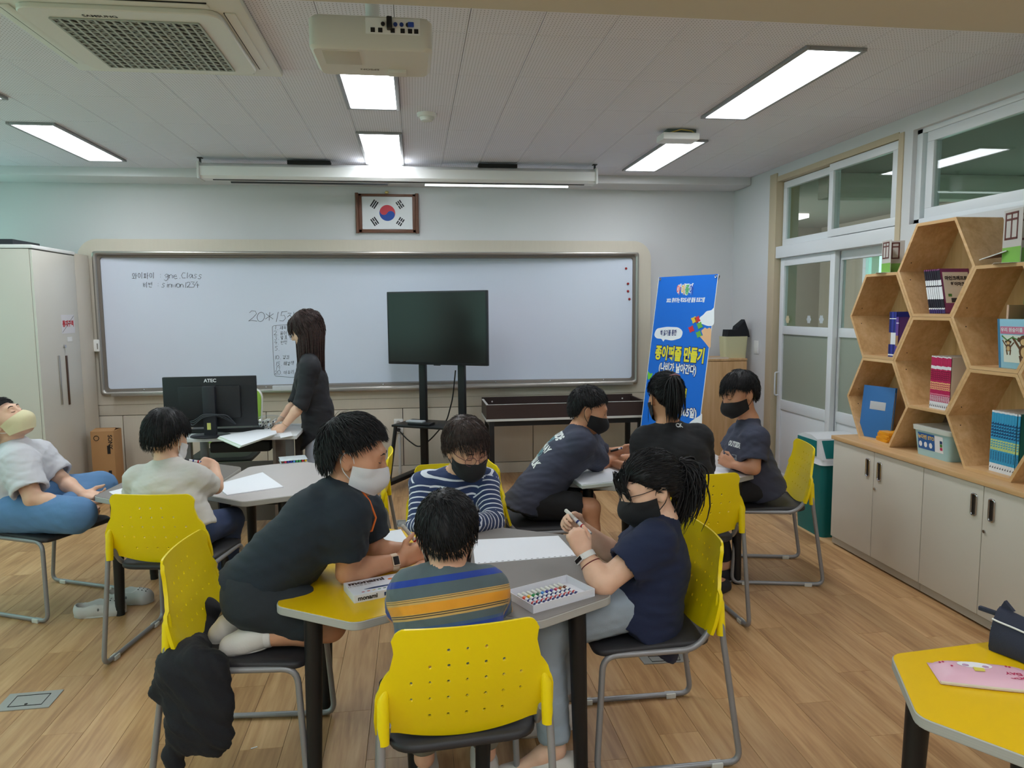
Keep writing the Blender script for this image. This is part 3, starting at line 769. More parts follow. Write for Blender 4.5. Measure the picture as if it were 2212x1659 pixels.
write_board('20*15장', 535, 694, 23, wx=.92, slant=.1)
for s, x, y in (('1. 제목', 592, 712), ('2. 용어 설명', 591, 724), ('3. 발표 순서', 592, 734), ('4. 원인', 592, 744), ('5.', 593, 757), ('10. 결과', 592, 776), ('15. 해결책', 594, 790), ('19', 594, 799), ('20. 마무리', 593, 809)):
    write_board(s, x, y, 8.5, wx=.85, r=.0013, slant=.02, lift=.03)
lb = MB()
for line in ([(640, 699), (588, 704), (590, 760), (593, 812), (630, 815), (668, 812)],):
    pts = []
    for a, b in line:
        w = P(a, b, Y=YM + .08); w = P(a, b, Y=board_y(w.x)); pts.append((w.x, board_y(w.x) - .0012, w.z))
    lb.tube(fillet(pts, .02), .0014, 5)
obj('handwriting_box', lb, ink2_m, wb, True)

# =================================================================== CHAIRS
yellow_m = mat('yellow_plastic', rgb(242, 214, 4), .32, noise=.02, nscale=3)
seat_m = mat('black_vinyl', rgb(46, 45, 48), .5, bump=.12, bscale=350)
tube_m = mat('grey_tube', rgb(150, 150, 152), .38, .35)
glide_m = mat('clear_glide', rgb(205, 205, 198), .4)

def backrest_mesh():
    from mathutils.geometry import delaunay_2d_cdt
    def halfw(z):
        t = (z - .465) / .30
        ks = [(0, .232), (.12, .235), (.35, .232), (.5, .218), (.66, .192), (.8, .184), (.92, .190), (1, .186)]
        for (a, b), (c, d) in zip(ks, ks[1:]):
            if t <= c: 
                u = max(0, (t - a) / (c - a)); u = u * u * (3 - 2 * u); return b + (d - b) * u
        return ks[-1][1]
    def zbot(x): return .468 - .028 * max(0, 1 - (x / .185) ** 2) if abs(x) < .185 else .468
    outline = []
    for i in range(25): x = -.232 + .464 * i / 24; outline.append((x, zbot(x)))
    zs = [.468 + (.765 - .468 - .03) * i / 16 for i in range(1, 17)]
    right = [(halfw(z), z) for z in zs]; outline += right
    for i in range(1, 6): a = PI / 2 * i / 6; outline.append((.186 - .03 + .03 * math.cos(a), .735 + .03 * math.sin(a)))
    for i in range(13): x = .156 - .312 * i / 12; outline.append((x, .765))
    for i in range(1, 6): a = PI / 2 * i / 6; outline.append((-.156 - .03 * math.sin(a), .735 + .03 * math.cos(a)))
    outline += [(-x, z) for x, z in reversed(right)]
    verts = [Vector(p) for p in outline]; n0 = len(verts); edges = [(i, (i + 1) % n0) for i in range(n0)]
    holes = []
    for z, n in ((.705, 3), (.662, 5), (.617, 7), (.568, 7), (.514, 5)):
        for k in range(n):
            x = (k - (n - 1) / 2) * .0475; holes.append((x, z))
    hr = .0056
    for hx, hz in holes:
        s = len(verts)
        for i in range(8): verts.append(Vector((hx + hr * math.cos(2 * PI * i / 8), hz + hr * math.sin(2 * PI * i / 8))))
        edges += [(s + i, s + (i + 1) % 8) for i in range(8)]
    for i in range(-9, 10):
        for j in range(13):
            p = Vector((i * .0245, .455 + j * .0245))
            if abs(p.x) < halfw(p.y) - .012 and p.y > zbot(p.x) + .01 and p.y < .752 and all((p - Vector(h)).length > .009 for h in holes): verts.append(p)
    vo, eo, fo, *_ = delaunay_2d_cdt(verts, edges, [], 1, 1e-6)
    tris = []
    for f in fo:
        c = sum((vo[i] for i in f), Vector((0, 0))) / len(f)
        if any((c - Vector(h)).length < hr * .8 for h in holes): continue
        tris.append(tuple(f))
    def surf(p):
        x, z = p; t = (z - .465) / .30
        y = -.185 - .065 * t + .6 * x * x * (0.6 + .4 * t) - .012 * math.sin(PI * t)
        side = max(0, (abs(x) - .185) / .05)
        if t < .5: y -= .012 * min(1, side)
        return Vector((x, y, z))
    me = MB(); A = [surf(p) for p in vo]
    nrm = [Vector() for _ in A]
    for f in tris:
        nn = (A[f[1]] - A[f[0]]).cross(A[f[2]] - A[f[0]])
        for i in f: nrm[i] += nn
    th = [.007 if abs(p.x) < .18 else .012 for p in vo]
    B = [a - nn.normalized() * t if nn.length > 0 else a for a, nn, t in zip(A, nrm, th)]
    n = len(A); fs = list(tris) + [tuple(reversed([i + n for i in f])) for f in tris]
    cnt = {}
    for f in tris:
        for i in range(3):
            e = (f[i], f[(i + 1) % 3]); cnt[tuple(sorted(e))] = cnt.get(tuple(sorted(e)), []) + [e]
    for k, es in cnt.items():
        if len(es) == 1: a, b = es[0]; fs.append((b, a, a + n, b + n))
    me.add(A + B, fs)
    return me
def make_chair():
    t = thing('stacking_chair', 'x', 'chair', (0, 0, 0), 0, 'yellow-backed stacking chairs')
    obj('backrest', backrest_mesh(), yellow_m, t, smooth=50)
    for s in (-1, 1):
        obj('back_sleeve', MB().tube([(s * .214, -.212, .462), (s * .212, -.205, .575), (s * .204, -.204, .605)], [.0155, .0155, .006], 12), yellow_m, t, smooth=50)
        pts = fillet([(s * .216, -.206, .55), (s * .220, -.215, .46), (s * .226, -.285, .013), (s * .226, .215, .013), (s * .207, .190, .412), (s * .205, -.13, .412), (s * .203, -.195, .50)], [0, .05, .045, .045, .05, .07, 0], 6)
        obj('side_frame', MB().tube(pts, .0105, 10), tube_m, t, smooth=60)
        for y in (-.20, .14): obj('glide', MB().box(s * .226 - .014, s * .226 + .014, y - .02, y + .02, 0, .02, .003), glide_m, t)
    obj('cross_bar', MB().cyl((-.205, .12, .408), (.205, .12, .408), .009, 10), tube_m, t)
    obj('cross_bar', MB().cyl((-.205, -.10, .408), (.205, -.10, .408), .009, 10), tube_m, t)
    sm = MB(); G = []
    outl = fillet([(-.195, -.20, 0), (.195, -.20, 0), (.215, .215, 0), (-.215, .215, 0)], [.08, .08, .06, .06], 6, True)
    nO = len(outl)
    def lay(k, z): return [(p.x * k, (p.y - .01) * k + .01, z - (.012 * ((p.y - .05) / .2) ** 2 if p.y > .05 else 0) * (1 if k > .5 else 0)) for p in outl]
    rings = [lay(.96, .412), lay(1.0, .418), lay(1.0, .430), lay(.97, .438), lay(.8, .437), lay(.4, .434), lay(.05, .434)]
    vs = [p for r in rings for p in r]; fs = [tuple(reversed(range(nO)))]
    for r in range(len(rings) - 1):
        for i in range(nO): j = (i + 1) % nO; fs.append((r * nO + i, r * nO + j, (r + 1) * nO + j, (r + 1) * nO + i))
    fs.append(tuple(range((len(rings) - 1) * nO, len(rings) * nO)))
    sm.add(vs, fs)
    obj('seat', sm, seat_m, t, smooth=60)
    return t
chair0 = make_chair()
CHAIRS = [  # x, y, heading (direction the sitter faces, degrees)
    (.094, 1.99, 94.8, 'yellow-backed chair of boy in blue and orange striped polo'),
    (-1.11, 3.50, 80, 'yellow-backed chair of white-shirted boy at dark grey desk'),
    (-.57, 2.52, -4.6, 'yellow-backed chair with black jacket on it under kneeling boy'),
    (.78, 2.44, 180, 'yellow-backed chair of ponytailed girl in navy shirt'),
    (1.33, 3.47, 92, 'yellow-backed chair of girl in black shirt facing the banner'),
    (1.994, 3.94, 167, 'yellow-backed chair in front of teal waste bin'),
    (-.385, 4.07, 180, 'empty yellow-backed chair at pale desk near the television stand'),
    (.61, 3.77, 4, 'yellow-backed chair of boy leaning forward with lettering on his back'),
    (.17, 3.44, -90, 'yellow-backed chair hidden behind boy in navy striped shirt'),
    (-1.95, 4.08, -25, 'chair of boy sitting cross-legged in jeans'),
]
for k, (x, y, h, lab) in enumerate(CHAIRS):
    rz = math.radians(h - 90)
    if k == 0: chair0.location = (x, y, 0); chair0.rotation_euler = (0, 0, rz); chair0['label'] = lab
    else: dup(chair0, (x, y, 0), rz, lab)

# =================================================================== DESKS
TZ = .62
edge_m = mat('edge_band', rgb(176, 174, 168), .5, noise=.25, nscale=1.0, stretch=(.1, .1, 320))
HL, HW = .48, .27
def make_desk(label, top_m, tip, ang, first=None):
    a = math.radians(ang); c = Vector((tip[0] + HL * math.cos(a), tip[1] + HL * math.sin(a), 0))
    t = thing('hexagonal_desk', label, 'desk', c, a - PI / 2, 'hexagonal student desks')
    k = HW * math.tan(PI / 6)
    poly = [(p.x, p.y) for p in fillet([(0, -HL, 0), (HW, -HL + k, 0), (HW, HL - k, 0), (0, HL, 0), (-HW, HL - k, 0), (-HW, -HL + k, 0)], .03, 4, True)]
    obj('edge_band', MB().prism(poly, TZ - .028, TZ - .0012, None, .002), edge_m, t)
    obj('top_surface', MB().prism([(x * .990, y * .994) for x, y in poly], TZ - .0015, TZ), top_m, t)
    for sx in (-1, 1):
        for y, x in ((-.335, .15), (.16, .20)):
            lg = obj('leg', MB().tube([(sx * (x + .012), y * 1.03, .03), (sx * x, y, TZ - .03)], [.023, .030], 16), black_m, t, smooth=60)
            obj('foot', MB().tube([(sx * (x + .012), y * 1.03, 0), (sx * (x + .012), y * 1.03, .034)], [.021, .021], 14), mat('rubber', rgb(30, 30, 30), .7), lg)
    fr = MB()
    fr.box(-.20, -.17, -.30, .30, TZ - .058, TZ - .028).box(.17, .20, -.30, .30, TZ - .058, TZ - .028).box(-.17, .17, -.32, -.29, TZ - .058, TZ - .028).box(-.17, .17, .27, .30, TZ - .058, TZ - .028)
    obj('under_frame', fr, black_m, t)
    return t
lam_y = mat('laminate_yellow', rgb(236, 192, 14), .28, noise=.02, nscale=4)
lam_g = mat('laminate_grey', rgb(134, 128, 124), .35, noise=.03, nscale=30)
lam_l = mat('laminate_pale', rgb(196, 190, 188), .33, noise=.02, nscale=30)
desk_y = make_desk('yellow hexagonal desk carrying the white marker carton', lam_y, P(766, 1346, Z=TZ), 87)
desk_g = make_desk('dark grey hexagonal desk holding open marker tray', lam_g, P(1163, 1343, Z=TZ), 90)
desk_l = make_desk('pale grey hexagonal desk with small clear marker case', lam_l, P(526, 1084, Z=TZ), 82)
desk_d = make_desk('dark grey hexagonal desk in front of the tall cabinet', lam_g, (-1.385, 3.70), 85)
desk_a = make_desk('pale hexagonal desk with sketchbook stack beside leaning boy', lam_l, (1.06, 3.63), 90)
desk_b = make_desk('pale hexagonal desk under arms of boy by waste bin', lam_l, (1.607, 3.64), 90)
desk_n = make_desk('yellow hexagonal desk with pink pencil pouch near low cupboards', lam_y, P(1980, 1546, Z=TZ), 5)

# =================================================================== LOW CUPBOARDS, WORKTOP
ctop = .72; cxf = 2.672
door_m = mat('cupboard_white', rgb(206, 200, 188), .42, noise=.02, nscale=6)
maple = lambda n, ax: wood_mat(n, rgb(196, 152, 102), rgb(212, 170, 120), rgb(224, 186, 140), axis=ax, scale=.9, rough=.42, vary=.05, bump=.02)
maple_y = maple('maple_y', 1); maple_z = maple('maple_z', 2)
ydoor = [P(a, b, X=cxf).y for a, b in ((1801, 955), (1889, 976), (1996, 1008), (2126, 1050))]
w1 = (ydoor[0] - ydoor[2]) / 2
edges_y = [ydoor[0], ydoor[1], ydoor[2], ydoor[3]]
u = ydoor[0] - ydoor[2]
units = [(ydoor[0], ydoor[1], ydoor[2]), (ydoor[2], ydoor[3], ydoor[2] - u), (ydoor[2] - u, ydoor[2] - 1.5 * u, ydoor[2] - 2 * u)]
ulab = ['white two-door low cupboard beside teal waste bin', 'white two-door low cupboard between the other two cupboards', 'white two-door low cupboard behind yellow desk with pencil cases']
for (ya, ym_, yc), lab in zip(units, ulab):
    t = thing('low_cupboard', lab, 'cupboard', (cxf + .22, (ya + yc) / 2, 0), 0, 'low cupboards along right wall')
    obj('body', MB().box(cxf + .02, XR - .003, yc + .001, ya - .001, .055, ctop - .026), door_m, t, True)
    obj('plinth', MB().box(cxf + .012, cxf + .03, yc + .002, ya - .002, .012, .056).box(cxf + .05, XR - .01, yc + .03, ya - .03, 0, .054), mat('plinth_grey', rgb(178, 170, 156), .5), t, True)
    for (y1, y0, hs) in ((ya, ym_, -1), (ym_, yc, 1)):
        dr = obj('door', MB().box(cxf, cxf + .018, y0 + .0025, y1 - .0025, .058, ctop - .029, .0015), door_m, t, True)
        hy = (y0 + .055) if hs < 0 else (y1 - .055)
        h = MB(); hz0, hz1 = .535, .640; w = .016
        pts = fillet([(cxf - .003, hy - w, hz0), (cxf - .003, hy + w, hz0), (cxf - .003, hy + w, hz1), (cxf - .003, hy - w, hz1)], .012, 4, True)
        h.tube(pts, .0045, 8, closed=True)
        obj('handle', h, chrome_m, dr, True)
        obj('handle_recess', MB().box(cxf - .0012, cxf + .001, hy - w + .003, hy + w - .003, hz0 + .004, hz1 - .004), mat('recess_dark', rgb(56, 50, 46), .35, .4), dr, True)
        if hs > 0: obj('lock', MB().cyl((cxf - .006, y1 - .018, .475), (cxf, y1 - .018, .475), .008, 14), chrome_m, dr, True)
tag(obj('worktop', MB().box(cxf - .012, XR - .003, units[-1][2] - .01, ydoor[0] + .012, ctop - .025, ctop, .003), maple_y), 'long maple worktop across the low cupboards', 'worktop')

# ---- honeycomb shelf
HX0, HX1 = 2.755, 3.02; HR = .2955; HT = .017
hs = thing('honeycomb_shelf', 'maple honeycomb shelf of hexagonal cells standing on worktop', 'shelf', (2.88, 3.4, ctop))
def hexpts(cy, cz, r): return [(cy + r * math.cos(PI / 3 * k), cz + r * math.sin(PI / 3 * k)) for k in range(6)]
ch = HR * math.sqrt(3) / 2 * 1.0
colsY = [4.052, 3.608, 3.165, 2.721, 2.278]
zB = ctop + ch
cells = [(colsY[0], zB), (colsY[0], zB + 2 * ch), (colsY[1], zB + ch), (colsY[1], zB + 3 * ch), (colsY[2], zB), (colsY[2], zB + 2 * ch), (colsY[3], zB + ch), (colsY[4], zB), (colsY[4], zB + 2 * ch)]
for cy, cz in cells:
    o_ = hexpts(cy, cz, HR - .0008); i_ = hexpts(cy, cz, HR - HT * 1.1547)
    mb = MB()
    for k in range(6):
        j = (k + 1) % 6
        q = [o_[k], o_[j], i_[j], i_[k]]
        vs = [(HX0, y, z) for y, z in q] + [(HX1, y, z) for y, z in q]
        mb.add(vs, [(0, 1, 2, 3), (7, 6, 5, 4), (0, 4, 5, 1), (1, 5, 6, 2), (2, 6, 7, 3), (3, 7, 4, 0)])
    c_ = obj('hexagon_cell', mb, maple_y, hs, True, smooth=30)
    obj('back_panel', MB().prism([(y, z) for y, z in hexpts(cy, cz, HR - HT)], HX1 - .008, HX1 - .002, basis((0, 1, 0), (0, 0, 1), (1, 0, 0), (0, 0, 0))), maple_z, c_, True)
    sc_ = MB()
    for k in (1, 4):
        p_, q_ = Vector(i_[k]), Vector(i_[(k + 1) % 6]); 
    for k in range(6):
        p_, q_ = Vector(i_[k]), Vector(i_[(k + 1) % 6]); mm = p_.lerp(q_, .8 if k % 2 else .2); nin = (Vector((cy, cz)) - mm).normalized()
        sc_.cyl((HX0 + .05, mm.x, mm.y), (HX0 + .05, mm.x + nin.x * .0015, mm.y + nin.y * .0015), .003, 8)
    obj('screw_holes', sc_, dark_m, c_, True, kind='stuff')

# ---- books
def book(name, label, cat, group, x_front, y, z, th, h, depth, cover, spine_cols, lean=0.0, page_m=None, parent=None, titles=()):
    """book standing on z with its spine to the room (-X); th along Y"""
    t = thing(name, label, cat, (x_front, y, z), 0, group)
    t.rotation_euler = (lean, 0, 0)
    obj('pages', MB().box(.004, depth - .003, -th / 2 + .0015, th / 2 - .0015, .003, h - .003), page_m or MATS['page_paper'], t)
    cv = MB().box(0, depth, -th / 2, -th / 2 + .0014, 0, h).box(0, depth, th / 2 - .0014, th / 2, 0, h)
    obj('cover', cv, cover, t)
    sp = MB(); z0 = 0.0
    ms = []
    for k, (frac, m_) in enumerate(spine_cols):
        z1 = z0 + frac * h; sp.cur = k; sp.box(-.001, .003, -th / 2, th / 2, z0, z1); ms.append(m_); z0 = z1
    obj('spine', sp, ms, t)
    for a0, a1, n_, m_, wf in titles:
        tp = MB(); st_ = (a1 - a0) * h / n_
        for i in range(n_):
            zz = a0 * h + st_ * i; w_ = th * wf * (.5 if i % 3 else .42)
            tp.box(-.0014, -.0009, -w_, w_, zz + st_ * .12, zz + st_ * .5); tp.box(-.0014, -.0009, -w_, -w_ * .3, zz + st_ * .5, zz + st_ * .85)
        obj('title_print', tp, m_, t, kind='stuff')
    return t
mat('page_paper', rgb(226, 220, 206), .8)
c_ = lambda n, r, g, b, ro=.38: mat('print_' + n, rgb(r, g, b), ro)
def floorz(cy, cz): return cz - ch + HT + .0005
# blue novels in upper left cell
cy, cz = cells[1]; zf = floorz(cy, cz)
y = 3.995
blues = [c_('blue', 48, 58, 150), c_('blue_dark', 30, 36, 104), c_('violet', 104, 70, 150)]
for k in range(7):
    th = .0105 if k != 0 else .015
    cvm = blues[2] if k >= 5 else (blues[0] if k % 3 else blues[1])
    book('book', 'blue spine novel with white title band in left upper hexagon', 'book', 'blue novels in honeycomb cell', 2.79, y, zf, th, (.265 if k < 5 else .235), .17, cvm,
         [(.14, cvm), (.02, c_('white', 232, 232, 236)), (.30, cvm), (.26, c_('white', 232, 232, 236) if k in (1, 2, 3, 4) else c_('tan', 170, 130, 90)), (.22, cvm), (.03, c_('white', 232, 232, 236)), (.03, cvm)][::-1], 0.0)
    y -= th + .0006
# purple comics leaning in the top cell
cy, cz = cells[3]; zf = floorz(cy, cz)
pur = c_('plum', 128, 62, 112); blk = c_('black', 30, 28, 40)
y = 3.672
for k in range(9):
    big = k == 8
    book('book', 'plum comic with black and white spine leaning in top hexagon' if not big else 'plum comic with white cover panel leaning last in top hexagon', 'book', 'leaning plum comics', 2.80 if not big else 2.785, y, zf + .002, .0125, .245, .17, pur,
         [(.09, c_('indigo', 52, 40, 96)), (.03, c_('white', 232, 232, 236)), (.20, blk), (.03, c_('white', 232, 232, 236)), (.25, c_('white', 232, 232, 236)), (.03, blk), (.12, c_('white', 232, 232, 236)), (.22, blk), (.03, pur)], -.26)
    y -= .0160
t = bpy.data.objects['book.%03d' % 15] if 'book.015' in bpy.data.objects else None
# front cover panel of the last plum comic: white sheet with title print
last = [o for o in COL.objects if o.get('label', '').startswith('plum comic with white cover')][0]
Mc = basis((-1, 0, 0), (0, 0, 1), (0, -1, 0), (0, 0, 0))
pn = obj('cover_panel', MB().box(.012, .162, -.0072, -.00625, .055, .225), c_('cover_white', 226, 222, 214), last)
text_obj('cover_title', '마인크래프트', blk, last, .024, basis((1, 0, 0), (0, 0, 1), (0, -1, 0), (.088, -.0078, .19)), .0012, world=False)
text_obj('cover_title', '하이마크', blk, last, .022, basis((1, 0, 0), (0, 0, 1), (0, -1, 0), (.093, -.0078, .158)), .0012, world=False)
obj('cover_leaf', MB().box(.03, .05, -.0082, -.0072, .09, .105), c_('leaf', 70, 130, 60), last)
obj('cover_picture', MB().box(.045, .12, -.0082, -.0072, .058, .082), c_('slate', 52, 54, 66), last)
# pink series
cy, cz = cells[2]; zf = floorz(cy, cz)
y = 3.618; pk = c_('crimson', 190, 36, 88)
for k in range(11):
    book('book', 'white and crimson series volume in middle hexagon', 'book', 'crimson series in honeycomb cell', 2.785, y, zf, .0127, .285 - .0015 * (k % 3), .19, c_('cover_cream', 224, 214, 206),
         [(.14, c_('white', 232, 232, 236)), (.13, pk), (.02, c_('pinkish', 226, 140, 160)), (.08, pk), (.14, c_('peach', 240, 190, 130)), (.25, pk), (.06, c_('white', 232, 232, 236)), (.16, pk), (.02, c_('white', 232, 232, 236))], 0, titles=((.15, .26, 5, c_('white', 232, 232, 236), .8), (.38, .50, 3, pk, .9), (.55, .74, 5, c_('plum_dark', 120, 16, 52), .9), (.03, .10, 1, c_('slate', 52, 54, 66), .5)))
    y -= .0137
# blue comics
cy, cz = cells[4]; zf = floorz(cy, cz)
y = 3.195; cb = c_('azure', 62, 160, 205); cn = c_('navy', 24, 60, 110)
for k in range(11):
    if k == 10: y -= .004
    book('book', 'azure comic volume with navy lettering in lower hexagon', 'book', 'azure comics in honeycomb cell', 2.80, y, zf, .0143, .300 - .0012 * (k % 2), .19, c_('teal_cover', 40, 120, 120) if k == 10 else c_('cover_cream', 224, 214, 206),
         [(.14, c_('white', 232, 232, 236)), (.22, cb), (.17, c_('lime', 196, 214, 140)), (.44, cb), (.03, c_('white', 232, 232, 236))], 0, titles=((.19, .34, 8, cn, .5), (.40, .52, 3, cb, .8), (.57, .82, 5, cn, .95), (.05, .10, 1, c_('slate', 52, 54, 66), .5)))
    y -= .0153
# picture book with monkeys, board book and word boxes
cy, cz = cells[5]; zf = floorz(cy, cz)
t = thing('picture_book', 'light blue picture book with brown monkeys facing out', 'book', (2.79, 3.05, zf)); t.rotation_euler = (0, -.10, 0)
obj('cover', MB().box(0, .006, -.14, .105, 0, .235, .002), c_('sky', 150, 200, 222), t)
obj('spine', MB().box(-.0005, .0065, .105, .117, 0, .235), c_('sky_dark', 70, 130, 170), t)
obj('title_band', MB().box(-.001, .0, -.14, .10, .165, .200), c_('band_pink', 206, 120, 150), t)
text_obj('title', '우리 원숭이를 찾아줘', c_('white', 232, 232, 236), t, .022, basis((0, -1, 0), (0, 0, 1), (-1, 0, 0), (-.0014, -.0, .183)), .0005, world=False)
mb = MB(); br = c_('monkey_brown', 104, 72, 48)
obj('picture_field', MB().box(-.0008, .0, -.13, .085, .03, .160), c_('cream_field', 222, 226, 214), t)
def disc(mb_, y, z, ry, rz_, off=-.0012): 
    mb_.prism([(ry * math.cos(2 * PI * i / 16), rz_ * math.sin(2 * PI * i / 16)) for i in range(16)], 0, .0006, basis((0, -1, 0), (0, 0, 1), (-1, 0, 0), (off, y, z)))
for (my, mz, s) in ((-.035, .085, 1.0), (.055, .10, .5)):
    m1 = MB(); disc(m1, my, mz, .030 * s, .036 * s); disc(m1, my, mz + .05 * s, .026 * s, .026 * s); disc(m1, my + .028 * s, mz + .055 * s, .010 * s, .011 * s); disc(m1, my - .028 * s, mz + .055 * s, .010 * s, .011 * s)
    m1.obox((-.0014, my + .045 * s, mz + .04 * s), (0, .6, .8), (0, -.8, .6), (1, 0, 0), .07 * s, .012 * s, .0006); m1.obox((-.0014, my - .045 * s, mz + .03 * s), (0, -.7, .7), (0, -.7, -.7), (1, 0, 0), .06 * s, .012 * s, .0006)
    m1.obox((-.0014, my + .02 * s, mz - .045 * s), (0, .2, 1), (0, -1, .2), (1, 0, 0), .05 * s, .013 * s, .0006); m1.obox((-.0014, my - .02 * s, mz - .045 * s), (0, -.2, 1), (0, -1, -.2), (1, 0, 0), .05 * s, .013 * s, .0006)
    obj('printed_monkey', m1, br, t)
    m2 = MB(); disc(m2, my, mz - .004, .018 * s, .024 * s, -.0019); disc(m2, my, mz + .044 * s, .018 * s, .015 * s, -.0019); obj('printed_belly', m2, c_('tan_light', 214, 180, 130), t)
m3 = MB(); m3.tube([(-.0016, .09, .155), (-.0016, .06, .135), (-.0016, .03, .15), (-.0016, .0, .14)], .003, 5); obj('printed_vine', m3, c_('leaf', 70, 130, 60), t)
t = thing('board_book', 'plain tan board book standing behind picture book', 'book', (2.83, 3.178, zf))
obj('cover', MB().box(0, .19, -.006, .006, 0, .30, .002), c_('kraft', 190, 150, 110), t); obj('spine', MB().box(-.002, .002, -.006, .006, 0, .30), c_('kraft_spine', 214, 176, 150), t)
for k, (z0, z1, cc, lab) in enumerate(((.0, .245, c_('box_base', 120, 190, 150), 'tall mint word card box behind monkey picture book'), (.246, .30, c_('box_violet', 170, 150, 210), 'lilac word card box stacked between green ones'), (.301, .36, c_('box_mint', 130, 200, 160), 'mint word card box on top of lilac one'))):
    o = thing('card_box', lab, 'box', (2.90, 3.0, zf + z0), 0, 'stacked word card boxes')
    obj('body', MB().box(-.05, .05, -.11, .09 + .006 * k, 0, z1 - z0, .003), cc, o); obj('end_band', MB().box(-.0505, .05, .09 + .006 * k, .10 + .006 * k, 0, z1 - z0, .003), c_('band_%d' % k, (30, 90, 40)[k], (150, 70, 160)[k], (80, 150, 80)[k]), o)
    text_obj('print', '낱말', c_('white', 232, 232, 236) if k == 0 else blk, o, .03, basis((0, -1, 0), (0, 0, 1), (-1, 0, 0), (-.0508, 0, (z1 - z0) / 2)), .001, world=False)
# blue folder and amber booklets
cy, cz = cells[0]; zf = floorz(cy, cz)
t = thing('folder', 'blue folder with grey name label leaning in left lower hexagon', 'folder', (2.80, 4.12, zf)); t.rotation_euler = (0, .10, math.radians(14))
bl = c_('folder_blue', 52, 112, 176, .5)
obj('cover', MB().box(0, .003, -.115, .115, 0, .32, .0012).box(.016, .019, -.113, .115, 0, .32, .0012), bl, t); obj('spine', MB().box(0, .019,   .112, .117, 0, .32, .001), bl, t)
obj('sheets', MB().box(.004, .015, -.108, .11, .004, .292), MATS['page_paper'], t)
lbm = obj('name_label', MB().box(-.001, .0, -.06, .055, .175, .225, .0003), c_('label_grey', 190, 190, 194), t)
for k in range(7):
    o = obj('booklet', MB().box(-.075, .075, -.055, .055, 0, .0085, .001), c_('amber', 236, 160, 30)); o.location = (2.845, 4.0 + .003 * ((k * 7) % 3) - .004 * k, zf + .0088 * k); o.rotation_euler = (0, 0, .10 * ((k % 3) - 1))
    tag(o, 'thin amber booklet in stack beside blue folder', 'booklet', 'amber booklets in stack')
# lidded storage box in the low gap
t = thing('storage_box', 'pale blue lidded plastic storage box with printed label', 'storage box', (2.90, 3.60, ctop))
pb = mat('box_pale_blue', rgb(166, 200, 204), .35)
def taper(x0, x1, y0, y1, z0, z1, k): 
    cx_, cy_ = (x0 + x1) / 2, (y0 + y1) / 2
    m_ = MB(); lo = [(p.x, p.y) for p in fillet([(x0, y0, 0), (x1, y0, 0), (x1, y1, 0), (x0, y1, 0)], .03, 4, True)]
    n_ = len(lo); vs = [(cx_ + (x - cx_) * k, cy_ + (y - cy_) * k, z0) for x, y in lo] + [(x, y, z1) for x, y in lo]
    fs = [tuple(reversed(range(n_))), tuple(range(n_, 2 * n_))] + [(i, (i + 1) % n_, n_ + (i + 1) % n_, n_ + i) for i in range(n_)]
    return m_.add(vs, fs)
bx = (-.12, .11, -.15, .14)
obj('body', taper(*bx, 0.0, .145, .88), pb, t, smooth=50); obj('lid', taper(bx[0] - .008, bx[1] + .008, bx[2] - .008, bx[3] + .008, .140, .165, .985), mat('box_lid', rgb(208, 212, 204), .4), t, smooth=50)
s0 = Vector((-.1205, 0, 0)); Ml = basis((0, -1, 0), (-.096, 0, .995), (-.995, 0, -.096), (-.1145, 0, .083))
lbx = obj('printed_label', MB().box(-.10, .03, -.045, .045, 0, .001, 0, Ml), c_('label_blue', 34, 92, 160), t)
obj('label_white', MB().box(.032, .095, -.045, .045, 0, .001, 0, Ml), c_('white', 232, 232, 236), t)
text_obj('label_lettering', '뉴다빈 STO', c_('label_yellow', 230, 190, 90), t, .026, Ml @ Matrix.Translation((-.035, .022, .0014)), .001, world=False)
for k in range(3): obj('label_picture', MB().prism([(.013 * math.cos(i), .016 * math.sin(i)) for i in [2 * PI * j / 7 for j in range(7)]], .0012, .0018, Ml @ Matrix.Translation((-.08 + .04 * k, -.018, 0))), c_('white', 232, 232, 236), t)
for k, cc in enumerate(('crimson', 'leaf', 'navy')): obj('label_strip', MB().box(.072, .09, -.03 + .018 * k, -.014 + .018 * k, .0011, .0016, 0, Ml), c_(cc, 190, 36, 88), t)

# ---- folded card house models on the shelf
brick_m = c_('door_brown', 96, 44, 36); card_m = c_('card_grey', 190, 184, 178); grass_m = c_('card_green', 120, 175, 70); cream_c = c_('card_white', 228, 228, 226)
def house(name, label, loc, rz, s=1.0):
    t = thing(name, label, 'paper model', loc, rz, 'folded card house models')
    for k, a in enumerate((0.0, -1.15)):
        M = Matrix.Rotation(a, 4, 'Z')
        wl_ = obj('card_wall', MB().box(0, .125 * s, -.001, .001, 0, .20 * s, 0, M), card_m, t)
        obj('grass_print', MB().box(.002 * s, .123 * s, -.0018, .0018, 0, .06 * s, 0, M), grass_m, wl_)
        f = MB(); x0, x1, z0, z1 = .012 * s, .098 * s, .088 * s, .19 * s; w = .008 * s
        for (a0, a1, b0, b1) in ((x0, x1, z0, z0 + w), (x0, x1, z1 - w, z1), (x0, x0 + w, z0, z1), (x1 - w, x1, z0, z1), ((x0 + x1) / 2 - w / 2, (x0 + x1) / 2 + w / 2, z0, z1), (x0, x1, (z0 + z1) / 2 + .02 * s, (z0 + z1) / 2 + .028 * s)): f.box(a0, a1, -.0022, .0022, b0, b1, 0, M)
        obj('window_print', f, brick_m, wl_)
    obj('base_card', MB().box(-.03 * s, .16 * s, -.11 * s, .05 * s, 0, .0015), cream_c, t)
    return t
ztop = cells[1][1] + ch
h1 = house('card_house', 'folded card house with brown window frame on lower shelf peak', (2.79, 4.10, ztop + .0005), math.radians(-35), .95)
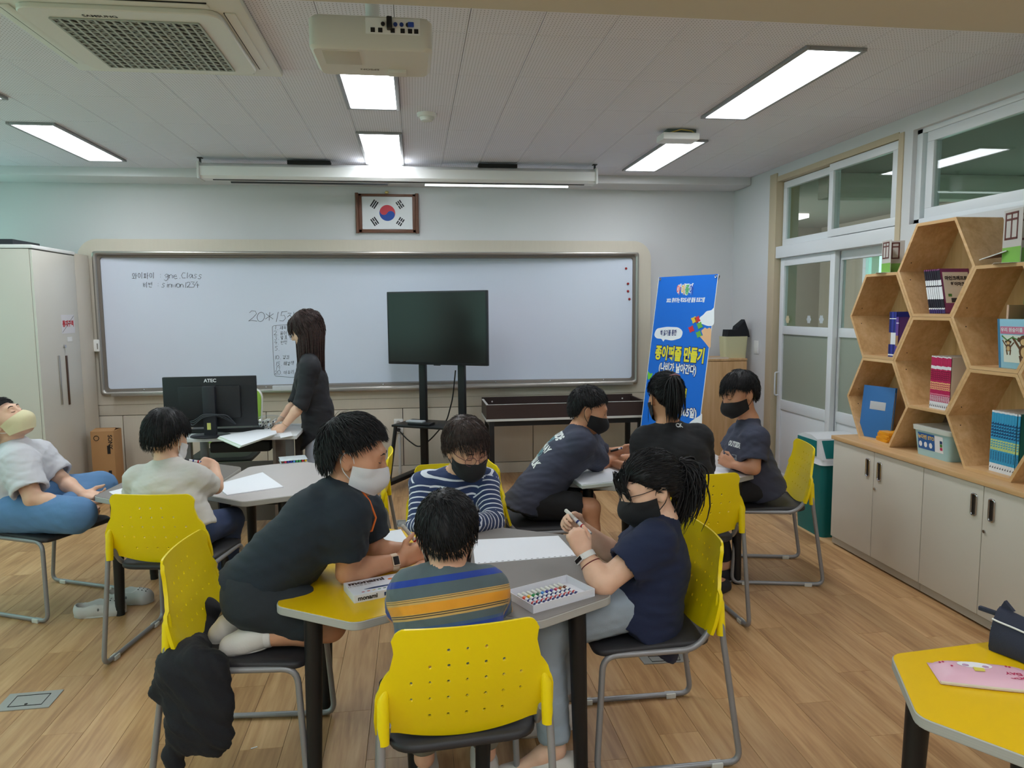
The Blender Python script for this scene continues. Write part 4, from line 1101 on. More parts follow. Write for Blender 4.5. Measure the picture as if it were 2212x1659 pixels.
h2 = house('card_house', 'taller folded card house with brown window frame by orange clip', (2.80, 3.20, cells[5][1] + ch + .0005), math.radians(-38), 1.25)
h3 = house('card_house', 'folded card house standing at the right of another one', (2.90, 3.02, cells[5][1] + ch + .0005), math.radians(-38), 1.25)
t = thing('open_card', 'open white card with brown picture propped on shelf', 'paper model', (2.78, 3.24, cells[5][1] + ch))
obj('leaf', MB().quad((0, .07, .03), (.0, -.09, .06), (.16, -.09, .075), (.16, .07, .045)), brick_m, t); obj('leaf_edge', MB().tube([(-.002, .075, .028), (-.002, -.09, .06)], .003, 5), cream_c, t); obj('base_card', MB().box(0, .17, -.12, .07, .0, .002), mat('card_tan', rgb(190, 160, 100), .7), t)
obj('prop', MB().box(.02, .03, -.085, -.08, .002, .058), cream_c, t)

# ---- waste bin
wbn = thing('waste_bin', 'teal swing-top waste bin with white lid rim', 'bin', (2.80, 4.62, 0))
teal = mat('bin_teal', rgb(4, 104, 104), .4)
def rbox(w0, d0, w1, d1, z0, z1, r=.04, cx_=0, cy_=0):
    m_ = MB(); q0 = fillet([(-w0, -d0, 0), (w0, -d0, 0), (w0, d0, 0), (-w0, d0, 0)], r, 4, True); q1 = fillet([(-w1, -d1, 0), (w1, -d1, 0), (w1, d1, 0), (-w1, d1, 0)], r, 4, True); n_ = len(q0)
    vs = [(p.x + cx_, p.y + cy_, z0) for p in q0] + [(p.x + cx_, p.y + cy_, z1) for p in q1]
    return m_.add(vs, [tuple(reversed(range(n_))), tuple(range(n_, 2 * n_))] + [(i, (i + 1) % n_, n_ + (i + 1) % n_, n_ + i) for i in range(n_)])
obj('body', rbox(.125, .16, .15, .19, 0, .50), teal, wbn, smooth=50)
obj('rim', rbox(.158, .198, .15, .19, .50, .535), mat('bin_white', rgb(214, 216, 220), .4), wbn, smooth=50)
obj('lid_hood', MB().prism([(-.19, .535), (.19, .535), (.12, .665), (.05, .685), (-.05, .685), (-.12, .665)][::-1] if False else [(-.19, .535), (.19, .535), (.12, .665), (.05, .685), (-.05, .685), (-.12, .665)], -.15, .15, basis((0, 1, 0), (0, 0, 1), (1, 0, 0), (0, 0, 0))), mat('bin_white', rgb(214, 216, 220), .4), wbn)
fl_ = obj('swing_flap', MB().obox((0, -.155, .60), (1, 0, 0), (0, .47, .88), (0, -.88, .47), .24, .125, .01, .003), teal, wbn)
obj('swing_flap', MB().obox((0, .155, .60), (1, 0, 0), (0, -.47, .88), (0, .88, .47), .24, .125, .01, .003), teal, wbn)
for s in (-1,): obj('side_flap', MB().box(-.156, -.15, -.12, .12, .55, .655, .002), teal, wbn)

# =================================================================== FRONT OF ROOM
# tall cabinet on the left
tc_ = thing('tall_cabinet', 'tall cream storage cabinet with two long handles and red notice', 'cabinet', (-3.2, 6.12, 0))
cab_m = mat('cabinet_cream', rgb(208, 204, 194), .28, noise=.02, nscale=3)
X0, X1, Y0_, Y1_, ZT = -3.62, -2.75, 5.78, 6.46, 2.045
obj('carcass', MB().box(X0, X1 - .02, Y0_, Y1_, 0, ZT - .03, .003), cab_m, tc_, True); obj('top_panel', MB().box(X0, X1 + .004, Y0_ - .004, Y1_ + .004, ZT - .026, ZT, .004), white_m, tc_, True)
dr = obj('door', MB().box(X1 - .018, X1, Y0_ + .004, Y1_ - .004, .06, ZT - .035, .002), cab_m, tc_, True)
for px, mm, lab in ((130, metal_m, 'aluminium handle strip'), (146, mat('handle_brown', rgb(72, 46, 28), .4), 'dark brown handle slot')):
    a_ = P(px - 4, 768, X=X1); c_2 = P(px + 4, 874, X=X1); yy = (a_.y + c_2.y) / 2
    h_ = obj('handle', MB().box(X1, X1 + .008, yy - .013, yy + .013, c_2.z, a_.z, .004), mm, dr, True); h_['label'] = lab
q = P(138, 748, X=X1); obj('lock', MB().cyl((X1, q.y, q.z), (X1 + .014, q.y, q.z), .013, 16), chrome_m, dr, True)
a_, c_2 = P(131, 680, X=X1), P(162, 719, X=X1)
nt_ = obj('notice', MB().box(X1 + .0005, X1 + .0015, c_2.y, a_.y, c_2.z, a_.z), mat('notice_paper', rgb(222, 220, 224), .7), dr, True)
text_obj('notice_lettering', '통제구역', mat('notice_red', rgb(190, 24, 36), .6), nt_, .052, basis((0, 1, 0), (0, 0, 1), (1, 0, 0), (X1 + .002, (a_.y + c_2.y) / 2, (a_.z + c_2.z) / 2)), .0025, sx=1.0)
obj('notice_line', MB().tube([(X1 + .002, a_.y + .01, c_2.z + .01), (X1 + .002, c_2.y - .01, a_.z - .01)], .0012, 5), dark_m, nt_, True)
a_, c_2 = P(145, 728, X=X1), P(156, 737, X=X1); obj('asset_tag', MB().box(X1 + .0005, X1 + .0012, c_2.y, a_.y, c_2.z, a_.z), white_m, dr, True)
struct('trim_10', MB().box(X0, X1 - .004, Y1_ + .006, YM - .04, 0, ZT - .012, .002), mill_m)
tag(obj('storage_case', MB().box(-3.6, -2.93, 5.9, 6.3, ZT, ZT + .05, .006), mat('case_dark', rgb(36, 40, 46), .5)), 'flat black case lying on top of tall cabinet', 'case')
# white controller on the post
q = P(205, 747, Y=YM - .06)
o = thing('wall_controller', 'small white wall controller left of whiteboard frame', 'controller', (q.x, YM - .02, q.z - .05))
obj('case', MB().box(q.x - .035, q.x + .03, YM - .05, YM - .004, q.z - .052, q.z + .052, .012), white_m, o, True); obj('button_column', MB().box(q.x + .012, q.x + .02, YM - .052, YM - .049, q.z - .03, q.z + .02), mat('print_grey', rgb(120, 116, 108), .6), o, True)
# cardboard carton
kb = mat('cardboard', rgb(176, 132, 88), .75, noise=.05, nscale=10)
b_ = thing('cardboard_box', 'tall brown cardboard carton standing beside tall cabinet', 'box', (-2.62, 6.52, 0))
cx0, cx1, cz1 = P(199, 1000, Y=6.35).x, P(249, 1000, Y=6.35).x, P(225, 932, Y=6.35).z
obj('body', MB().box(cx0, cx1, 6.35, 6.52, 0, cz1, .003), kb, b_, True)
for s, y0 in ((1, 6.35), (-1, 6.52)): obj('flap', MB().quad((cx0, y0, cz1), (cx1, y0, cz1), (cx1 - .01, y0 + s * .09, cz1 + .018), (cx0 + .01, y0 + s * .09, cz1 + .018)), kb, b_, True)
text_obj('carton_lettering', 'SONY', dark_m, b_, .045, basis((0, 0, -1), (1, 0, 0), (0, -1, 0), (cx1 - .03, 6.3485, cz1 - .09)), .001)
obj('printed_mark', MB().tube([(cx0 + .045 + .02 * math.cos(a), 6.349, cz1 - .055 + .02 * math.sin(a)) for a in [2 * PI * i / 16 for i in range(16)]], .0025, 5, closed=True), dark_m, b_, True)
for z in (.28, .07): obj('printed_mark', MB().box(cx1 - .055, cx1 - .03, 6.3485, 6.3495, cz1 - z - .12, cz1 - z - .05), dark_m, b_, True)

# television on rolling stand
tvL0, tvR0 = P(833, 630, Y=6.50), P(1050, 627, Y=6.03); tvL1, tvR1 = P(841, 783, Y=6.50), P(1055, 794, Y=6.03)
ux = Vector((tvR0.x - tvL0.x, tvR0.y - tvL0.y, 0)).normalized(); uz = Vector((0, 0, 1)); uy = uz.cross(ux)   # uy points back
tw = ((tvR0 - tvL0).xy.length + (tvR1 - tvL1).xy.length) / 2; th_ = ((tvL0.z - tvL1.z) + (tvR0.z - tvR1.z)) / 2
tc0 = (tvL0 + tvR0 + tvL1 + tvR1) / 4
ts = thing('television_stand', 'black rolling stand with two posts and shelf under television', 'stand', (tc0.x + uy.x * .10, tc0.y + uy.y * .10, 0))
tv = thing('television', 'large flat black television switched off on rolling stand', 'television', (tc0.x, tc0.y, tc0.z - th_ / 2))
Mt = basis(ux, uy, uz, tc0)
obj('case', MB().box(-tw / 2, tw / 2, 0, .035, -th_ / 2, th_ / 2, .006, Mt).box(-tw / 2 + .12, tw / 2 - .12, .035, .075, -th_ / 2 + .05, th_ / 2 - .12, .01, Mt), mat('tv_bezel', rgb(26, 30, 34), .35), tv, True)
obj('screen', MB().box(-tw / 2 + .014, tw / 2 - .014, -.0012, .002, -th_ / 2 + .022, th_ / 2 - .013, 0, Mt), mat('tv_screen', rgb(34, 34, 32), .2, spec=.35), tv, True)
obj('sensor_bump', MB().box(-.03, .03, .0, .02, -th_ / 2 - .006, -th_ / 2 + .004, .003, Mt), black_m, tv, True)
px_ = .19
for s in (-1, 1): obj('post', MB().box(s * px_ - .032, s * px_ + .032, .08, .12, -tc0.z + .07, .1, .006, Mt), black_m, ts, True)
obj('mount_bracket', MB().box(-.28, .28, .075, .082, -.15, -.05, .002, Mt).box(-.28, .28, .075, .082, .0, .09, .002, Mt), black_m, ts, True)
zs = P(905, 915, Y=6.25).z
obj('shelf', MB().box(-.33, .33, -.22, .14, zs - tc0.z - .02, zs - tc0.z, .006, Mt), black_m, ts, True)
for s in (-1, 1): obj('brace', MB().tube([Mt @ Vector((s * .30, -.20, zs - tc0.z - .02)), Mt @ Vector((s * .33, -.28, -tc0.z + .09))], .017, 8), black_m, ts, True)
for s in (-1, 1):
    obj('base_rail', MB().box(s * .33 - .035, s * .33 + .035, -.36, .28, -tc0.z + .065, -tc0.z + .10, .006, Mt), black_m, ts, True)
    for y in (-.33, .25):
        w_ = Mt @ Vector((s * .33, y, 0)); obj('caster', MB().cyl(Vector((w_.x, w_.y, .03)) - ux * .012, Vector((w_.x, w_.y, .03)) + ux * .012, .03, 16).box(w_.x - .012, w_.x + .012, w_.y - .012, w_.y + .012, .03, .068), black_m, ts, True)
obj('base_plate', MB().box(-.33, .33, .02, .20, -tc0.z + .068, -tc0.z + .09, .004, Mt), black_m, ts, True)
o = thing('remote_controller', 'grey presenter remote lying on stand shelf', 'remote', Mt @ Vector((-.12, -.12, zs - tc0.z)))
obj('shell', MB().box(-.22, -.06, -.17, -.10, zs - tc0.z + .018, zs - tc0.z + .034, .007, Mt), mat('remote_grey', rgb(176, 182, 186), .4), o, True); obj('cradle', MB().box(-.19, .02, -.19, -.09, zs - tc0.z, zs - tc0.z + .019, .006, Mt), black_m, o, True)
# wall outlet, conduit, cord
oq = P(861, 920, Y=YM)
ou = thing('wall_outlet', 'white wall outlet on beige wainscot above conduit', 'outlet', (oq.x, YM, oq.z - .07))
obj('plate', MB().box(oq.x - .042, oq.x + .042, YM - .018, YM + .001, oq.z - .066, oq.z + .066, .006), white_m, ou, True)
for dz in (.03, -.03): obj('socket', MB().cyl((oq.x, YM - .0205, oq.z + dz), (oq.x, YM - .017, oq.z + dz), .021, 20), mat('socket_grey', rgb(170, 170, 170), .5), ou, True)
obj('conduit', MB().cyl((oq.x + .005, YM - .03, .02), (oq.x + .005, YM - .03, oq.z - .07), .012, 12).cyl((oq.x + .005, YM - .03, oq.z - .13), (oq.x + .005, YM - .03, oq.z - .10), .017, 12).cyl((oq.x + .005, YM - .03, .04), (oq.x + .005, YM - .03, .07), .017, 12), mat('conduit_grey', rgb(190, 190, 188), .4), ou, True)
cd = thing('power_cord', 'black power cord from outlet to television stand', 'cord', (oq.x, YM - .03, oq.z - .04))
obj('plug', MB().cyl((oq.x, YM - .055, oq.z - .03), (oq.x, YM - .021, oq.z - .03), .017, 14), black_m, cd, True)
pp = [Vector((oq.x, YM - .055, oq.z - .03)), P(880, 950, Y=6.6), P(905, 968, Y=6.5), P(930, 950, Y=6.45), P(965, 910, Y=6.4), P(978, 860, Y=6.35), P(984, 800, Y=6.33)]
obj('cable', MB().tube(fillet(pp, .06, 6), .006, 8), black_m, cd, True)

# dark trough table
bt = thing('trough_table', 'black-framed table with dark brown open tray top and white edges', 'table', (1.32, 6.45, 0))
q0 = P(1050, 908, Y=6.20); q1 = P(1393, 893, Y=6.20); bx0, bx1 = q0.x, q1.x + .02; zt_ = (q0.z + q1.z) / 2 - .005
by0, by1 = 6.20, 6.66
wal = mat('walnut_laminate', rgb(58, 44, 42), .45, noise=.08, nscale=10, stretch=(.5, 6, 6)); wedge = mat('white_edge', rgb(206, 204, 200), .5)
obj('tray_base', MB().box(bx0, bx1, by0, by1, zt_ - .02, zt_, .002), wedge, bt, True)
hh = .125
obj('tray_side', MB().box(bx0 + .004, bx1 - .004, by0 + .004, by0 + .022, zt_, zt_ + hh), wal, bt, True); obj('tray_side', MB().box(bx0 + .004, bx1 - .004, by1 - .022, by1 - .004, zt_, zt_ + hh + .015), wal, bt, True)
obj('tray_end', MB().box(bx0 + .004, bx0 + .022, by0 + .022, by1 - .022, zt_, zt_ + hh), wal, bt, True); obj('tray_end', MB().box(bx1 - .022, bx1 - .004, by0 + .022, by1 - .022, zt_, zt_ + hh), wal, bt, True)
obj('edge_strip', MB().box(bx0 + .003, bx1 - .003, by0 + .003, by0 + .023, zt_ + hh, zt_ + hh + .002).box(bx0 + .003, bx0 + .023, by0 + .023, by1 - .023, zt_ + hh, zt_ + hh + .002), wedge, bt, True)
obj('tray_floor', MB().box(bx0 + .02, bx1 - .02, by0 + .02, by1 - .02, zt_, zt_ + .003), wal, bt, True)
for x in (bx0 + .10, bx1 - .10):
    for z in (zt_ + .045, zt_ + .10): obj('screw_cap', MB().cyl((x, by1 - .023, z), (x, by1 - .021, z), .008, 12), wedge, bt, True)
obj('apron', MB().box(bx0 + .03, bx1 - .03, by0 + .02, by0 + .05, zt_ - .065, zt_ - .02).box(bx0 + .03, bx1 - .03, by1 - .05, by1 - .02, zt_ - .065, zt_ - .02).box(bx0 + .03, bx0 + .06, by0 + .05, by1 - .05, zt_ - .065, zt_ - .02).box(bx1 - .06, bx1 - .03, by0 + .05, by1 - .05, zt_ - .065, zt_ - .02), black_m, bt, True)
for x in (bx0 + .05, bx1 - .05):
    for y in (by0 + .035, by1 - .035): obj('leg', MB().box(x - .022, x + .022, y - .022, y + .022, 0, zt_ - .02, .003), black_m, bt, True)

# banner on a stand
bn = thing('banner', 'tall blue printed roll-up banner with Korean lettering and hand', 'banner', (2.1, 5.95, 0))
tl = P(1424, 599, Y=6.04); e_d = (P(1381, 950, Y=5.97) - tl).normalized()
o_ = Vector((0, 0, CAM_H)); d_ = P(1552, 592, Y=5.9) - o_; tr_ = o_ + d_ * ((tl - o_).dot(e_d) / d_.dot(e_d))
e_u = tr_ - tl; bw = e_u.length; e_u.normalize()
bh = (tl.z - .06) / -e_d.z
e_n = e_u.cross(-e_d).normalized()      # towards the viewer
if e_n.y > 0: e_n = -e_n
Mb = basis(e_u, -e_d, e_n, tl)          # local: x right, y up (0 at top), z towards viewer
bblue = mat('banner_blue', rgb(14, 112, 222), .45)
sh = obj('sheet', MB().box(0, bw, -bh, 0, -.001, .001, 0, Mb), bblue, bn, True)
edge = MB().box(-.004, .002, -bh, 0, -.0012, .0016, 0, Mb).box(bw - .003, bw + .003, -bh, 0, -.0012, .0016, 0, Mb)
obj('white_border', edge, white_m, sh, True)
obj('stand_pole', MB().tube([Mb @ Vector((bw / 2, 0, -.02)), Mb @ Vector((bw / 2, -bh + .02, -.06))], .008, 8).tube([Mb @ Vector((0, -.01, -.012)), Mb @ Vector((bw / 2, -bh * .5, -.05)), Mb @ Vector((bw, -.01, -.012))], .006, 6), mat('stand_grey', rgb(120, 120, 124), .4, .5), bn, True)
for x in (.02, bw - .02): obj('eyelet', MB().tube([Mb @ Vector((x + .009 * math.cos(a), -.018 + .009 * math.sin(a), .003)) for a in [2 * PI * i / 14 for i in range(14)]], .004, 6, closed=True), chrome_m, bn, True)
for s in (-1, 1):
    f_ = Mb @ Vector((bw / 2 + s * bw * .5, -bh, 0)); f2 = Mb @ Vector((bw / 2, -bh * .55, -.05)); f_.z = .012
    obj('stand_foot', MB().tube([f2, f_ + Vector((0, (.06 if s > 0 else .03), 0))], .007, 8), MATS['stand_grey'], bn, True)
BY = bh / (1000 - 597) * (1000 - 597) 
def bpos(px, py):
    """pixel on the banner sheet -> local banner coordinates"""
    d = CF + (px - 1106) / FPX * CR - (py - 829.5) / FPX * CU; o_ = Vector((0, 0, CAM_H))
    t = (tl - o_).dot(e_n) / d.dot(e_n); w = Mb.inverted() @ (o_ + t * d); return w.x, w.y
def btext(s, px, py, size, m_, bold=0.0, sx=1.0, shear=0.0, z=.002, name='banner_lettering', rot=0.0):
    x, y = bpos(px, py)
    text_obj(name, s, m_, sh, size, Mb @ Matrix.Translation((x, y, z)) @ Matrix.Rotation(rot, 4, 'Z'), bold, sx=sx, shear=shear)
ywh = mat('banner_white', rgb(240, 244, 250), .5); yye = mat('banner_yellow', rgb(238, 228, 60), .5); bnv = mat('banner_navy', rgb(24, 40, 110), .5)
btext('2022. 찾아가는 학교도서관 활동 프로그램', 1480, 649, .041, ywh, .0016, sx=.62, shear=.15)
btext('아이좋아', 1480, 627, .085, ywh, .010, sx=.58, z=.0015); 
for ch_, dx, cc in (('아', -14, (236, 120, 110)), ('이', -4, (240, 190, 80)), ('좋', 5, (110, 190, 120)), ('아', 14, (60, 90, 190))): btext(ch_, 1480 + dx, 627, .085, mat('banner_c%d' % dx, rgb(*cc), .5), .003, sx=.58, z=.0028)
btext('종이퍼즐 만들기', 1467, 767, .125, bnv, .012, sx=.68, z=.0015); btext('종이퍼즐 만들기', 1467, 767, .125, yye, .0055, sx=.68, z=.0028)
btext('(나비가 날아간다)', 1463, 797, .082, bnv, .008, sx=.72, z=.0015); btext('(나비가 날아간다)', 1463, 797, .082, ywh, .003, sx=.72, z=.0028)
btext('가족 만들기', 1446, 853, .12, bnv, .012, sx=.68, z=.0015); btext('가족 만들기', 1446, 853, .12, yye, .0055, sx=.68, z=.0028)
btext('(행복한 365일)', 1466, 889, .085, bnv, .008, sx=.78, z=.0015); btext('(행복한 365일)', 1466, 889, .085, ywh, .003, sx=.78, z=.0028)
def blob(name, pts, m_, z0=.0012, z1=.0018, n=8):
    loc = [bpos(*p) for p in pts]; poly = [(p.x, p.y) for p in fillet([(x, y, 0) for x, y in loc], .03, 4, True)]
    ar = sum(poly[i][0] * poly[(i + 1) % len(poly)][1] - poly[(i + 1) % len(poly)][0] * poly[i][1] for i in range(len(poly)))
    if ar < 0: poly.reverse()
    obj(name, MB().prism(poly, z0, z1, Mb), m_, sh, True)
def clip_r(px): return px
blob('printed_cloud', [(1507, 697), (1512, 685), (1520, 680), (1526, 672), (1538, 670), (1543, 663), (1543, 703), (1530, 705), (1518, 700)], ywh)
blob('speech_bubble', [(1413, 724), (1418, 710), (1440, 706), (1466, 707), (1476, 716), (1472, 730), (1452, 736), (1436, 733), (1433, 739), (1430, 732), (1418, 731)], ywh)
btext('책 읽기를 통한', 1444, 720, .052, bnv, .0014, sx=.62, z=.0025, rot=.05)
skin_p = mat('printed_skin', rgb(236, 188, 142), .5)
blob('printed_hand', [(1535, 755), (1522, 738), (1510, 725), (1512, 722), (1520, 727), (1515, 714), (1520, 711), (1523, 707), (1528, 711), (1533, 707), (1537, 711)], skin_p, .0019, .0025)
for k, (px, py, cc) in enumerate(((1500, 691, (232, 200, 60)), (1507, 690, (214, 50, 60)), (1512, 703, (110, 180, 70)), (1494, 711, (214, 50, 60)), (1510, 722, (110, 180, 70)))):
    pts = [(px + 6 * (1 + .35 * math.cos(4 * a)) * math.cos(a + .4), py + 7 * (1 + .35 * math.cos(4 * a)) * math.sin(a + .4)) for a in [2 * PI * i / 12 for i in range(12)]]
    blob('printed_puzzle_piece', pts, mat('puzzle_%d' % k, rgb(*cc), .5), .0028, .0034)
blob('printed_cloud', [(1487, 915), (1500, 905), (1512, 898), (1517, 892), (1515, 985), (1480, 985)], ywh)
blob('printed_leaf', [(1400, 800), (1404, 808), (1411, 805), (1407, 816), (1399, 822)], mat('banner_green', rgb(130, 210, 60), .5))

# tall wooden cabinet in the right corner with paper bag
wc_ = thing('side_cabinet', 'light wood cabinet standing behind blue banner', 'cabinet', (2.85, 6.5, 0))
ccx0, ccx1, ccz = P(1500, 800, Y=6.35).x, P(1614, 800, Y=6.35).x, P(1570, 775, Y=6.35).z
obj('body', MB().box(ccx0, ccx1, 6.37, YM - .015, .05, ccz - .02, .003), maple_z, wc_, True); obj('door', MB().box(ccx0 + .004, ccx1 - .004, 6.35, 6.37, .06, ccz - .025, .002), maple_z, wc_, True)
obj('top', MB().box(ccx0, ccx1, 6.35, YM - .015, ccz - .02, ccz, .002), maple_z, wc_, True); obj('plinth', MB().box(ccx0 + .02, ccx1 - .02, 6.40, YM - .03, 0, .05), dark_m, wc_, True)
a_, c_2 = P(1564, 770, Y=6.42), P(1616, 770, Y=6.42)
pg = thing('paper_bag', 'cream paper bag holding black cloth on wood cabinet', 'bag', ((a_.x + c_2.x) / 2, 6.5, ccz))
bagm = mat('bag_cream', rgb(206, 204, 164), .7, bump=.2, bscale=20)
bz = P(1590, 727, Y=6.42).z - ccz; bmx = (a_.x + c_2.x) / 2; bhw = (c_2.x - a_.x) / 2
obj('sack', taper(bmx - bhw, bmx + bhw, 6.42, 6.56, ccz, ccz + bz, .9), bagm, pg, True, smooth=30)
bc = P(1590, 727, Y=6.46)
mbk = MB(); pr = [(1566, 728), (1568, 712), (1588, 712), (1590, 705), (1608, 690), (1617, 715), (1619, 728)]
loc = [P(x, y, Y=6.46) for x, y in pr]; poly = [(p.x, p.z) for p in loc]
mbk.prism(poly[::-1] if False else poly, -.05, .05, basis((1, 0, 0), (0, 0, 1), (0, -1, 0), (0, 6.49, 0)), .015)
tag(obj('black_cloth', mbk, mat('cloth_black', rgb(28, 30, 36), .85, bump=.3, bscale=40), smooth=30), 'black folded cloth standing up out of cream paper bag', 'cloth')
o = thing('magazine_stack', 'few magazines lying on wood cabinet beside paper bag', 'magazines', ((ccx0 + .1), 6.45, ccz))
for k in range(2): obj('magazine', MB().box(ccx0 + .02 + .01 * k, bmx - bhw + .02, 6.36, 6.41 + .12 * (1 - k) * 0 , ccz + .006 * k, ccz + .006 * k + .0055), mat('mag_%d' % k, rgb(206, 190, 176) if k else rgb(220, 216, 210), .5), o, True)
q = P(1634, 750, Y=YF - .01); q = P(1634, 750, X=XR - .005)
ls = thing('light_switch', 'white light switch on wall right of paper bag', 'switch', (XR, q.y, q.z))
obj('plate', MB().box(XR - .010, XR, q.y - .045, q.y + .045, q.z - .06, q.z + .06, .004), white_m, ls, True); obj('rocker', MB().box(XR - .014, XR - .009, q.y - .03, q.y + .03, q.z - .045, q.z - .005, .002), white_m, ls, True)

# =================================================================== TEACHER'S DESK
dz = .72
dk = thing('teacher_desk', 'white-topped teacher desk with grey front panel', 'desk', (-1.3, 5.2, 0))
dx0, dx1 = P(407, 948, Z=dz).x, P(632, 940, Z=dz).x + .03
dt = MB().box(-1.56, -.80, 4.96, 5.50, dz - .025, dz, .004)
obj('top', dt, mat('desk_white', rgb(214, 216, 218), .4), dk, True)
grey_p = mat('panel_grey', rgb(122, 118, 116), .5, noise=.03, nscale=8)
obj('front_panel', MB().box(-1.92, -.96, 5.28, 5.30, .06, .49, .002), grey_p, dk, True)
for x in (-1.52, -.86): obj('leg', MB().box(x - .025, x + .025, 5.02, 5.07, 0, dz - .025, .003).box(x - .025, x + .025, 5.40, 5.45, 0, dz - .025, .003), mat('leg_grey', rgb(112, 110, 110), .4, .3), dk, True)
obj('side_panel', MB().box(-.97, -.95, 5.02, 5.45, .06, .69, .002), mat('panel_brown', rgb(120, 108, 100), .5), dk, True)
obj('cable_tray', MB().box(-1.40, -1.0, 5.1, 5.28, .59, .665, .02), mat('bag_black', rgb(26, 26, 28), .6), dk, True)
mo = thing('monitor', 'black monitor seen from behind on teacher desk', 'monitor', (-1.37, 5.08, dz))
mY = 5.06; ml, mr_ = P(345, 815, Y=mY), P(551, 812, Y=mY); mb0, mb1 = P(360, 928, Y=mY), P(558, 917, Y=mY)
mz0, mz1 = (mb0.z + mb1.z) / 2, (ml.z + mr_.z) / 2; mx0, mx1 = (ml.x + mb0.x) / 2, (mr_.x + mb1.x) / 2; mcx = (mx0 + mx1) / 2
mk = mat('monitor_black', rgb(26, 28, 32), .45)
obj('shell', MB().box(mx0, mx1, mY, mY + .03, mz0, mz1, .006), mk, mo, True); obj('rear_hump', MB().box(mx0 + .10, mx1 - .10, mY - .025, mY + .002, mz0 + .06, mz1 - .06, .012), mk, mo, True)
obj('display', MB().box(mx0 + .01, mx1 - .01, mY + .0295, mY + .031, mz0 + .015, mz1 - .01), MATS['tv_screen'], mo, True)
obj('stand_column', MB().box(mcx - .035, mcx + .045, mY - .06, mY - .024, dz + .012, mz1 - .06, .006), mat('stand_black', rgb(36, 38, 44), .4), mo, True)
obj('stand_base', MB().lathe([(.13, 0), (.13, .008), (.12, .013), (.03, .016)], 32, Matrix.Translation((mcx, mY - .03, dz)) @ Matrix.Diagonal((1, .75, 1, 1))), mat('stand_black', rgb(36, 38, 44), .4), mo, True)
text_obj('brand_lettering', 'ATEC', mat('print_white', rgb(220, 220, 220), .5), mo, .032, basis((1, 0, 0), (0, 0, 1), (0, -1, 0), (mcx + .005, mY - .0006, mz1 - .028)), .001)
obj('asset_sticker', MB().box(mcx - .012, mcx + .012, mY - .0612, mY - .0602, dz + .05, dz + .095), mat('sticker_yellow', rgb(214, 214, 120), .6), mo, True)
for k in range(3):
    obj('cable', MB().tube(fillet([(mcx - .14, mY - .01, mz0 + .04), (mcx - .10 + .01 * k, mY - .07, mz0 + .02 + .02 * k), (mcx - .03, mY - .08, mz0 + .08 + .01 * k), (mcx + .06 + .03 * k, mY - .07, mz0 + .09), (mcx + .16, mY - .02, mz0 + .02)], .03), .004, 6), mat('cable_dark', rgb(60, 64, 70), .5), mo, True)
tag(obj('keyboard', MB().box(-1.56 + .02, -1.05, 5.17, 5.31, dz, dz + .03, .006), black_m), 'black keyboard on teacher desk behind monitor base', 'keyboard')
o = thing('document_pile', 'loose printed papers lying behind monitor on desk', 'papers', (-1.2, 5.4, dz))
for k in range(3): obj('sheet', MB().box(-1.50 + .1 * k, -1.02 + .03 * k, 5.33, 5.48, dz + .004 * k, dz + .004 * k + .0035), mat('doc_%d' % k, rgb(*((214, 206, 206), (226, 226, 228), (200, 212, 226))[k]), .7), o, True)
# clear bag of markers on the desk
bgx, bgy = P(582, 930, Z=dz).x, P(582, 930, Z=dz).y + .03
sbg = obj('zip_bag', MB().ball((0, 0, .05), 1, 18, 10, (.125, .09, .055)), clear_m, smooth=180); sbg.location = (bgx, bgy, dz); tag(sbg, 'clear plastic bag bulging with markers on teacher desk', 'bag')
q_ = random.Random(5)
pen_w = mat('pen_white', rgb(226, 226, 220), .4); pen_k = mat('pen_dark', rgb(40, 46, 60), .4)
for k in range(14):
    r_, c2_ = divmod(k, 5); xx = bgx - .07 + .034 * c2_ + .016 * (r_ % 2); zz = dz + .016 + .024 * r_
    o = thing('marker', 'marker pen packed in clear bag on teacher desk', 'marker', (xx, bgy - .05, zz), 0, 'markers in clear bag')
    obj('barrel', MB().cyl((0, .0, 0), (.01 * (k % 3 - 1), .10, 0), .0105, 12), pen_w, o); obj('end_plug', MB().cyl((0, -.004, 0), (0, .001, 0), .006, 10), pen_k, o)
# lime office chair behind the desk
oc = thing('office_chair', 'lime green swivel chair tucked behind teacher desk', 'chair', (-1.25, 5.85, 0))
lime = mat('lime_mesh', rgb(150, 190, 70), .6, noise=.08, nscale=60)
ql = P(563, 850, Y=5.95)
pr = fillet([(-.24, 0, 0), (.22, 0, 0), (.24, .42, 0), (-.24, .42, 0)], .09, 6, True)
obj('backrest', MB().prism([(p.x, p.y) for p in pr], -.012, .012, basis((1, 0, 0), (0, .12, .99), (0, -.99, .12), (ql.x - .235, 5.92, .52)), .004), lime, oc, True)
obj('back_frame', MB().tube([Vector((ql.x - .235, 5.935, .52)) + Vector((p.x, .12 * p.y, .99 * p.y)) for p in pr], .011, 8, closed=True), white_m, oc, True)
obj('seat', MB().prism([(p.x, p.y) for p in fillet([(-.23, -.22, 0), (.23, -.22, 0), (.23, .22, 0), (-.23, .22, 0)], .08, 6, True)], .42, .48, Matrix.Translation((ql.x - .235, 5.72, 0)), .02), mat('seat_dark', rgb(40, 44, 40), .8), oc, True)
sx_, sy_ = ql.x - .235, 5.74
obj('spine', MB().tube(fillet([(sx_, sy_ + .1, .42), (sx_, sy_ + .24, .44), (sx_, sy_ + .22, .62)], .06), .018, 8), black_m, oc, True); obj('gas_lift', MB().cyl((sx_, sy_, .10), (sx_, sy_, .43), .025, 14), black_m, oc, True)
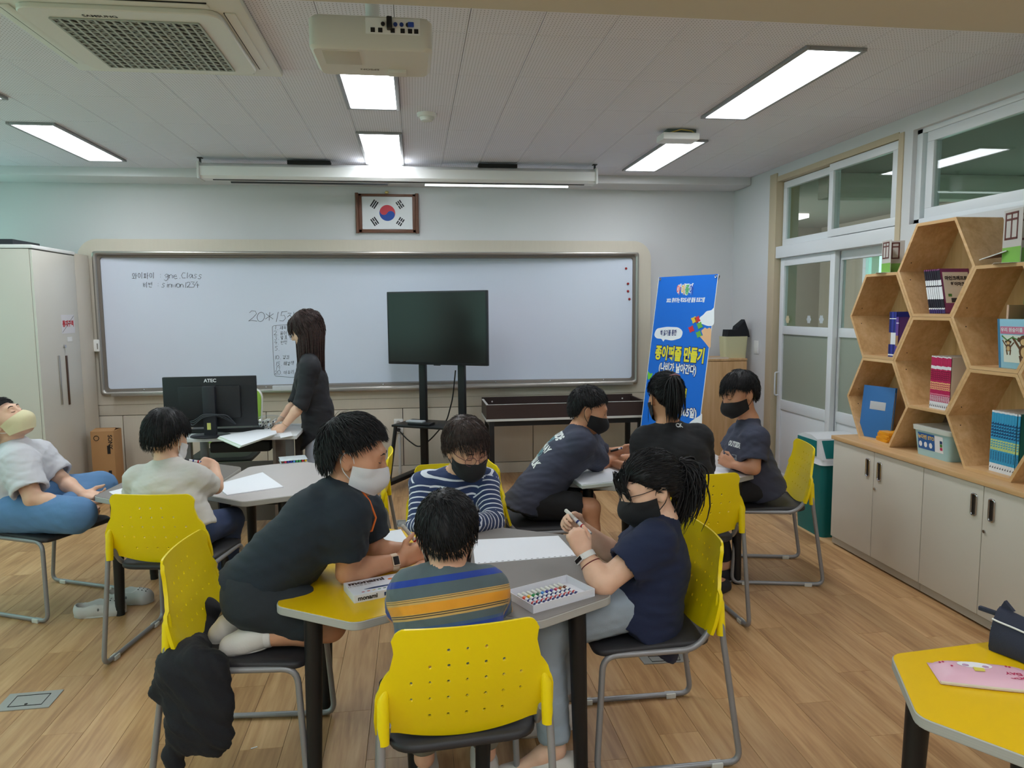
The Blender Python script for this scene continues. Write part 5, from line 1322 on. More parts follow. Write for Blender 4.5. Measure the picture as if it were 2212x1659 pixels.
for k in range(5):
    a = 2 * PI * k / 5 + .3; e_ = Vector((sx_ + .26 * math.cos(a), sy_ + .26 * math.sin(a), .075))
    obj('base_arm', MB().tube([(sx_, sy_, .12), e_], [.022, .014], 8), black_m, oc, True); obj('caster', MB().cyl((e_.x - .015, e_.y, .028), (e_.x + .015, e_.y, .028), .028, 14), black_m, oc, True)
oc.location = (sx_, sy_, 0)
for ch_ in oc.children: ch_.matrix_parent_inverse = Matrix.Translation((-sx_, -sy_, 0))
# =================================================================== PEOPLE: signed-distance bodies
def V(*a): return np.array(a, np.float32)
def nv(v): v = np.asarray(v, float); return v / max(np.linalg.norm(v), 1e-9)
class SDF:
    def __init__(s): s.ops = []
    def cap(s, a, b, ra, rb=None, k=.02, clips=(), sub=False):
        a, b = np.asarray(a, float), np.asarray(b, float); rb = ra if rb is None else rb
        m = max(ra, rb); lo, hi = np.minimum(a, b) - m, np.maximum(a, b) + m
        s.ops.append(('cap', (a, b, ra, rb), k, lo, hi, [(np.asarray(p, float), nv(n)) for p, n in clips], sub)); return s
    def ell(s, c, A, r, k=.02, clips=(), sub=False):
        c, A, r = np.asarray(c, float), np.asarray(A, float), np.asarray(r, float)   # A columns = axes
        e = np.sqrt(((A * r) ** 2).sum(1))
        s.ops.append(('ell', (c, A, r), k, c - e, c + e, [(np.asarray(p, float), nv(n)) for p, n in clips], sub)); return s
    def mesh(s, vox):
        lo = np.min([o[3] for o in s.ops if not o[6]], 0) - 3 * vox; hi = np.max([o[4] for o in s.ops if not o[6]], 0) + 3 * vox
        n = np.ceil((hi - lo) / vox).astype(int) + 1
        F = np.full(n, .08, np.float32)
        ax = [(lo[i] + vox * np.arange(n[i])).astype(np.float32) for i in range(3)]
        for kind, pr, k, l, h, clips, sub in s.ops:
            m = k + 2 * vox
            i0 = np.maximum(((l - m - lo) / vox).astype(int), 0); i1 = np.minimum(((h + m - lo) / vox).astype(int) + 2, n)
            if (i1 <= i0).any(): continue
            sl = tuple(slice(i0[i], i1[i]) for i in range(3))
            X, Y, Z = ax[0][sl[0]][:, None, None], ax[1][sl[1]][None, :, None], ax[2][sl[2]][None, None, :]
            if kind == 'cap':
                a, b, ra, rb = pr; d = b - a; L2 = max(float(d @ d), 1e-9)
                t = np.clip(((X - a[0]) * d[0] + (Y - a[1]) * d[1] + (Z - a[2]) * d[2]) / L2, 0, 1)
                D = np.sqrt((X - a[0] - t * d[0]) ** 2 + (Y - a[1] - t * d[1]) ** 2 + (Z - a[2] - t * d[2]) ** 2) - (ra + (rb - ra) * t)
            else:
                c, A, r = pr; k0 = 0; k1 = 0
                for j in range(3):
                    q = (X - c[0]) * A[0, j] + (Y - c[1]) * A[1, j] + (Z - c[2]) * A[2, j]
                    k0 = k0 + (q / r[j]) ** 2; k1 = k1 + (q / r[j] ** 2) ** 2
                k0 = np.sqrt(k0); D = k0 * (k0 - 1) / np.maximum(np.sqrt(k1), 1e-6)
            for p, nn in clips: D = np.maximum(D, (X - p[0]) * nn[0] + (Y - p[1]) * nn[1] + (Z - p[2]) * nn[2])
            A_ = F[sl]
            if sub:
                D = -D; hh = np.clip(.5 - .5 * (D - A_) / k, 0, 1); F[sl] = D + (A_ - D) * hh + k * hh * (1 - hh)
            else:
                hh = np.clip(.5 + .5 * (D - A_) / k, 0, 1); F[sl] = D + (A_ - D) * hh - k * hh * (1 - hh)
        return surface_nets(F, lo, vox)
def surface_nets(F, lo, vox):
    S = F < 0
    cnt = np.zeros(tuple(np.array(F.shape) - 1), np.int8)
    for dx in (0, 1):
        for dy in (0, 1):
            for dz in (0, 1): cnt += S[dx:F.shape[0] - 1 + dx, dy:F.shape[1] - 1 + dy, dz:F.shape[2] - 1 + dz]
    act = (cnt > 0) & (cnt < 8)
    idx = np.argwhere(act); n = len(idx)
    ids = np.full(act.shape, -1, np.int32); ids[act] = np.arange(n)
    acc = np.zeros((n, 3), np.float32); w = np.zeros(n, np.float32)
    co = [(a, b, c) for a in (0, 1) for b in (0, 1) for c in (0, 1)]
    val = {c: F[idx[:, 0] + c[0], idx[:, 1] + c[1], idx[:, 2] + c[2]] for c in co}
    for c in co:
        for ax_ in range(3):
            if c[ax_]: continue
            e = list(c); e[ax_] = 1; e = tuple(e)
            f0, f1 = val[c], val[e]; m = (f0 < 0) != (f1 < 0)
            t = np.where(m, f0 / np.where(m, f0 - f1, 1), 0)
            p = np.zeros((n, 3), np.float32); p[:] = c; p[:, ax_] += t
            acc[m] += p[m]; w[m] += 1
    verts = (idx + acc / w[:, None]) * vox + lo
    faces = []
    for ax_ in range(3):
        o1, o2 = [(1, 2), (2, 0), (0, 1)][ax_]
        a = [slice(None)] * 3; b = [slice(None)] * 3; a[ax_] = slice(0, -1); b[ax_] = slice(1, None)
        s0, s1 = S[tuple(a)], S[tuple(b)]
        for flip in (False, True):
            E = np.argwhere((s0 & ~s1) if not flip else (~s0 & s1))
            if not len(E): continue
            E = E[(E[:, o1] > 0) & (E[:, o2] > 0) & (E[:, o1] < act.shape[o1]) & (E[:, o2] < act.shape[o2])]
            def g(d1, d2):
                q = E.copy(); q[:, o1] -= d1; q[:, o2] -= d2; return ids[q[:, 0], q[:, 1], q[:, 2]]
            qd = np.stack([g(1, 1), g(0, 1), g(0, 0), g(1, 0)], 1)
            if flip: qd = qd[:, ::-1]
            faces.append(qd)
    return verts, np.concatenate(faces)
def np_mesh(name, verts, faces, m):
    me = bpy.data.meshes.new(name); nvt, nf = len(verts), len(faces)
    me.vertices.add(nvt); me.vertices.foreach_set('co', np.asarray(verts, np.float32).ravel())
    me.loops.add(nf * 4); me.loops.foreach_set('vertex_index', np.asarray(faces, np.int32).ravel())
    me.polygons.add(nf); me.polygons.foreach_set('loop_start', np.arange(0, nf * 4, 4, dtype=np.int32))
    me.update(calc_edges=True); me.polygons.foreach_set('use_smooth', np.ones(nf, bool))
    if m is not None: me.materials.append(m)
    return me
def vnormals(v, f):
    a = v[f[:, 2]] - v[f[:, 0]]; b = v[f[:, 3]] - v[f[:, 1]]; fn = np.cross(a, b); n = np.zeros_like(v)
    for i in range(4): np.add.at(n, f[:, i], fn)
    return n / np.maximum(np.linalg.norm(n, axis=1, keepdims=True), 1e-9)
def smooth_mesh(v, f, it=1, lam=.5):
    for _ in range(it):
        acc = np.zeros_like(v); c = np.zeros(len(v), np.float32)
        for i in range(4):
            j = f[:, (i + 1) % 4]; k = f[:, i]
            np.add.at(acc, k, v[j]); np.add.at(c, k, 1); np.add.at(acc, j, v[k]); np.add.at(c, j, 1)
        v = v + lam * (acc / c[:, None] - v)
    return v
def wrinkle(v, f, amp, seed, dirv=(0, 0, 1), freq=80.0):
    n = vnormals(v, f); r = np.random.default_rng(seed); d = nv(dirv); out = np.zeros(len(v))
    for o in range(5):
        k = r.normal(size=3); k = k + d * 1.5 * np.sign(k @ d); k = nv(k) * freq * (1 + .5 * o) * r.uniform(.7, 1.2)
        warp = .5 * np.sin(v @ (nv(r.normal(size=3)) * freq * .5) + r.uniform(0, 6))
        out += np.sin(v @ k + warp * 2 + r.uniform(0, 6)) ** 3 / (1 + .6 * o)
    return v + n * (amp * .55 * out)[:, None].astype(np.float32)

skin_tones = {}
def skin_mat(n, r, g, b):
    m, nt, bs = nodes_of('skin_' + n)
    tc = nt.nodes.new('ShaderNodeTexCoord'); ns = nt.nodes.new('ShaderNodeTexNoise'); ns.inputs['Scale'].default_value = 14; ns.inputs['Detail'].default_value = 4
    nt.links.new(tc.outputs['Object'], ns.inputs['Vector'])
    c = np.array(rgb(r, g, b)[:3])
    col = ramp(nt, ns.outputs['Fac'], [(.3, (*(c * (.90, .84, .82)), 1)), (.7, (*np.minimum(c * 1.06, 1), 1))])
    nt.links.new(col, bs.inputs['Base Color']); bs.inputs['Roughness'].default_value = .52
    bs.inputs['Subsurface Weight'].default_value = .12; bs.inputs['Subsurface Radius'].default_value = (.012, .005, .003); bs.inputs['Subsurface Scale'].default_value = .6
    return m
SK = skin_mat('warm', 222, 172, 142); SK2 = skin_mat('tan', 206, 152, 118); SK3 = skin_mat('fair', 230, 188, 160)
def hair_mat(n, r, g, b):
    m, nt, bs = nodes_of('hair_' + n)
    tc = nt.nodes.new('ShaderNodeTexCoord'); ns = nt.nodes.new('ShaderNodeTexNoise'); ns.inputs['Scale'].default_value = 90; ns.inputs['Detail'].default_value = 2
    nt.links.new(tc.outputs['Object'], ns.inputs['Vector']); c = np.array(rgb(r, g, b)[:3])
    nt.links.new(ramp(nt, ns.outputs['Fac'], [(.35, (*(c * .7), 1)), (.65, (*(c * 1.6), 1))]), bs.inputs['Base Color'])
    bs.inputs['Roughness'].default_value = .5; bs.inputs['Specular IOR Level'].default_value = .3
    return m
HB = hair_mat('black', 26, 25, 27); HBR = hair_mat('brown', 58, 46, 42); HDB = hair_mat('dark_brown', 52, 38, 36)

class Head:
    """head frame: columns right, forward, up; centre between the ears"""
    def __init__(s, c, fwd, up=(0, 0, 1), scale=.95):
        f = nv(fwd); u = np.asarray(up, float); u = nv(u - f * (u @ f)); r = np.cross(f, u)
        s.c = np.asarray(c, float); s.A = np.stack([r, f, u], 1); s.s = scale
    def w(s, x, y, z): return s.c + s.A @ (np.array([x, y, z]) * s.s)
    def wv(s, P_): return s.c + (np.asarray(P_) * s.s) @ s.A.T
    def M(s): 
        M_ = Matrix([[*(s.A[i] * s.s), s.c[i]] for i in range(3)] + [[0, 0, 0, 1]]); return M_
    def add(s, S):
        k = s.s
        E = lambda c, r, kk=.02, **q: S.ell(s.w(*c), s.A, np.array(r) * k, kk * k, **q)
        C = lambda a, b, ra, rb, kk=.012, **q: S.cap(s.w(*a), s.w(*b), ra * k, rb * k, kk * k, **q)
        E((0, -.014, .028), (.076, .095, .088)); E((0, .028, -.012), (.068, .070, .088), .03); E((0, .040, -.058), (.052, .054, .058), .03); C((-.014, .070, -.098), (.014, .070, -.098), .022, .022, .03)
        for e in (-1, 1): E((e * .042, .052, -.028), (.028, .034, .032), .03)           # cheeks
        C((-.034, .082, .030), (.034, .082, .030), .014, .014, .02)                      # brow
        C((0, .094, .012), (0, .112, -.026), .007, .0115, .014); 
        for e in (-1, 1): C((e * .010, .100, -.030), (e * .010, .100, -.030), .008, .008, .008)
        C((-.016, .094, -.062), (.016, .094, -.062), .007, .007, .008); C((-.014, .092, -.073), (.014, .092, -.073), .008, .008, .008)
        for e in (-1, 1): S.ell(s.w(e * .031, .100, .008), s.A, np.array((.019, .012, .012)) * k, .010 * k, sub=True)
        for e in (-1, 1): E((e * .031, .083, .007), (.015, .0125, .0115), .006)
        for e in (-1, 1):
            a = np.array(s.A) @ np.array([[math.cos(.35 * e), -math.sin(.35 * e), 0], [math.sin(.35 * e), math.cos(.35 * e), 0], [0, 0, 1]])
            S.ell(s.w(e * .079, -.012, -.008), a, np.array((.008, .020, .032)) * k, .006 * k); S.ell(s.w(e * .087, -.006, -.004), a, np.array((.006, .011, .018)) * k, .004 * k, sub=True)
            C((e * .076, -.004, -.036), (e * .076, -.004, -.036), .009, .009, .008)

def hand(S, w, fdir, pn, side='R', curl=(.5, .5, .5, .5), thumb=.5, k=1.0, pinch=False):
    """w wrist, fdir towards the fingers, pn palm normal (fingers curl that way)"""
    y = nv(fdir); p = np.asarray(pn, float); p = nv(p - y * (p @ y)); x = np.cross(y, p) * (1 if side == 'R' else -1)   # x towards thumb
    w = np.asarray(w, float); q = lambda a, b, c: w + k * (a * x + b * y + c * p)
    A = np.stack([x, y, p], 1)
    S.ell(q(.0, .042, .0), A, np.array((.034, .046, .0145)) * k, .014 * k); S.cap(q(-.018, .02, 0), q(-.022, .068, 0), .013 * k, .012 * k, .012 * k); S.cap(q(.016, .02, .002), q(.022, .068, 0), .014 * k, .012 * k, .012 * k)
    for i, (bx, L, r) in enumerate(((.0255, .062, .0078), (.0085, .068, .0079), (-.0085, .063, .0076), (-.025, .050, .0068))):
        c = curl[i] if not np.isscalar(curl) else curl
        b = q(bx, .074 - abs(bx - .008) * .25, .0); ang = .25 * c; d0 = b
        seg = (.45, .31, .24); rr = r * k
        for j, sg in enumerate(seg):
            ang += c * (.95, 1.1, .75)[j]
            dv = math.cos(ang) * y + math.sin(ang) * p + x * (bx * 1.2 * (1 - min(c, 1)))
            e = d0 + nv(dv) * L * sg * k; S.cap(d0, e, rr, rr * .93, .004 * k if j else .008 * k); d0 = e; rr *= .92
    b = q(.028, .022, .004); t = thumb
    d1 = nv(.75 * (1 - t * .5) * x + .65 * y + (.15 + .75 * t) * p); e = b + d1 * .034 * k; S.cap(b, e, .0115 * k, .0098 * k, .012 * k)
    d2 = nv((.35 - .5 * t) * x + .85 * y + (.1 + .55 * t) * p); e2 = e + d2 * .027 * k; S.cap(e, e2, .0095 * k, .0085 * k, .005 * k); S.cap(e2, e2 + nv(d2 + .2 * p) * .018 * k, .0085 * k, .0065 * k, .004 * k)

def strands(head, roots, paths, width, mb, n=3, taper=True):
    pass

# ---- hair: cap plus strands, all in head-local units
HC = np.array([0, -.016, .030]); HRAD = np.array([.081, .101, .094])
def hair_pt(d, k=0.0):
    q = HC + d * (HRAD + k)
    if d[2] < 0: q[2] = HC[2] + d[2] * (HRAD[2] + k) * (1 + .42 * max(0, -d[1] + .2) / 1.2)
    return q
def hair_limit(phi, front=.40, side=-.02, back=-.62):
    """lowest allowed direction-z for azimuth phi (0 front, pi back)"""
    a = abs(phi) / PI
    ks = [(0, front), (.22, front - .02), (.36, side + .16), (.46, side - .10), (.56, side - .04), (.66, back + .12), (.8, back), (1, back)]
    for (x0, y0), (x1, y1) in zip(ks, ks[1:]):
        if a <= x1:
            t = (a - x0) / (x1 - x0); t = t * t * (3 - 2 * t); return y0 + (y1 - y0) * t
    return ks[-1][1]
def hair_cap(thick=.012, lim=hair_limit, nu=56, nvv=22, lump=0.0, seed=0):
    G = []; r = np.random.default_rng(seed)
    ph = r.uniform(0, 6, 4)
    for i in range(nu):
        phi = -PI + 2 * PI * i / nu; row = []
        zl = max(lim(phi), -.93)
        for j in range(nvv + 1):
            t = j / nvv; th = t * math.acos(zl)
            d = np.array([math.sin(th) * math.sin(phi), math.sin(th) * math.cos(phi), math.cos(th)])
            k = thick * (1 - max(0, (t - .72) / .28) ** 2 * 1.15) + lump * math.sin(5 * phi + ph[0]) * math.sin(4 * th + ph[1]) * (1 - t)
            row.append(hair_pt(d, k))
        G.append(row)
    return G
def make_hair(name, head, m, parent, style):
    st = dict(thick=.012, n=620, L=.045, lift=.35, whorl=(0.12, -.55, .83), front=.40, side=-.02, back=-.80, w=.0018, seed=1, bangs=0.0, spike=0.0, jitter=.35, flow=None, lump=.002, sidedrop=0.0)
    st.update(style); r = np.random.default_rng(st['seed'])
    lim = lambda p: hair_limit(p, st['front'], st['side'], st['back'])
    mb = MB(); G = hair_cap(st['thick'], lim, lump=st['lump'], seed=st['seed'])
    mb.grid([[tuple(p) for p in row] for row in G], closed_u=True)
    GR = head.A.T @ np.array([0, 0, -1.0]); wh = nv(st['whorl']); cnt = 0; tries = 0
    while cnt < st['n'] and tries < st['n'] * 6:
        tries += 1
        d = nv(r.normal(size=3)); phi = math.atan2(d[0], d[1])
        if d[2] < lim(phi) + .02: continue
        cnt += 1
        edge = (d[2] - lim(phi))
        p = hair_pt(d, st['thick'] * .8)
        tang = d - wh; 
        if st['flow'] is not None: tang = np.asarray(st['flow'](d), float)
        tang = tang + r.normal(size=3) * st['jitter'] * .5; tang = nv(tang - d * (tang @ d))
        L = st['L'] * r.uniform(.6, 1.2)
        bang = st['bangs'] and d[1] > .30 and abs(d[0]) < .75
        if bang: L = L * (1 + st['bangs']); tang = nv(tang * .6 + np.array([r.normal() * .2 + st.get('sweep', 0), .8, -.55]))
        else: L *= min(1.0, .30 + 1.5 * max(0, edge))
        pts = []; N = 5
        lift = st['lift'] * r.uniform(.2, 1.2) * min(1, .25 + 1.5 * edge) + st['spike'] * max(0, d[2]) * r.uniform(.3, 1)
        lift *= min(1, np.linalg.norm(d - wh) * 1.4); q = p.copy(); dirn = nv(tang + d * lift * .6)
        for i in range(N + 1):
            pts.append(q.copy()); q = q + dirn * L / N
            loc = nv((q - HC) / HRAD); qq = (q - HC) / (HRAD + st['thick'] * .8); qq[2] = qq[2] / (1.35 if qq[2] < 0 else 1); rad = np.linalg.norm(qq)
            dirn = nv(dirn + GR * .12 * (1 - st['spike'] * .8) - loc * (.22 if rad > 1.05 + .1 * st['spike'] else 0.0) + (loc * .35 if rad < 1.01 else 0) + r.normal(size=3) * .04)
        w0 = st['w'] * r.uniform(.7, 1.3)
        mb.tube([tuple(a) for a in pts], [w0 * x for x in (.7, 1.0, 1.0, .85, .55, .12)], 3, False)
    for f in st.get('extra', []): f(mb, r, GR)
    me = mb.mesh(name, m, 180)
    me.transform(head.M())
    o = bpy.data.objects.new(name, me); COL.objects.link(o); o.parent = parent
    o.matrix_parent_inverse = root_matrix(parent).inverted()
    return o

def make_mask(head, m, parent, strap_m, beak=1.0, bvh=None):
    G = []; nu, nn = 24, 12
    def skin_r(d, z):
        if bvh is None: return 0
        o_ = Vector(head.w(d[0] * .145, d[1] * .145 + .012, z)); dr = Vector(head.A @ np.array([-d[0], -d[1], 0])); h = bvh.ray_cast(o_, dr, .3)
        return .145 - h[3] / head.s if h[0] is not None and h[3] > .004 else 0
    for i in range(nu + 1):
        u = -1 + 2 * i / nu; row = []; a = abs(u); s = 1 if u >= 0 else -1
        for j in range(nn + 1):
            v = j / nn
            cy = (.1150 + .030 * beak * math.sin(PI * min(v * 1.05, 1)) ** .9 - .014 * v * v); cz = -.012 - .108 * v
            sy, sz = .012, -.022 - .066 * v
            w = a ** 1.35
            x = s * (.071 + .004 * math.sin(PI * v)) * math.sin(a * PI / 2) ** .95
            y = cy * (1 - w) + sy * w + .014 * math.sin(PI * a) * (1 - .2 * v); z = cz * (1 - w) + sz * w
            rr = math.hypot(x, y - .012); d = (x / rr, (y - .012) / rr); rs = max(skin_r(d, z), skin_r(d, z + .008) if v > .85 else 0)
            if rs + .0045 > rr: rr = rs + .0045
            row.append((d[0] * rr, d[1] * rr + .012, z))
        G.append(row)
    mb = MB(); mb.grid(G); mb.grid([[(x * .985, y - .0012, z) for x, y, z in row] for row in reversed(G)])
    me = mb.mesh('face_mask', m, 60); me.transform(head.M())
    o = bpy.data.objects.new('face_mask', me); COL.objects.link(o); o.parent = parent; o.matrix_parent_inverse = root_matrix(parent).inverted()
    for s in (-1, 1):
        t = MB().tube(fillet([(s * .069, .020, -.028), (s * .079, .004, .010), (s * .086, -.022, .022), (s * .086, -.034, -.008), (s * .080, -.016, -.046), (s * .068, .020, -.076)], .012, 3), .0017, 5)
        me = t.mesh('ear_loop', strap_m, 180); me.transform(head.M()); q = bpy.data.objects.new('ear_loop', me); COL.objects.link(q); q.parent = o
    return o
def make_face(head, bvh, parent, m):
    """brows and lowered lashes laid on the skin"""
    def proj(x, y, z):
        a = head.w(x, y + .12, z); d = head.A @ np.array([0, -1, 0]); h = bvh.ray_cast(Vector(a), Vector(d)); 
        return (Vector(h[0]) - Vector(d) * .0006) if h[0] is not None else Vector(head.w(x, y, z))
    for e in (-1, 1):
        b = MB().tube([proj(e * x, .08, z) for x, z in ((.014, .030), (.025, .034), (.037, .034), (.047, .029))], [.0016 * head.s, .0028 * head.s, .0026 * head.s, .0010 * head.s], 5)
        obj('eyebrow', b, m, parent, True, 180)
        l = MB().tube([proj(e * x, .08, z) for x, z in ((.018, .004), (.025, .0015), (.032, .001), (.039, .002), (.045, .005))], [.0008, .0015, .0016, .0015, .0008], 5)
        obj('eyelash', l, m, parent, True, 180)
def make_glasses(head, m, parent, r=.022):
    mb = MB()
    for e in (-1, 1):
        mb.tube([(e * .031 + r * math.cos(a), .112 - .012 * abs(math.cos(a)) * (1 if math.cos(a) * e > 0 else 0), .002 + r * .92 * math.sin(a)) for a in [2 * PI * i / 22 for i in range(22)]], .0014, 6, closed=True)
        mb.tube([(e * .053, .102, .008), (e * .075, .06, .010), (e * .082, -.012, .012), (e * .083, -.03, -.004)], .0014, 6)
    mb.tube([(-.009, .114, .006), (0, .117, .009), (.009, .114, .006)], .0014, 6)
    me = mb.mesh('glasses', m, 180); me.transform(head.M()); o = bpy.data.objects.new('glasses', me); COL.objects.link(o); o.parent = parent; o.matrix_parent_inverse = root_matrix(parent).inverted()
    return o

def person(label, loc):
    t = thing('person', label, 'person', loc); return t
def lerp(a, b, t): return np.asarray(a, float) * (1 - t) + np.asarray(b, float) * t
def body_mesh(J, head, k, parent, skin, vox=.0055, arm=1.0, legs=True, hands=None, feet=True):
    S = SDF()
    pel, ch, nk = J['pel'], J['chest'], J['neck']
    rt = nv(np.asarray(J['shR']) - np.asarray(J['shL']))
    S.cap(np.asarray(J['shL']) * .85 + np.asarray(J['shR']) * .15, np.asarray(J['shR']) * .85 + np.asarray(J['shL']) * .15, .046 * k, .046 * k, .03)
    for s in (-1, 1): S.cap(ch + s * rt * .055 * k, pel + s * rt * .05 * k, .075 * k, .075 * k, .05)
    S.cap(ch, nk, .07 * k, .05 * k, .04); 
    for s in 'LR': S.cap(nk, J['sh' + s], .040 * k, .036 * k, .04)
    hb = head.w(0, -.022, -.05); S.cap(nk, hb, .047 * k, .044 * head.s, .025)
    head.add(S)
    for s in 'LR':
        S.cap(J['sh' + s], J['el' + s], .044 * k * arm, .036 * k * arm, .03); m = lerp(J['el' + s], J['wr' + s], .3)
        S.cap(J['el' + s], m, .035 * k * arm, .0365 * k * arm, .015); S.cap(m, J['wr' + s], .0365 * k * arm, .0235 * k * arm, .015)
        if hands and s in hands: hand(S, J['wr' + s], side=s, k=k * .98, **hands[s])
        if legs:
            S.cap(J['hip' + s], J['kn' + s], .074 * k, .052 * k, .04); m = lerp(J['kn' + s], J['an' + s], .3)
            S.cap(J['kn' + s], m, .050 * k, .052 * k, .02); S.cap(m, J['an' + s], .052 * k, .031 * k, .02)
            if feet and 'toe' + s in J:
                S.cap(J['an' + s], lerp(J['an' + s], J['toe' + s], .3), .032 * k, .030 * k, .02); S.cap(lerp(J['an' + s], J['toe' + s], .2), J['toe' + s], .032 * k, .022 * k, .02)
    v, f = S.mesh(vox)
    me = np_mesh('body', v, f, skin); o = bpy.data.objects.new('body', me); COL.objects.link(o); o.parent = parent; o.matrix_parent_inverse = root_matrix(parent).inverted()
    bvh = BVHTree.FromPolygons(v.tolist(), f.tolist())
    return o, bvh
def cloth(name, S, m, parent, vox=.0075, wr=.002, seed=0, attr=None, dirv=(0, 0, 1), freq=80, sm=1):
    v, f = S.mesh(vox); v = smooth_mesh(v, f, sm)
    if wr: v = wrinkle(v, f, wr, seed, dirv, freq)
    me = np_mesh(name, v, f, m)
    if attr is not None:
        U, lab = attr(v); fl_ = lab[f[:, 0]]
        a = me.attributes.new('u', 'FLOAT', 'CORNER'); a.data.foreach_set('value', U[np.repeat(fl_, 4), f.ravel()].astype(np.float32))
    o = bpy.data.objects.new(name, me); COL.objects.link(o); o.parent = parent; o.matrix_parent_inverse = root_matrix(parent).inverted()
    o['bv'] = 0; del o['bv']
    return o, BVHTree.FromPolygons(v.tolist(), f.tolist())
def shirt_sdf(J, k, sleeve=.62, r_s=(.066, .062), tor=.092, hem=None, belly=0.0, hem_n=None, flare=1.04, long_=False, wid=.068):
    S = SDF(); pel, ch, nk = np.asarray(J['pel'], float), np.asarray(J['chest'], float), np.asarray(J['neck'], float)
    rt = nv(np.asarray(J['shR']) - np.asarray(J['shL'])); ax = nv(pel - ch)
    end = pel + ax * (.06 if hem is None else hem); n = ax if hem_n is None else hem_n
    for s in (-1, 1): S.cap(ch + s * rt * wid * .95 * k, end + ax * .04 + s * rt * wid * k, tor * k, tor * flare * k, .07, clips=[(end, n)])
    S.cap(ch, end + ax * .04, (tor + .004) * k, (tor * flare + .004 + belly) * k, .06, clips=[(end, n)])
    a, b = np.asarray(J['shL'], float), np.asarray(J['shR'], float)
    S.cap(lerp(a, b, .06), lerp(b, a, .06), .054 * k, .054 * k, .05); S.cap(ch, lerp(ch, nk, .75), (tor) * k, .062 * k, .06)
    for s in 'LR': S.cap(nk - nv(nk - ch) * .012, J['sh' + s], .046 * k, .050 * k, .045)
    for s in 'LR':
        sh, el, wr_ = (np.asarray(J[q + s], float) for q in ('sh', 'el', 'wr'))
        if long_:
            S.cap(sh, el, .062 * k, .050 * k, .035); e = lerp(el, wr_, .93); d = nv(wr_ - el); S.cap(el, e + d * .02, .050 * k, .038 * k, .02, clips=[(e, d)])
        else:
            d = nv(el - sh); e = lerp(sh, el, sleeve); S.cap(sh, e + d * .03, r_s[0] * k, r_s[1] * k, .055, clips=[(e, d)])
            S.cap(e - d * .012, e + d * .05, (r_s[1] - .016) * k, (r_s[1] - .014) * k, .006, sub=True)
    S.cap(nk - nv(nk - ch) * .005, nk + nv(nk - ch) * .08, .049 * k, .052 * k, .006, sub=True)
    return S
def collar_ring(J, head, k, m, parent, r=.055, h=.016, name='collar', th=.005):
    nk = Vector(J['neck']); ax = (Vector(head.w(0, -.022, -.05)) - nk).normalized(); u = ax.orthogonal().normalized(); w = ax.cross(u); G = []
    for rr, hh in ((r + th, -h), (r + th * .6, h * .5), (r - th * .2, h * .6), (r - th * .5, 0)):
        G.append([nk + k * (ax * hh + rr * (math.cos(a) * u + math.sin(a) * w)) for a in [2 * PI * i / 28 for i in range(29)]])
    obj(name, MB().grid(G), m, parent, True, 180)
def pants_sdf(J, k, to='ankle', r=(.082, .066, .058, .048), frac=1.0, hip=.088, hipw=.058):
    S = SDF(); pel = np.asarray(J['pel'], float); rt = nv(np.asarray(J['hipR'], float) - np.asarray(J['hipL'], float))
    S.cap(pel - rt * hipw * k, pel + rt * hipw * k, hip * k, hip * k, .05)
    for s in 'LR':
        h, kn, an = (np.asarray(J[q + s], float) for q in ('hip', 'kn', 'an'))
        if to == 'ankle':
            S.cap(h, kn, r[0] * k, r[1] * k, .05); d = nv(an - kn); e = lerp(kn, an, frac); S.cap(kn, e + d * .02, r[2] * k, r[3] * k, .03, clips=[(e, d)])
        else:
            d = nv(kn - h); e = lerp(h, kn, frac); S.cap(h, e + d * .03, r[0] * k, r[1] * k, .05, clips=[(e, d)])
            S.cap(e - d * .01, e + d * .06, (r[1] - .016) * k, (r[1] - .014) * k, .006, sub=True)
    return S
def fabric(name, r, g, b, rough=.85, bump=.25, bscale=500, noise=.06, nscale=9, sheen=.03):
    return mat('fabric_' + name, rgb(r, g, b), rough, noise=noise, nscale=nscale, bump=bump, bscale=bscale, sheen=sheen)
def stripe_fabric(name, stops, period=None, offset=0.0, interp='CONSTANT', rough=.85, span=None):
    """bands along the garment coordinate stored in attribute u"""
    m, nt, b = nodes_of(name); at = nt.nodes.new('ShaderNodeAttribute'); at.attribute_name = 'u'
    f = at.outputs['Fac']
    if span: f = mth(nt, 'MULTIPLY_ADD', f, 1 / (span[1] - span[0]), -span[0] / (span[1] - span[0]))
    if period: f = mth(nt, 'FRACT', mth(nt, 'MULTIPLY_ADD', f, 1 / period, offset))
    nt.links.new(ramp(nt, f, stops, interp), b.inputs['Base Color']); b.inputs['Roughness'].default_value = rough; b.inputs['Sheen Weight'].default_value = .15
    tc = nt.nodes.new('ShaderNodeTexCoord'); n2 = nt.nodes.new('ShaderNodeTexNoise'); n2.inputs['Scale'].default_value = 500; nt.links.new(tc.outputs['Object'], n2.inputs['Vector'])
    bp = nt.nodes.new('ShaderNodeBump'); bp.inputs['Strength'].default_value = .2; bp.inputs['Distance'].default_value = .003; nt.links.new(n2.outputs['Fac'], bp.inputs['Height']); nt.links.new(bp.outputs['Normal'], b.inputs['Normal'])
    return m
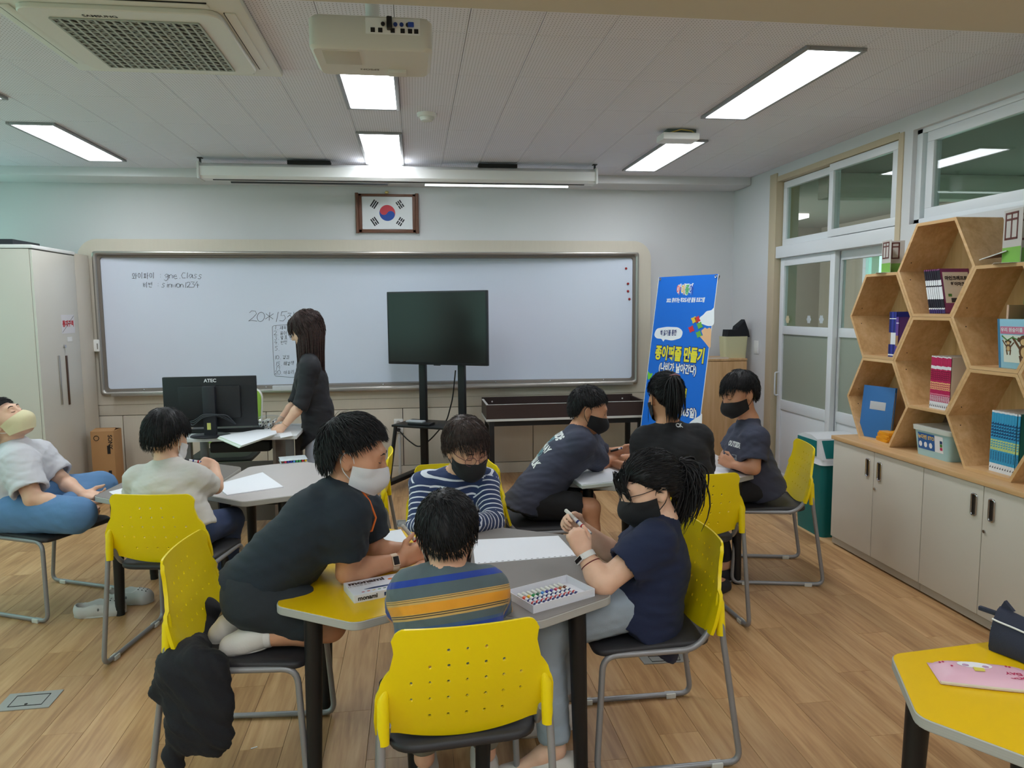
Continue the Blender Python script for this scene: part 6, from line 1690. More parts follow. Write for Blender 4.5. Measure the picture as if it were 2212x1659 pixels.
def garment_u(J, k, tor_w=.10):
    """distance down the torso, or down the sleeve where the arm is nearer"""
    nk, pel = np.asarray(J['neck'], float), np.asarray(J['pel'], float); ax = nv(pel - nk)
    segs = [(np.asarray(J['sh' + s], float), np.asarray(J['el' + s], float), np.asarray(J['wr' + s], float)) for s in 'LR']
    def f(v):
        u = (v - nk) @ ax; dt = np.linalg.norm((v - nk) - u[:, None] * ax, axis=1) - tor_w * k * 1.25
        U = [u]; lab = np.zeros(len(v), int)
        for sh, el, wr_ in segs:
            for a, b, off in ((sh, el, 0.0), (el, wr_, np.linalg.norm(el - sh))):
                d = b - a; L = np.linalg.norm(d); t0 = (v - a) @ d / L ** 2; t = np.clip(t0, 0.02, 1); dd = np.linalg.norm(v - a - t[:, None] * d, axis=1) - .055 * k
                U.append((sh - nk) @ ax + off + t0 * L); m = (dd < dt) & (t > .1 if off == 0 else t >= 0); lab = np.where(m, len(U) - 1, lab); dt = np.where(m, dd, dt)
        return np.array(U), lab
    return f
def print_on(name, s, m, parent, bvh, center, right, up, size, bold=0.0, sx=1.0, off=.0015):
    """lettering laid on a garment"""
    r_, u_ = nv(right), np.asarray(up, float); u_ = nv(u_ - r_ * (u_ @ r_)); n_ = np.cross(r_, u_)
    me = text_mesh(s, size, bold, sx=sx, res=2)
    bm = bmesh.new(); bm.from_mesh(me); bmesh.ops.triangulate(bm, faces=bm.faces); bmesh.ops.subdivide_edges(bm, edges=[e for e in bm.edges if e.calc_length() > .012], cuts=2, use_grid_fill=False)
    bmesh.ops.triangulate(bm, faces=bm.faces)
    dead = []
    for vtx in bm.verts:
        p = Vector(center) + Vector(r_) * vtx.co.x + Vector(u_) * vtx.co.y; h = bvh.ray_cast(p + Vector(n_) * .15, -Vector(n_), .4)
        if h[0] is None: dead.append(vtx)
        else: vtx.co = h[0] + Vector(n_) * off
    if dead: bmesh.ops.delete(bm, geom=dead, context='VERTS')
    bm.to_mesh(me); bm.free(); me.materials.clear(); me.materials.append(m)
    o = bpy.data.objects.new(name, me); COL.objects.link(o); o.parent = parent; o.matrix_parent_inverse = root_matrix(parent).inverted(); return o
def shoe(parent, heel, toe, m, sole_m, k=1.0, name='shoe', up=(0, 0, 1), h=.075):
    h0, t0 = np.asarray(heel, float), np.asarray(toe, float); d = nv(t0 - h0); u = np.asarray(up, float); u = nv(u - d * (u @ d)); r = np.cross(d, u)
    S = SDF(); L = np.linalg.norm(t0 - h0)
    S.cap(h0 + u * .04 * k, h0 + d * L * .35 + u * .045 * k, .038 * k, .040 * k, .02, clips=[(h0 + u * h * k, u), (h0 + u * .012, -u)]); S.cap(h0 + d * L * .3 + u * .035 * k, t0 - d * .04 + u * .022 * k, .040 * k, .034 * k, .03, clips=[(h0 + u * .012, -u)])
    for s in (-1, 1): S.cap(h0 + d * L * .55 + s * r * .014 * k + u * .025 * k, t0 - d * .045 + s * r * .010 * k + u * .022 * k, .032 * k, .028 * k, .03, clips=[(h0 + u * .012, -u)])
    o, _ = cloth(name, S, m, parent, .006, 0)
    out = []
    for i in range(24):
        a = 2 * PI * i / 24; y = L / 2 + (L / 2 + .004) * math.cos(a); x = (.036 + .010 * max(0, math.cos(a))) * math.sin(a) * 1.05 * k; out.append((x, y))
    ar = sum(out[i][0] * out[(i + 1) % 24][1] - out[(i + 1) % 24][0] * out[i][1] for i in range(24))
    if ar < 0: out.reverse()
    obj('sole', MB().prism(out, 0, .018, basis(Vector(r), Vector(d), Vector(u), Vector(h0)), .003), sole_m, o, True)
    return o
def A3(v): return np.array(v, float)
# =================================================================== THE PEOPLE
def p3(px, py, Y=None, X=None, Z=None): return A3(P(px, py, X=X, Y=Y, Z=Z))
ink_hair = mat('brow_ink', rgb(34, 28, 26), .7)
mask_k = fabric('mask_black', 30, 30, 33, .8, .1, 200); mask_w = fabric('mask_white', 218, 216, 218, .8, .1, 200); strap_w = mat('strap_white', rgb(225, 225, 225), .6); strap_k = mat('strap_black', rgb(26, 26, 28), .6)
mask_y = fabric('mask_cream', 226, 216, 176, .8, .1, 200)
sole_w = mat('sole_white', rgb(214, 214, 210), .6); shoe_w = fabric('shoe_white', 214, 208, 200, .6, .1, 200); shoe_k = fabric('shoe_black', 30, 30, 34, .7, .1, 200); sock_w = fabric('sock_white', 222, 216, 212, .9)
def flow_to(t): 
    t = np.asarray(t, float); return lambda d: t - d
ALLP = []

# ---- boy in striped polo, seen from behind
def front_boy():
    k = .90
    t = person('boy in blue, grey and orange striped polo sitting back to camera', (.10, 1.97, 0)); s = 'front'
    hd = Head(p3(966, 1154, Y=2.10), (.05, .90, -.42), (0, .42, .9), .93)
    rt = nv((1, .06, 0)); pel = A3((.105, 1.95, .515)); ch = p3(965, 1320, Y=2.03); nk = p3(967, 1240, Y=2.05)
    J = dict(pel=pel, chest=ch, neck=nk, shL=p3(889, 1278, Y=2.05), shR=p3(1052, 1274, Y=2.07), elL=p3(858, 1322, Y=2.20), elR=p3(1078, 1325, Y=2.22), wrL=p3(900, 1232, Z=.655), wrR=A3((.17, 2.42, .655)),
             hipL=pel + rt * -.065 + (0, .02, -.01), hipR=pel + rt * .065 + (0, .02, -.01), knL=A3((.0, 2.28, .50)), knR=A3((.20, 2.28, .50)), anL=A3((.0, 2.24, .11)), anR=A3((.20, 2.24, .11)), toeL=A3((.0, 2.40, .04)), toeR=A3((.2, 2.40, .04)))
    body, bv = body_mesh(J, hd, k, t, SK, hands=dict(L=dict(fdir=(.55, .8, .1), pn=(.3, .1, -1), curl=.75, thumb=.5), R=dict(fdir=(-.7, .6, 0), pn=(0, .2, -1), curl=.6)))
    c = {'g': rgb(82, 96, 100), 'b': rgb(30, 62, 150), 'o': rgb(222, 150, 34), 'bg': rgb(60, 88, 128), 'k': rgb(70, 56, 40), 't': rgb(196, 158, 92)}
    L0 = np.linalg.norm(pel - nk); S_ = []
    def band(a, col): S_.append((a, c[col]))
    seq = [(0, 'g'), (.060, 'b'), (.078, 'g'), (.112, 't'), (.1145, 'k'), (.1165, 't'), (.120, 'k'), (.122, 't'), (.127, 'o'), (.152, 't'), (.1545, 'k'), (.1565, 't'), (.160, 'k'), (.162, 't'), (.168, 'g'), (.188, 'bg'), (.196, 'b'), (.226, 'bg'), (.236, 'g'), (.262, 'o'), (.29, 'g')]
    m = stripe_fabric('fabric_polo_bands', [(a / .36, c[x]) for a, x in seq], span=(-.06, .30))
    cl, bvs = cloth('polo_shirt', shirt_sdf(J, k, .72, (.060, .060), .100, hem=.03, wid=.075), m, t, wr=.0035, seed=3, attr=garment_u(J, k))
    collar_ring(J, hd, k, fabric('collar_teal', 70, 92, 96), t, .058, .026, 'collar', .006)
    pn, _ = cloth('shorts', pants_sdf(J, k, 'ankle', frac=.95), fabric('shorts_khaki', 120, 112, 96), t, .009, .0015, 4)
    for s_ in 'LR': shoe(t, J['an' + s_] * (1, 1, 0) + (0, -.06, 0), J['toe' + s_] * (1, 1, 0) + (0, .03, 0), shoe_w, sole_w, .95)
    make_hair('hair', hd, HB, t, dict(seed=11, n=2250, L=.055, lift=.28, whorl=(-.30, -.45, .84), back=-.82, side=-.12, thick=.016, w=.0013, jitter=.5, lump=.003))
    make_mask(hd, mask_w, t, strap_w, 1.0, bv); make_face(hd, bv, t, ink_hair)
front_boy()

# ---- boy kneeling on a chair, leaning over the yellow desk
def kneel_boy():
    k = 1.02
    t = person('boy in dark polo kneeling on chair and leaning over yellow desk', (-.5, 2.52, 0))
    hd = Head(p3(767, 983, Y=2.52), (.96, -.10, -.26), (.25, 0, .97), 1.0)
    pel = A3((-.555, 2.52, .735)); pel = p3(563, 1262, Y=2.52); ch = p3(700, 1120, Y=2.50); nk = p3(742, 1056, Y=2.52)
    sp = nv((.10, 1, 0))
    J = dict(pel=pel, chest=ch, neck=nk, shR=p3(748, 1112, Y=2.40), shL=p3(784, 1105, Y=2.64), elR=p3(752, 1236, Z=.665), elL=p3(812, 1196, Z=.665), wrR=p3(862, 1212, Z=.675), wrL=p3(890, 1188, Z=.69))
    J['hipR'] = pel + (.02, -.075, -.02); J['hipL'] = pel + (.02, .075, -.02)
    J['knR'] = A3((-.305, 2.41, .500)); J['knL'] = A3((-.29, 2.60, .500)); J['anR'] = p3(556, 1376, Y=2.40); J['anL'] = p3(512, 1338, Y=2.52)
    J['toeR'] = p3(500, 1386, Y=2.40); J['toeL'] = p3(472, 1360, Y=2.50)
    body, bv = body_mesh(J, hd, k, t, SK2, hands=dict(R=dict(fdir=(.9, .35, .25), pn=(0, 1, .25), curl=.55, thumb=.35), L=dict(fdir=(.85, -.25, -.15), pn=(0, -.8, .5), curl=.65, thumb=.3)), arm=1.08, vox=.0055)
    m = fabric('polo_charcoal', 32, 42, 52)
    S = shirt_sdf(J, k, .66, (.068, .070), .100, hem=.03, belly=.012, wid=.07)
    cl, bvs = cloth('polo_shirt', S, m, t, wr=.0045, seed=5, dirv=(.6, 0, .8), freq=64)
    # collar with orange piping
    ax = nv(hd.w(0, -.02, -.05) - nk)
    collar_ring(J, hd, k, m, t, .058, .030, 'collar', .007)
    nkv = Vector(nk); u = Vector(ax).orthogonal().normalized(); w = Vector(ax).cross(u)
    obj('collar_piping', MB().tube([nkv + Vector(ax) * .030 + .062 * (math.cos(a) * u + math.sin(a) * w) for a in [2 * PI * i / 28 for i in range(28)]], .0032, 6, closed=True), mat('piping_orange', rgb(226, 110, 40), .6), t, True)
    fr_ = Vector(ch) + Vector((.13, -.02, .03))
    obj('placket_piping', MB().tube([nkv + Vector((.060, -.052, .012)), nkv + Vector((.092, -.066, -.030)), nkv + Vector((.112, -.078, -.085)), nkv + Vector((.098, -.092, -.125)), nkv + Vector((.066, -.098, -.128))], .0038, 6), MATS['piping_orange'], t, True)
    obj('collar_point', MB().prism([(0, 0), (.075, -.02), (.065, -.085), (.03, -.10), (-.02, -.05)][::-1], 0, .006, basis((.75, -.55, -.1), (.15, .05, .98), (-.5, -.8, .1), nkv + Vector((.028, -.052, .015))), .002), m, t, True)
    S = pants_sdf(J, k, 'knee', (.102, .082, 0, 0), .80, .112, .07)
    cloth('shorts', S, fabric('shorts_charcoal', 40, 46, 52), t, .008, .003, 6, freq=64)
    for s_ in 'RL':
        an, to = J['an' + s_], J['toe' + s_]; kn = J['kn' + s_]
        S = SDF(); d = nv(an - kn); a = lerp(kn, an, .80); S.cap(a, an + d * .01, .040, .037, .01, clips=[(a, -d)]); cloth('sock', S, sock_w, t, .006, .0008, 8)
        dd = nv(to - an); uu = nv(np.cross(dd, (0, 1, 0))); uu = uu * (1 if uu[2] > 0 else -1); shoe(t, an - dd * .03 - uu * .04, to + dd * .045 - uu * .036, shoe_w, shoe_w, .95, 'shoe', up=uu, h=.07)
    make_hair('hair', hd, HB, t, dict(seed=21, n=2250, L=.058, lift=.4, whorl=(0, -.75, .66), front=.46, side=-.02, back=-.82, thick=.018, w=.0013, spike=.35, bangs=0.0, jitter=.35))
    make_mask(hd, mask_w, t, strap_w, .8, bv); make_face(hd, bv, t, ink_hair)
    wr = Vector(lerp(J['wrR'], J['elR'], .10)); d = Vector(nv(J['wrR'] - J['elR'])); u = d.orthogonal().normalized(); w = d.cross(u)
    wt = thing('smart_watch', 'beige strap watch with black face on kneeling boy wrist', 'watch', wr)
    obj('strap', MB().grid([[wr + d * y + .030 * (math.cos(a) * u + math.sin(a) * w) for a in [2 * PI * i / 24 for i in range(25)]] for y in (-.011, .011)]), mat('strap_beige', rgb(222, 196, 168), .6), wt, True, 180)
    nrm = Vector((.25, -.85, .45)); nrm = (nrm - d * nrm.dot(d)).normalized()
    obj('case', MB().obox(wr + nrm * .031, d, nrm.cross(d), nrm, .026, .036, .009, .003), mat('watch_case', rgb(210, 180, 150), .4), wt, True); obj('dial', MB().obox(wr + nrm * .036, d, nrm.cross(d), nrm, .019, .028, .002), mat('watch_dial', rgb(16, 16, 18), .15), wt, True)
kneel_boy()

# ---- boy in navy striped long sleeves with round glasses
def stripe_boy():
    k = .98
    t = person('boy with round glasses in navy and white striped long sleeves', (.17, 3.40, 0))
    hd = Head(p3(1008, 968, Y=3.22), (.36, -.84, -.38), (.06, -.36, .92), 1.0)
    pel = A3((.17, 3.43, .53)); ch = p3(978, 1075, Y=3.33); nk = p3(985, 1030, Y=3.31)
    J = dict(pel=pel, chest=ch, neck=nk, shR=p3(914, 1048, Y=3.32), shL=p3(1049, 1040, Y=3.32), elR=p3(903, 1140, Y=3.18), elL=p3(1066, 1128, Y=3.12), wrR=A3((.08, 2.98, .66)), wrL=A3((.22, 2.97, .66)),
             hipL=pel + (.07, -.02, -.01), hipR=pel + (-.07, -.02, -.01), knL=A3((.26, 3.09, .50)), knR=A3((.07, 3.09, .50)), anL=A3((.26, 3.14, .10)), anR=A3((.07, 3.14, .10)), toeL=A3((.26, 3.0, .04)), toeR=A3((.07, 3.0, .04)))
    body, bv = body_mesh(J, hd, k, t, SK, hands=dict(L=dict(fdir=(-.9, -.4, 0), pn=(0, -.1, -1), curl=.5), R=dict(fdir=(.9, -.4, 0), pn=(0, -.1, -1), curl=.5)), vox=.006)
    m = stripe_fabric('fabric_navy_stripes', [(0, rgb(36, 54, 96)), (.72, rgb(36, 54, 96)), (.74, rgb(218, 222, 232)), (.97, rgb(218, 222, 232)), (.99, rgb(36, 54, 96))], period=.0262)
    cloth('striped_shirt', shirt_sdf(J, k, long_=True, tor=.098, hem=.05, wid=.07), m, t, wr=.0038, seed=9, attr=garment_u(J, k))
    collar_ring(J, hd, k, fabric('collar_navy', 48, 62, 104), t, .062, .012, 'collar', .008)
    cloth('trousers', pants_sdf(J, k, 'ankle', frac=.95), fabric('trousers_dark', 44, 46, 52), t, .009, .0015, 4)
    for s_ in 'LR': shoe(t, J['an' + s_] * (1, 1, 0) + (0, .05, 0), J['toe' + s_] * (1, 1, 0) + (0, -.04, 0), shoe_w, sole_w, 1.0)
    make_hair('hair', hd, HBR, t, dict(seed=31, n=2100, L=.060, lift=.22, whorl=(.15, -.35, .92), front=.34, side=-.16, back=-.82, thick=.022, w=.0013, bangs=.15, jitter=.4, lump=.004, sweep=-.1))
    make_mask(hd, mask_k, t, strap_k, .9, bv); make_face(hd, bv, t, ink_hair); make_glasses(hd, mat('glasses_rim', rgb(120, 84, 88), .3, .6), t, .024)
stripe_boy()

# ---- ponytailed girl in navy shirt holding a marker
def pony_extra(tie, tip, thick, n, curl, seed, core_r=.02, mid=None):
    def f(mb, r, GR):
        tie_ = np.asarray(tie, float); out = np.array([0, -1.0, 0]); tip_ = tie_ + GR * tip + out * .030; mid_ = tie_ + out * (.075 if mid is None else mid) + GR * tip * .12
        for i in range(n):
            o = r.normal(size=3) * thick * .55; ph = r.uniform(0, 6); pts = []; amp = curl * r.uniform(.3, 1.4); L = r.uniform(.8, 1.08)
            for j in range(9):
                tt = j / 8 * L; p = (1 - tt) ** 2 * tie_ + 2 * tt * (1 - tt) * mid_ + tt * tt * tip_
                sp = math.sin(min(tt, 1) * PI * .62) * 1.15 + .12
                pts.append(tuple(p + o * sp + amp * np.array([math.sin(tt * 9 + ph), math.cos(tt * 8 + ph), 0]) * tt))
            mb.tube(pts, [.0036 * x for x in (.7, 1, 1, 1, 1, .9, .8, .6, .2)], 4, False)
        mb.tube([tuple(tie_ + (nv(mid_ - tie_)) * x) for x in (-.006, .006)], core_r * .8, 12)
    return f
def girl():
    k = 1.0
    t = person('ponytailed girl with glasses in navy shirt holding white marker', (.80, 2.44, 0))
    hd = Head(p3(1402, 1052, Y=2.44), (-.955, -.12, -.27), (-.26, 0, .97), .97)
    pel = A3((.80, 2.44, .545)); ch = p3(1408, 1210, Y=2.44); nk = p3(1428, 1125, Y=2.44)
    J = dict(pel=pel, chest=ch, neck=nk, shL=p3(1412, 1172, Y=2.30), shR=p3(1406, 1158, Y=2.58), elL=p3(1302, 1262, Y=2.27), elR=p3(1335, 1205, Y=2.66), wrL=p3(1262, 1196, Y=2.34), wrR=p3(1256, 1140, Y=2.60),
             hipL=pel + (-.02, -.075, -.01), hipR=pel + (-.02, .075, -.01), knL=p3(1172, 1385, Y=2.30), knR=A3((.47, 2.55, .50)), anL=p3(1200, 1566, Y=2.24), anR=A3((.50, 2.52, .11)), toeL=A3((.34, 2.22, .04)), toeR=A3((.38, 2.5, .04)))
    J['knL'][2] = max(J['knL'][2], .49)
    J['anL'][2] = .10; J['toeL'] = J['anL'] * (1, 1, 0) + (-.15, -.02, .04)
    body, bv = body_mesh(J, hd, k, t, SK3, hands=dict(L=dict(fdir=(-.35, .25, .9), pn=(-.2, 1, .1), curl=.95, thumb=.6), R=dict(fdir=(-.85, -.1, .5), pn=(.1, -.9, -.3), curl=(.75, .85, 1.0, 1.0), thumb=.45)), arm=1.12, vox=.0055)
    m = fabric('tee_navy', 26, 36, 66)
    S = shirt_sdf(J, k, .60, (.062, .074), .114, hem=.14, belly=.02, wid=.080, flare=1.12, hem_n=nv((-.75, 0, -1)))
    cl, bvs = cloth('tee_shirt', S, m, t, wr=.004, seed=12, freq=64)
    collar_ring(J, hd, k, m, t, .058, .010)
    nkv = Vector(nk); axn = Vector(nv(hd.w(0, -.02, -.05) - nk)); u = axn.orthogonal().normalized(); w = axn.cross(u)
    ml = obj('mask_lanyard', MB().tube([nkv + axn * (.012 + .02 * math.sin(a)) + .058 * (math.cos(a) * u + math.sin(a) * w) for a in [2 * PI * i / 60 for i in range(60)]], [.003 + .0012 * (i % 2) for i in range(60)], 6, closed=True), mat('lanyard_pink', rgb(206, 70, 96), .5), t, True)
    q = Vector(hd.w(-.05, .035, -.115)); obj('lanyard_clip', MB().tube([q + Vector((.014 * math.cos(a), -.01, .018 * math.sin(a))) for a in [2 * PI * i / 14 for i in range(14)]], .004, 6, closed=True).tube([q + Vector((0, -.01, -.018)), q + Vector((.004, -.006, -.045))], .004, 6), mat('clip_pink', rgb(226, 170, 196), .4), t, True)
    S = pants_sdf(J, k, 'ankle', (.086, .078, .074, .052), .93, .095, .06)
    cloth('jogger_trousers', S, fabric('jogger_grey', 150, 162, 172), t, .008, .003, 14, freq=64)
    for s_ in 'LR': shoe(t, J['an' + s_] * (1, 1, 0) + (.06, 0, 0), J['toe' + s_] * (1, 1, 0) + (-.06, 0, 0), shoe_w, sole_w, 1.05)
    tie = (0, -.128, .045); fl = flow_to(nv((0, -.98, .1)))
    make_hair('hair', hd, HB, t, dict(seed=41, n=1500, L=.07, lift=.04, flow=lambda d: nv((0, -.98, .12)) - d, front=.16, side=-.30, back=-.82, thick=.010, w=.0013, jitter=.12, lump=.001,
        extra=[pony_extra(tie, .205, .034, 460, .009, 5, .018, mid=.10),
               lambda mb, r, GR: [mb.tube([(x, .085 + .01 * r.normal(), .085), (x * 1.05 + .004 * r.normal(), .105, .05), (x * 1.15 + .006 * r.normal(), .104, .015), (x * 1.2 + .008 * r.normal(), .098, -.012)], [.002, .0022, .0018, .0003], 3, False) for x in r.uniform(-.055, .055, 55)]]))
    make_mask(hd, mask_k, t, strap_k, .95, bv); make_face(hd, bv, t, ink_hair); make_glasses(hd, mat('glasses_dark', rgb(36, 32, 36), .3, .2), t, .024)
    q = p3(1343, 1148, Y=2.36); 
    h = bvs.ray_cast(Vector((0, 0, CAM_H)), (P(1341, 1146, Y=2.4) - Vector((0, 0, CAM_H))).normalized())
    if h[0] is not None:
        obj('chest_emblem', MB().prism([(-.012, -.014), (.012, -.014), (.004, .016)], 0, .0012, basis(h[1].cross(Vector((0, 0, 1))).normalized() * -1, (h[1].cross(Vector((0, 0, 1))).normalized() * -1).cross(h[1]) * -1, h[1], h[0] + h[1] * .002)), white_m, t, True)
    # fitness band on the near wrist
    wr = Vector(lerp(J['wrL'], J['elL'], .12)); d = Vector(nv(J['wrL'] - J['elL'])); u = d.orthogonal().normalized(); w = d.cross(u)
    wt = thing('fitness_band', 'white fitness band with dark face on girl wrist', 'watch', wr)
    obj('strap', MB().grid([[wr + d * y + .0335 * (math.cos(a) * u + math.sin(a) * w) for a in [2 * PI * i / 24 for i in range(25)]] for y in (-.010, .010)]), mat('strap_white2', rgb(224, 224, 222), .5), wt, True, 180)
    nrm = Vector((-.75, -.6, -.1)); nrm = (nrm - d * nrm.dot(d)).normalized()
    obj('case', MB().obox(wr + nrm * .034, nrm.cross(d), d, nrm, .042, .020, .009, .004), mat('strap_white2', rgb(224, 224, 222), .5), wt, True); obj('dial', MB().obox(wr + nrm * .039, nrm.cross(d), d, nrm, .034, .013, .002), MATS['watch_dial'], wt, True)
    obj_b = MB().tube([wr - d * .028 + .034 * (math.cos(a) * u + math.sin(a) * w) for a in [2 * PI * i / 24 for i in range(24)]], .0022, 5, closed=True)
    tag(obj('bracelet', obj_b, mat('bracelet_red', rgb(110, 36, 40), .6), smooth=180), 'thin dark red cord bracelet behind white fitness band', 'bracelet')
girl()

# ---- boy in white shirt, seen from behind, at the dark desk
def white_boy():
    k = .93
    t = person('boy in white shirt and jeans at dark grey desk, back turned', (-1.08, 3.5, 0))
    hd = Head(p3(360, 945, Y=3.62), (.25, .88, -.40), (.1, .38, .92), .98)
    pel = A3((-1.10, 3.50, .53)); ch = p3(360, 1060, Y=3.56); nk = p3(362, 998, Y=3.59); rt = nv((.985, -.17, 0))
    J = dict(pel=pel, chest=ch, neck=nk, shL=p3(298, 1036, Y=3.64), shR=p3(424, 1034, Y=3.56), elL=p3(285, 1070, Z=.66), elR=p3(466, 1052, Y=3.66), wrL=A3((-1.30, 4.02, .66)), wrR=p3(464, 1006, Y=3.76),
             hipL=pel - rt * .07, hipR=pel + rt * .07, knL=A3((-1.16, 3.86, .50)), knR=p3(500, 1150, Y=3.80), anL=A3((-1.16, 3.84, .10)), anR=p3(490, 1275, Y=3.86), toeL=A3((-1.14, 4.0, .04)), toeR=A3((-.9, 4.0, .04)))
    J['knR'][2] = .49; J['anR'][2] = .11; J['toeR'] = J['anR'] * (1, 1, 0) + (.04, .14, .04)
    body, bv = body_mesh(J, hd, k, t, SK3, hands=dict(L=dict(fdir=(.6, .8, 0), pn=(0, 0, -1), curl=.5), R=dict(fdir=(-.9, .1, .25), pn=(-.3, .8, -.5), curl=.9, thumb=.6)), vox=.006)
    m = fabric('tee_white', 206, 202, 196); cl, bvs = cloth('tee_shirt', shirt_sdf(J, k, .86, (.058, .056), .104, hem=.03, wid=.072), m, t, wr=.0045, seed=15, freq=64)
    collar_ring(J, hd, k, m, t, .058, .010)
    cloth('jeans', pants_sdf(J, k, 'ankle', (.09, .068, .062, .05), .94), fabric('denim_dark', 44, 60, 96), t, .009, .002, 16)
    for s_ in 'LR': shoe(t, J['an' + s_] * (1, 1, 0) + (-.01, -.05, 0), J['toe' + s_] * (1, 1, 0) + (0, .04, 0), shoe_w, sole_w, .95)
    make_hair('hair', hd, HB, t, dict(seed=51, n=1950, L=.06, lift=.12, whorl=(.05, -.45, .89), back=-.82, side=-.10, thick=.020, w=.0013, jitter=.25, front=.25))
    make_mask(hd, mask_w, t, strap_w, 1.0, bv); make_face(hd, bv, t, ink_hair)
white_boy()

# ---- boy in jeans sitting cross-legged, looking up
def cross_boy():
    k = 1.08
    t = person('boy in white shirt and jeans sitting cross-legged, looking up at ceiling', (-1.98, 4.1, 0))
    hd = Head(p3(10, 910, Y=4.10), (.82, -.12, .62), (-.60, 0, .78), .98)
    f = nv((.906, -.42, 0)); lf = nv((.42, .906, 0))
    pel = p3(10, 1105, Y=4.10); pel[2] = .53; ch = p3(45, 1010, Y=4.12); nk = p3(28, 962, Y=4.11)
    J = dict(pel=pel, chest=ch, neck=nk, shR=p3(42, 1000, Y=3.98), shL=p3(80, 985, Y=4.26), elR=p3(72, 1078, Y=3.88), elL=p3(135, 1040, Y=4.22), wrR=p3(165, 1098, Y=3.90), wrL=p3(178, 1068, Y=4.12), 
             hipR=pel + f * .03 - lf * .08, hipL=pel + f * .03 + lf * .08)
    J['knR'] = p3(168, 1140, Y=3.86); J['knL'] = p3(215, 1052, Y=4.32); J['knR'][2] = .53; J['anR'] = p3(150, 1128, Y=4.1); J['anR'][2] = .485; J['anL'] = p3(120, 1128, Y=4.0); J['anL'][2] = .50
    J['toeR'] = J['anR'] + lf * .12; J['toeL'] = J['anL'] - lf * .10
    body, bv = body_mesh(J, hd, k, t, SK3, hands=dict(R=dict(fdir=(.8, -.1, -.4), pn=(-.2, .8, .2), curl=.8, thumb=.4), L=dict(fdir=(.85, -.25, -.1), pn=(0, -.3, .9), curl=.35, thumb=.3)), arm=1.1, vox=.006)
    m = fabric('tee_pale', 206, 206, 212); cloth('tee_shirt', shirt_sdf(J, k, .80, (.078, .082), .112, hem=.03, wid=.07, belly=.03, flare=1.08), m, t, .008, .0045, 17, freq=60)
    collar_ring(J, hd, k, m, t, .058, .010)
    cloth('jeans', pants_sdf(J, k, 'ankle', (.105, .085, .072, .055), .9, .115, .07), fabric('denim_blue', 92, 132, 176), t, .009, .003, 18, freq=60)
    make_hair('hair', hd, HB, t, dict(seed=61, n=1650, L=.05, lift=.2, back=-.82, thick=.016, w=.0013))
    make_mask(hd, mask_y, t, strap_w, 1.0, bv); make_face(hd, bv, t, ink_hair)
cross_boy()

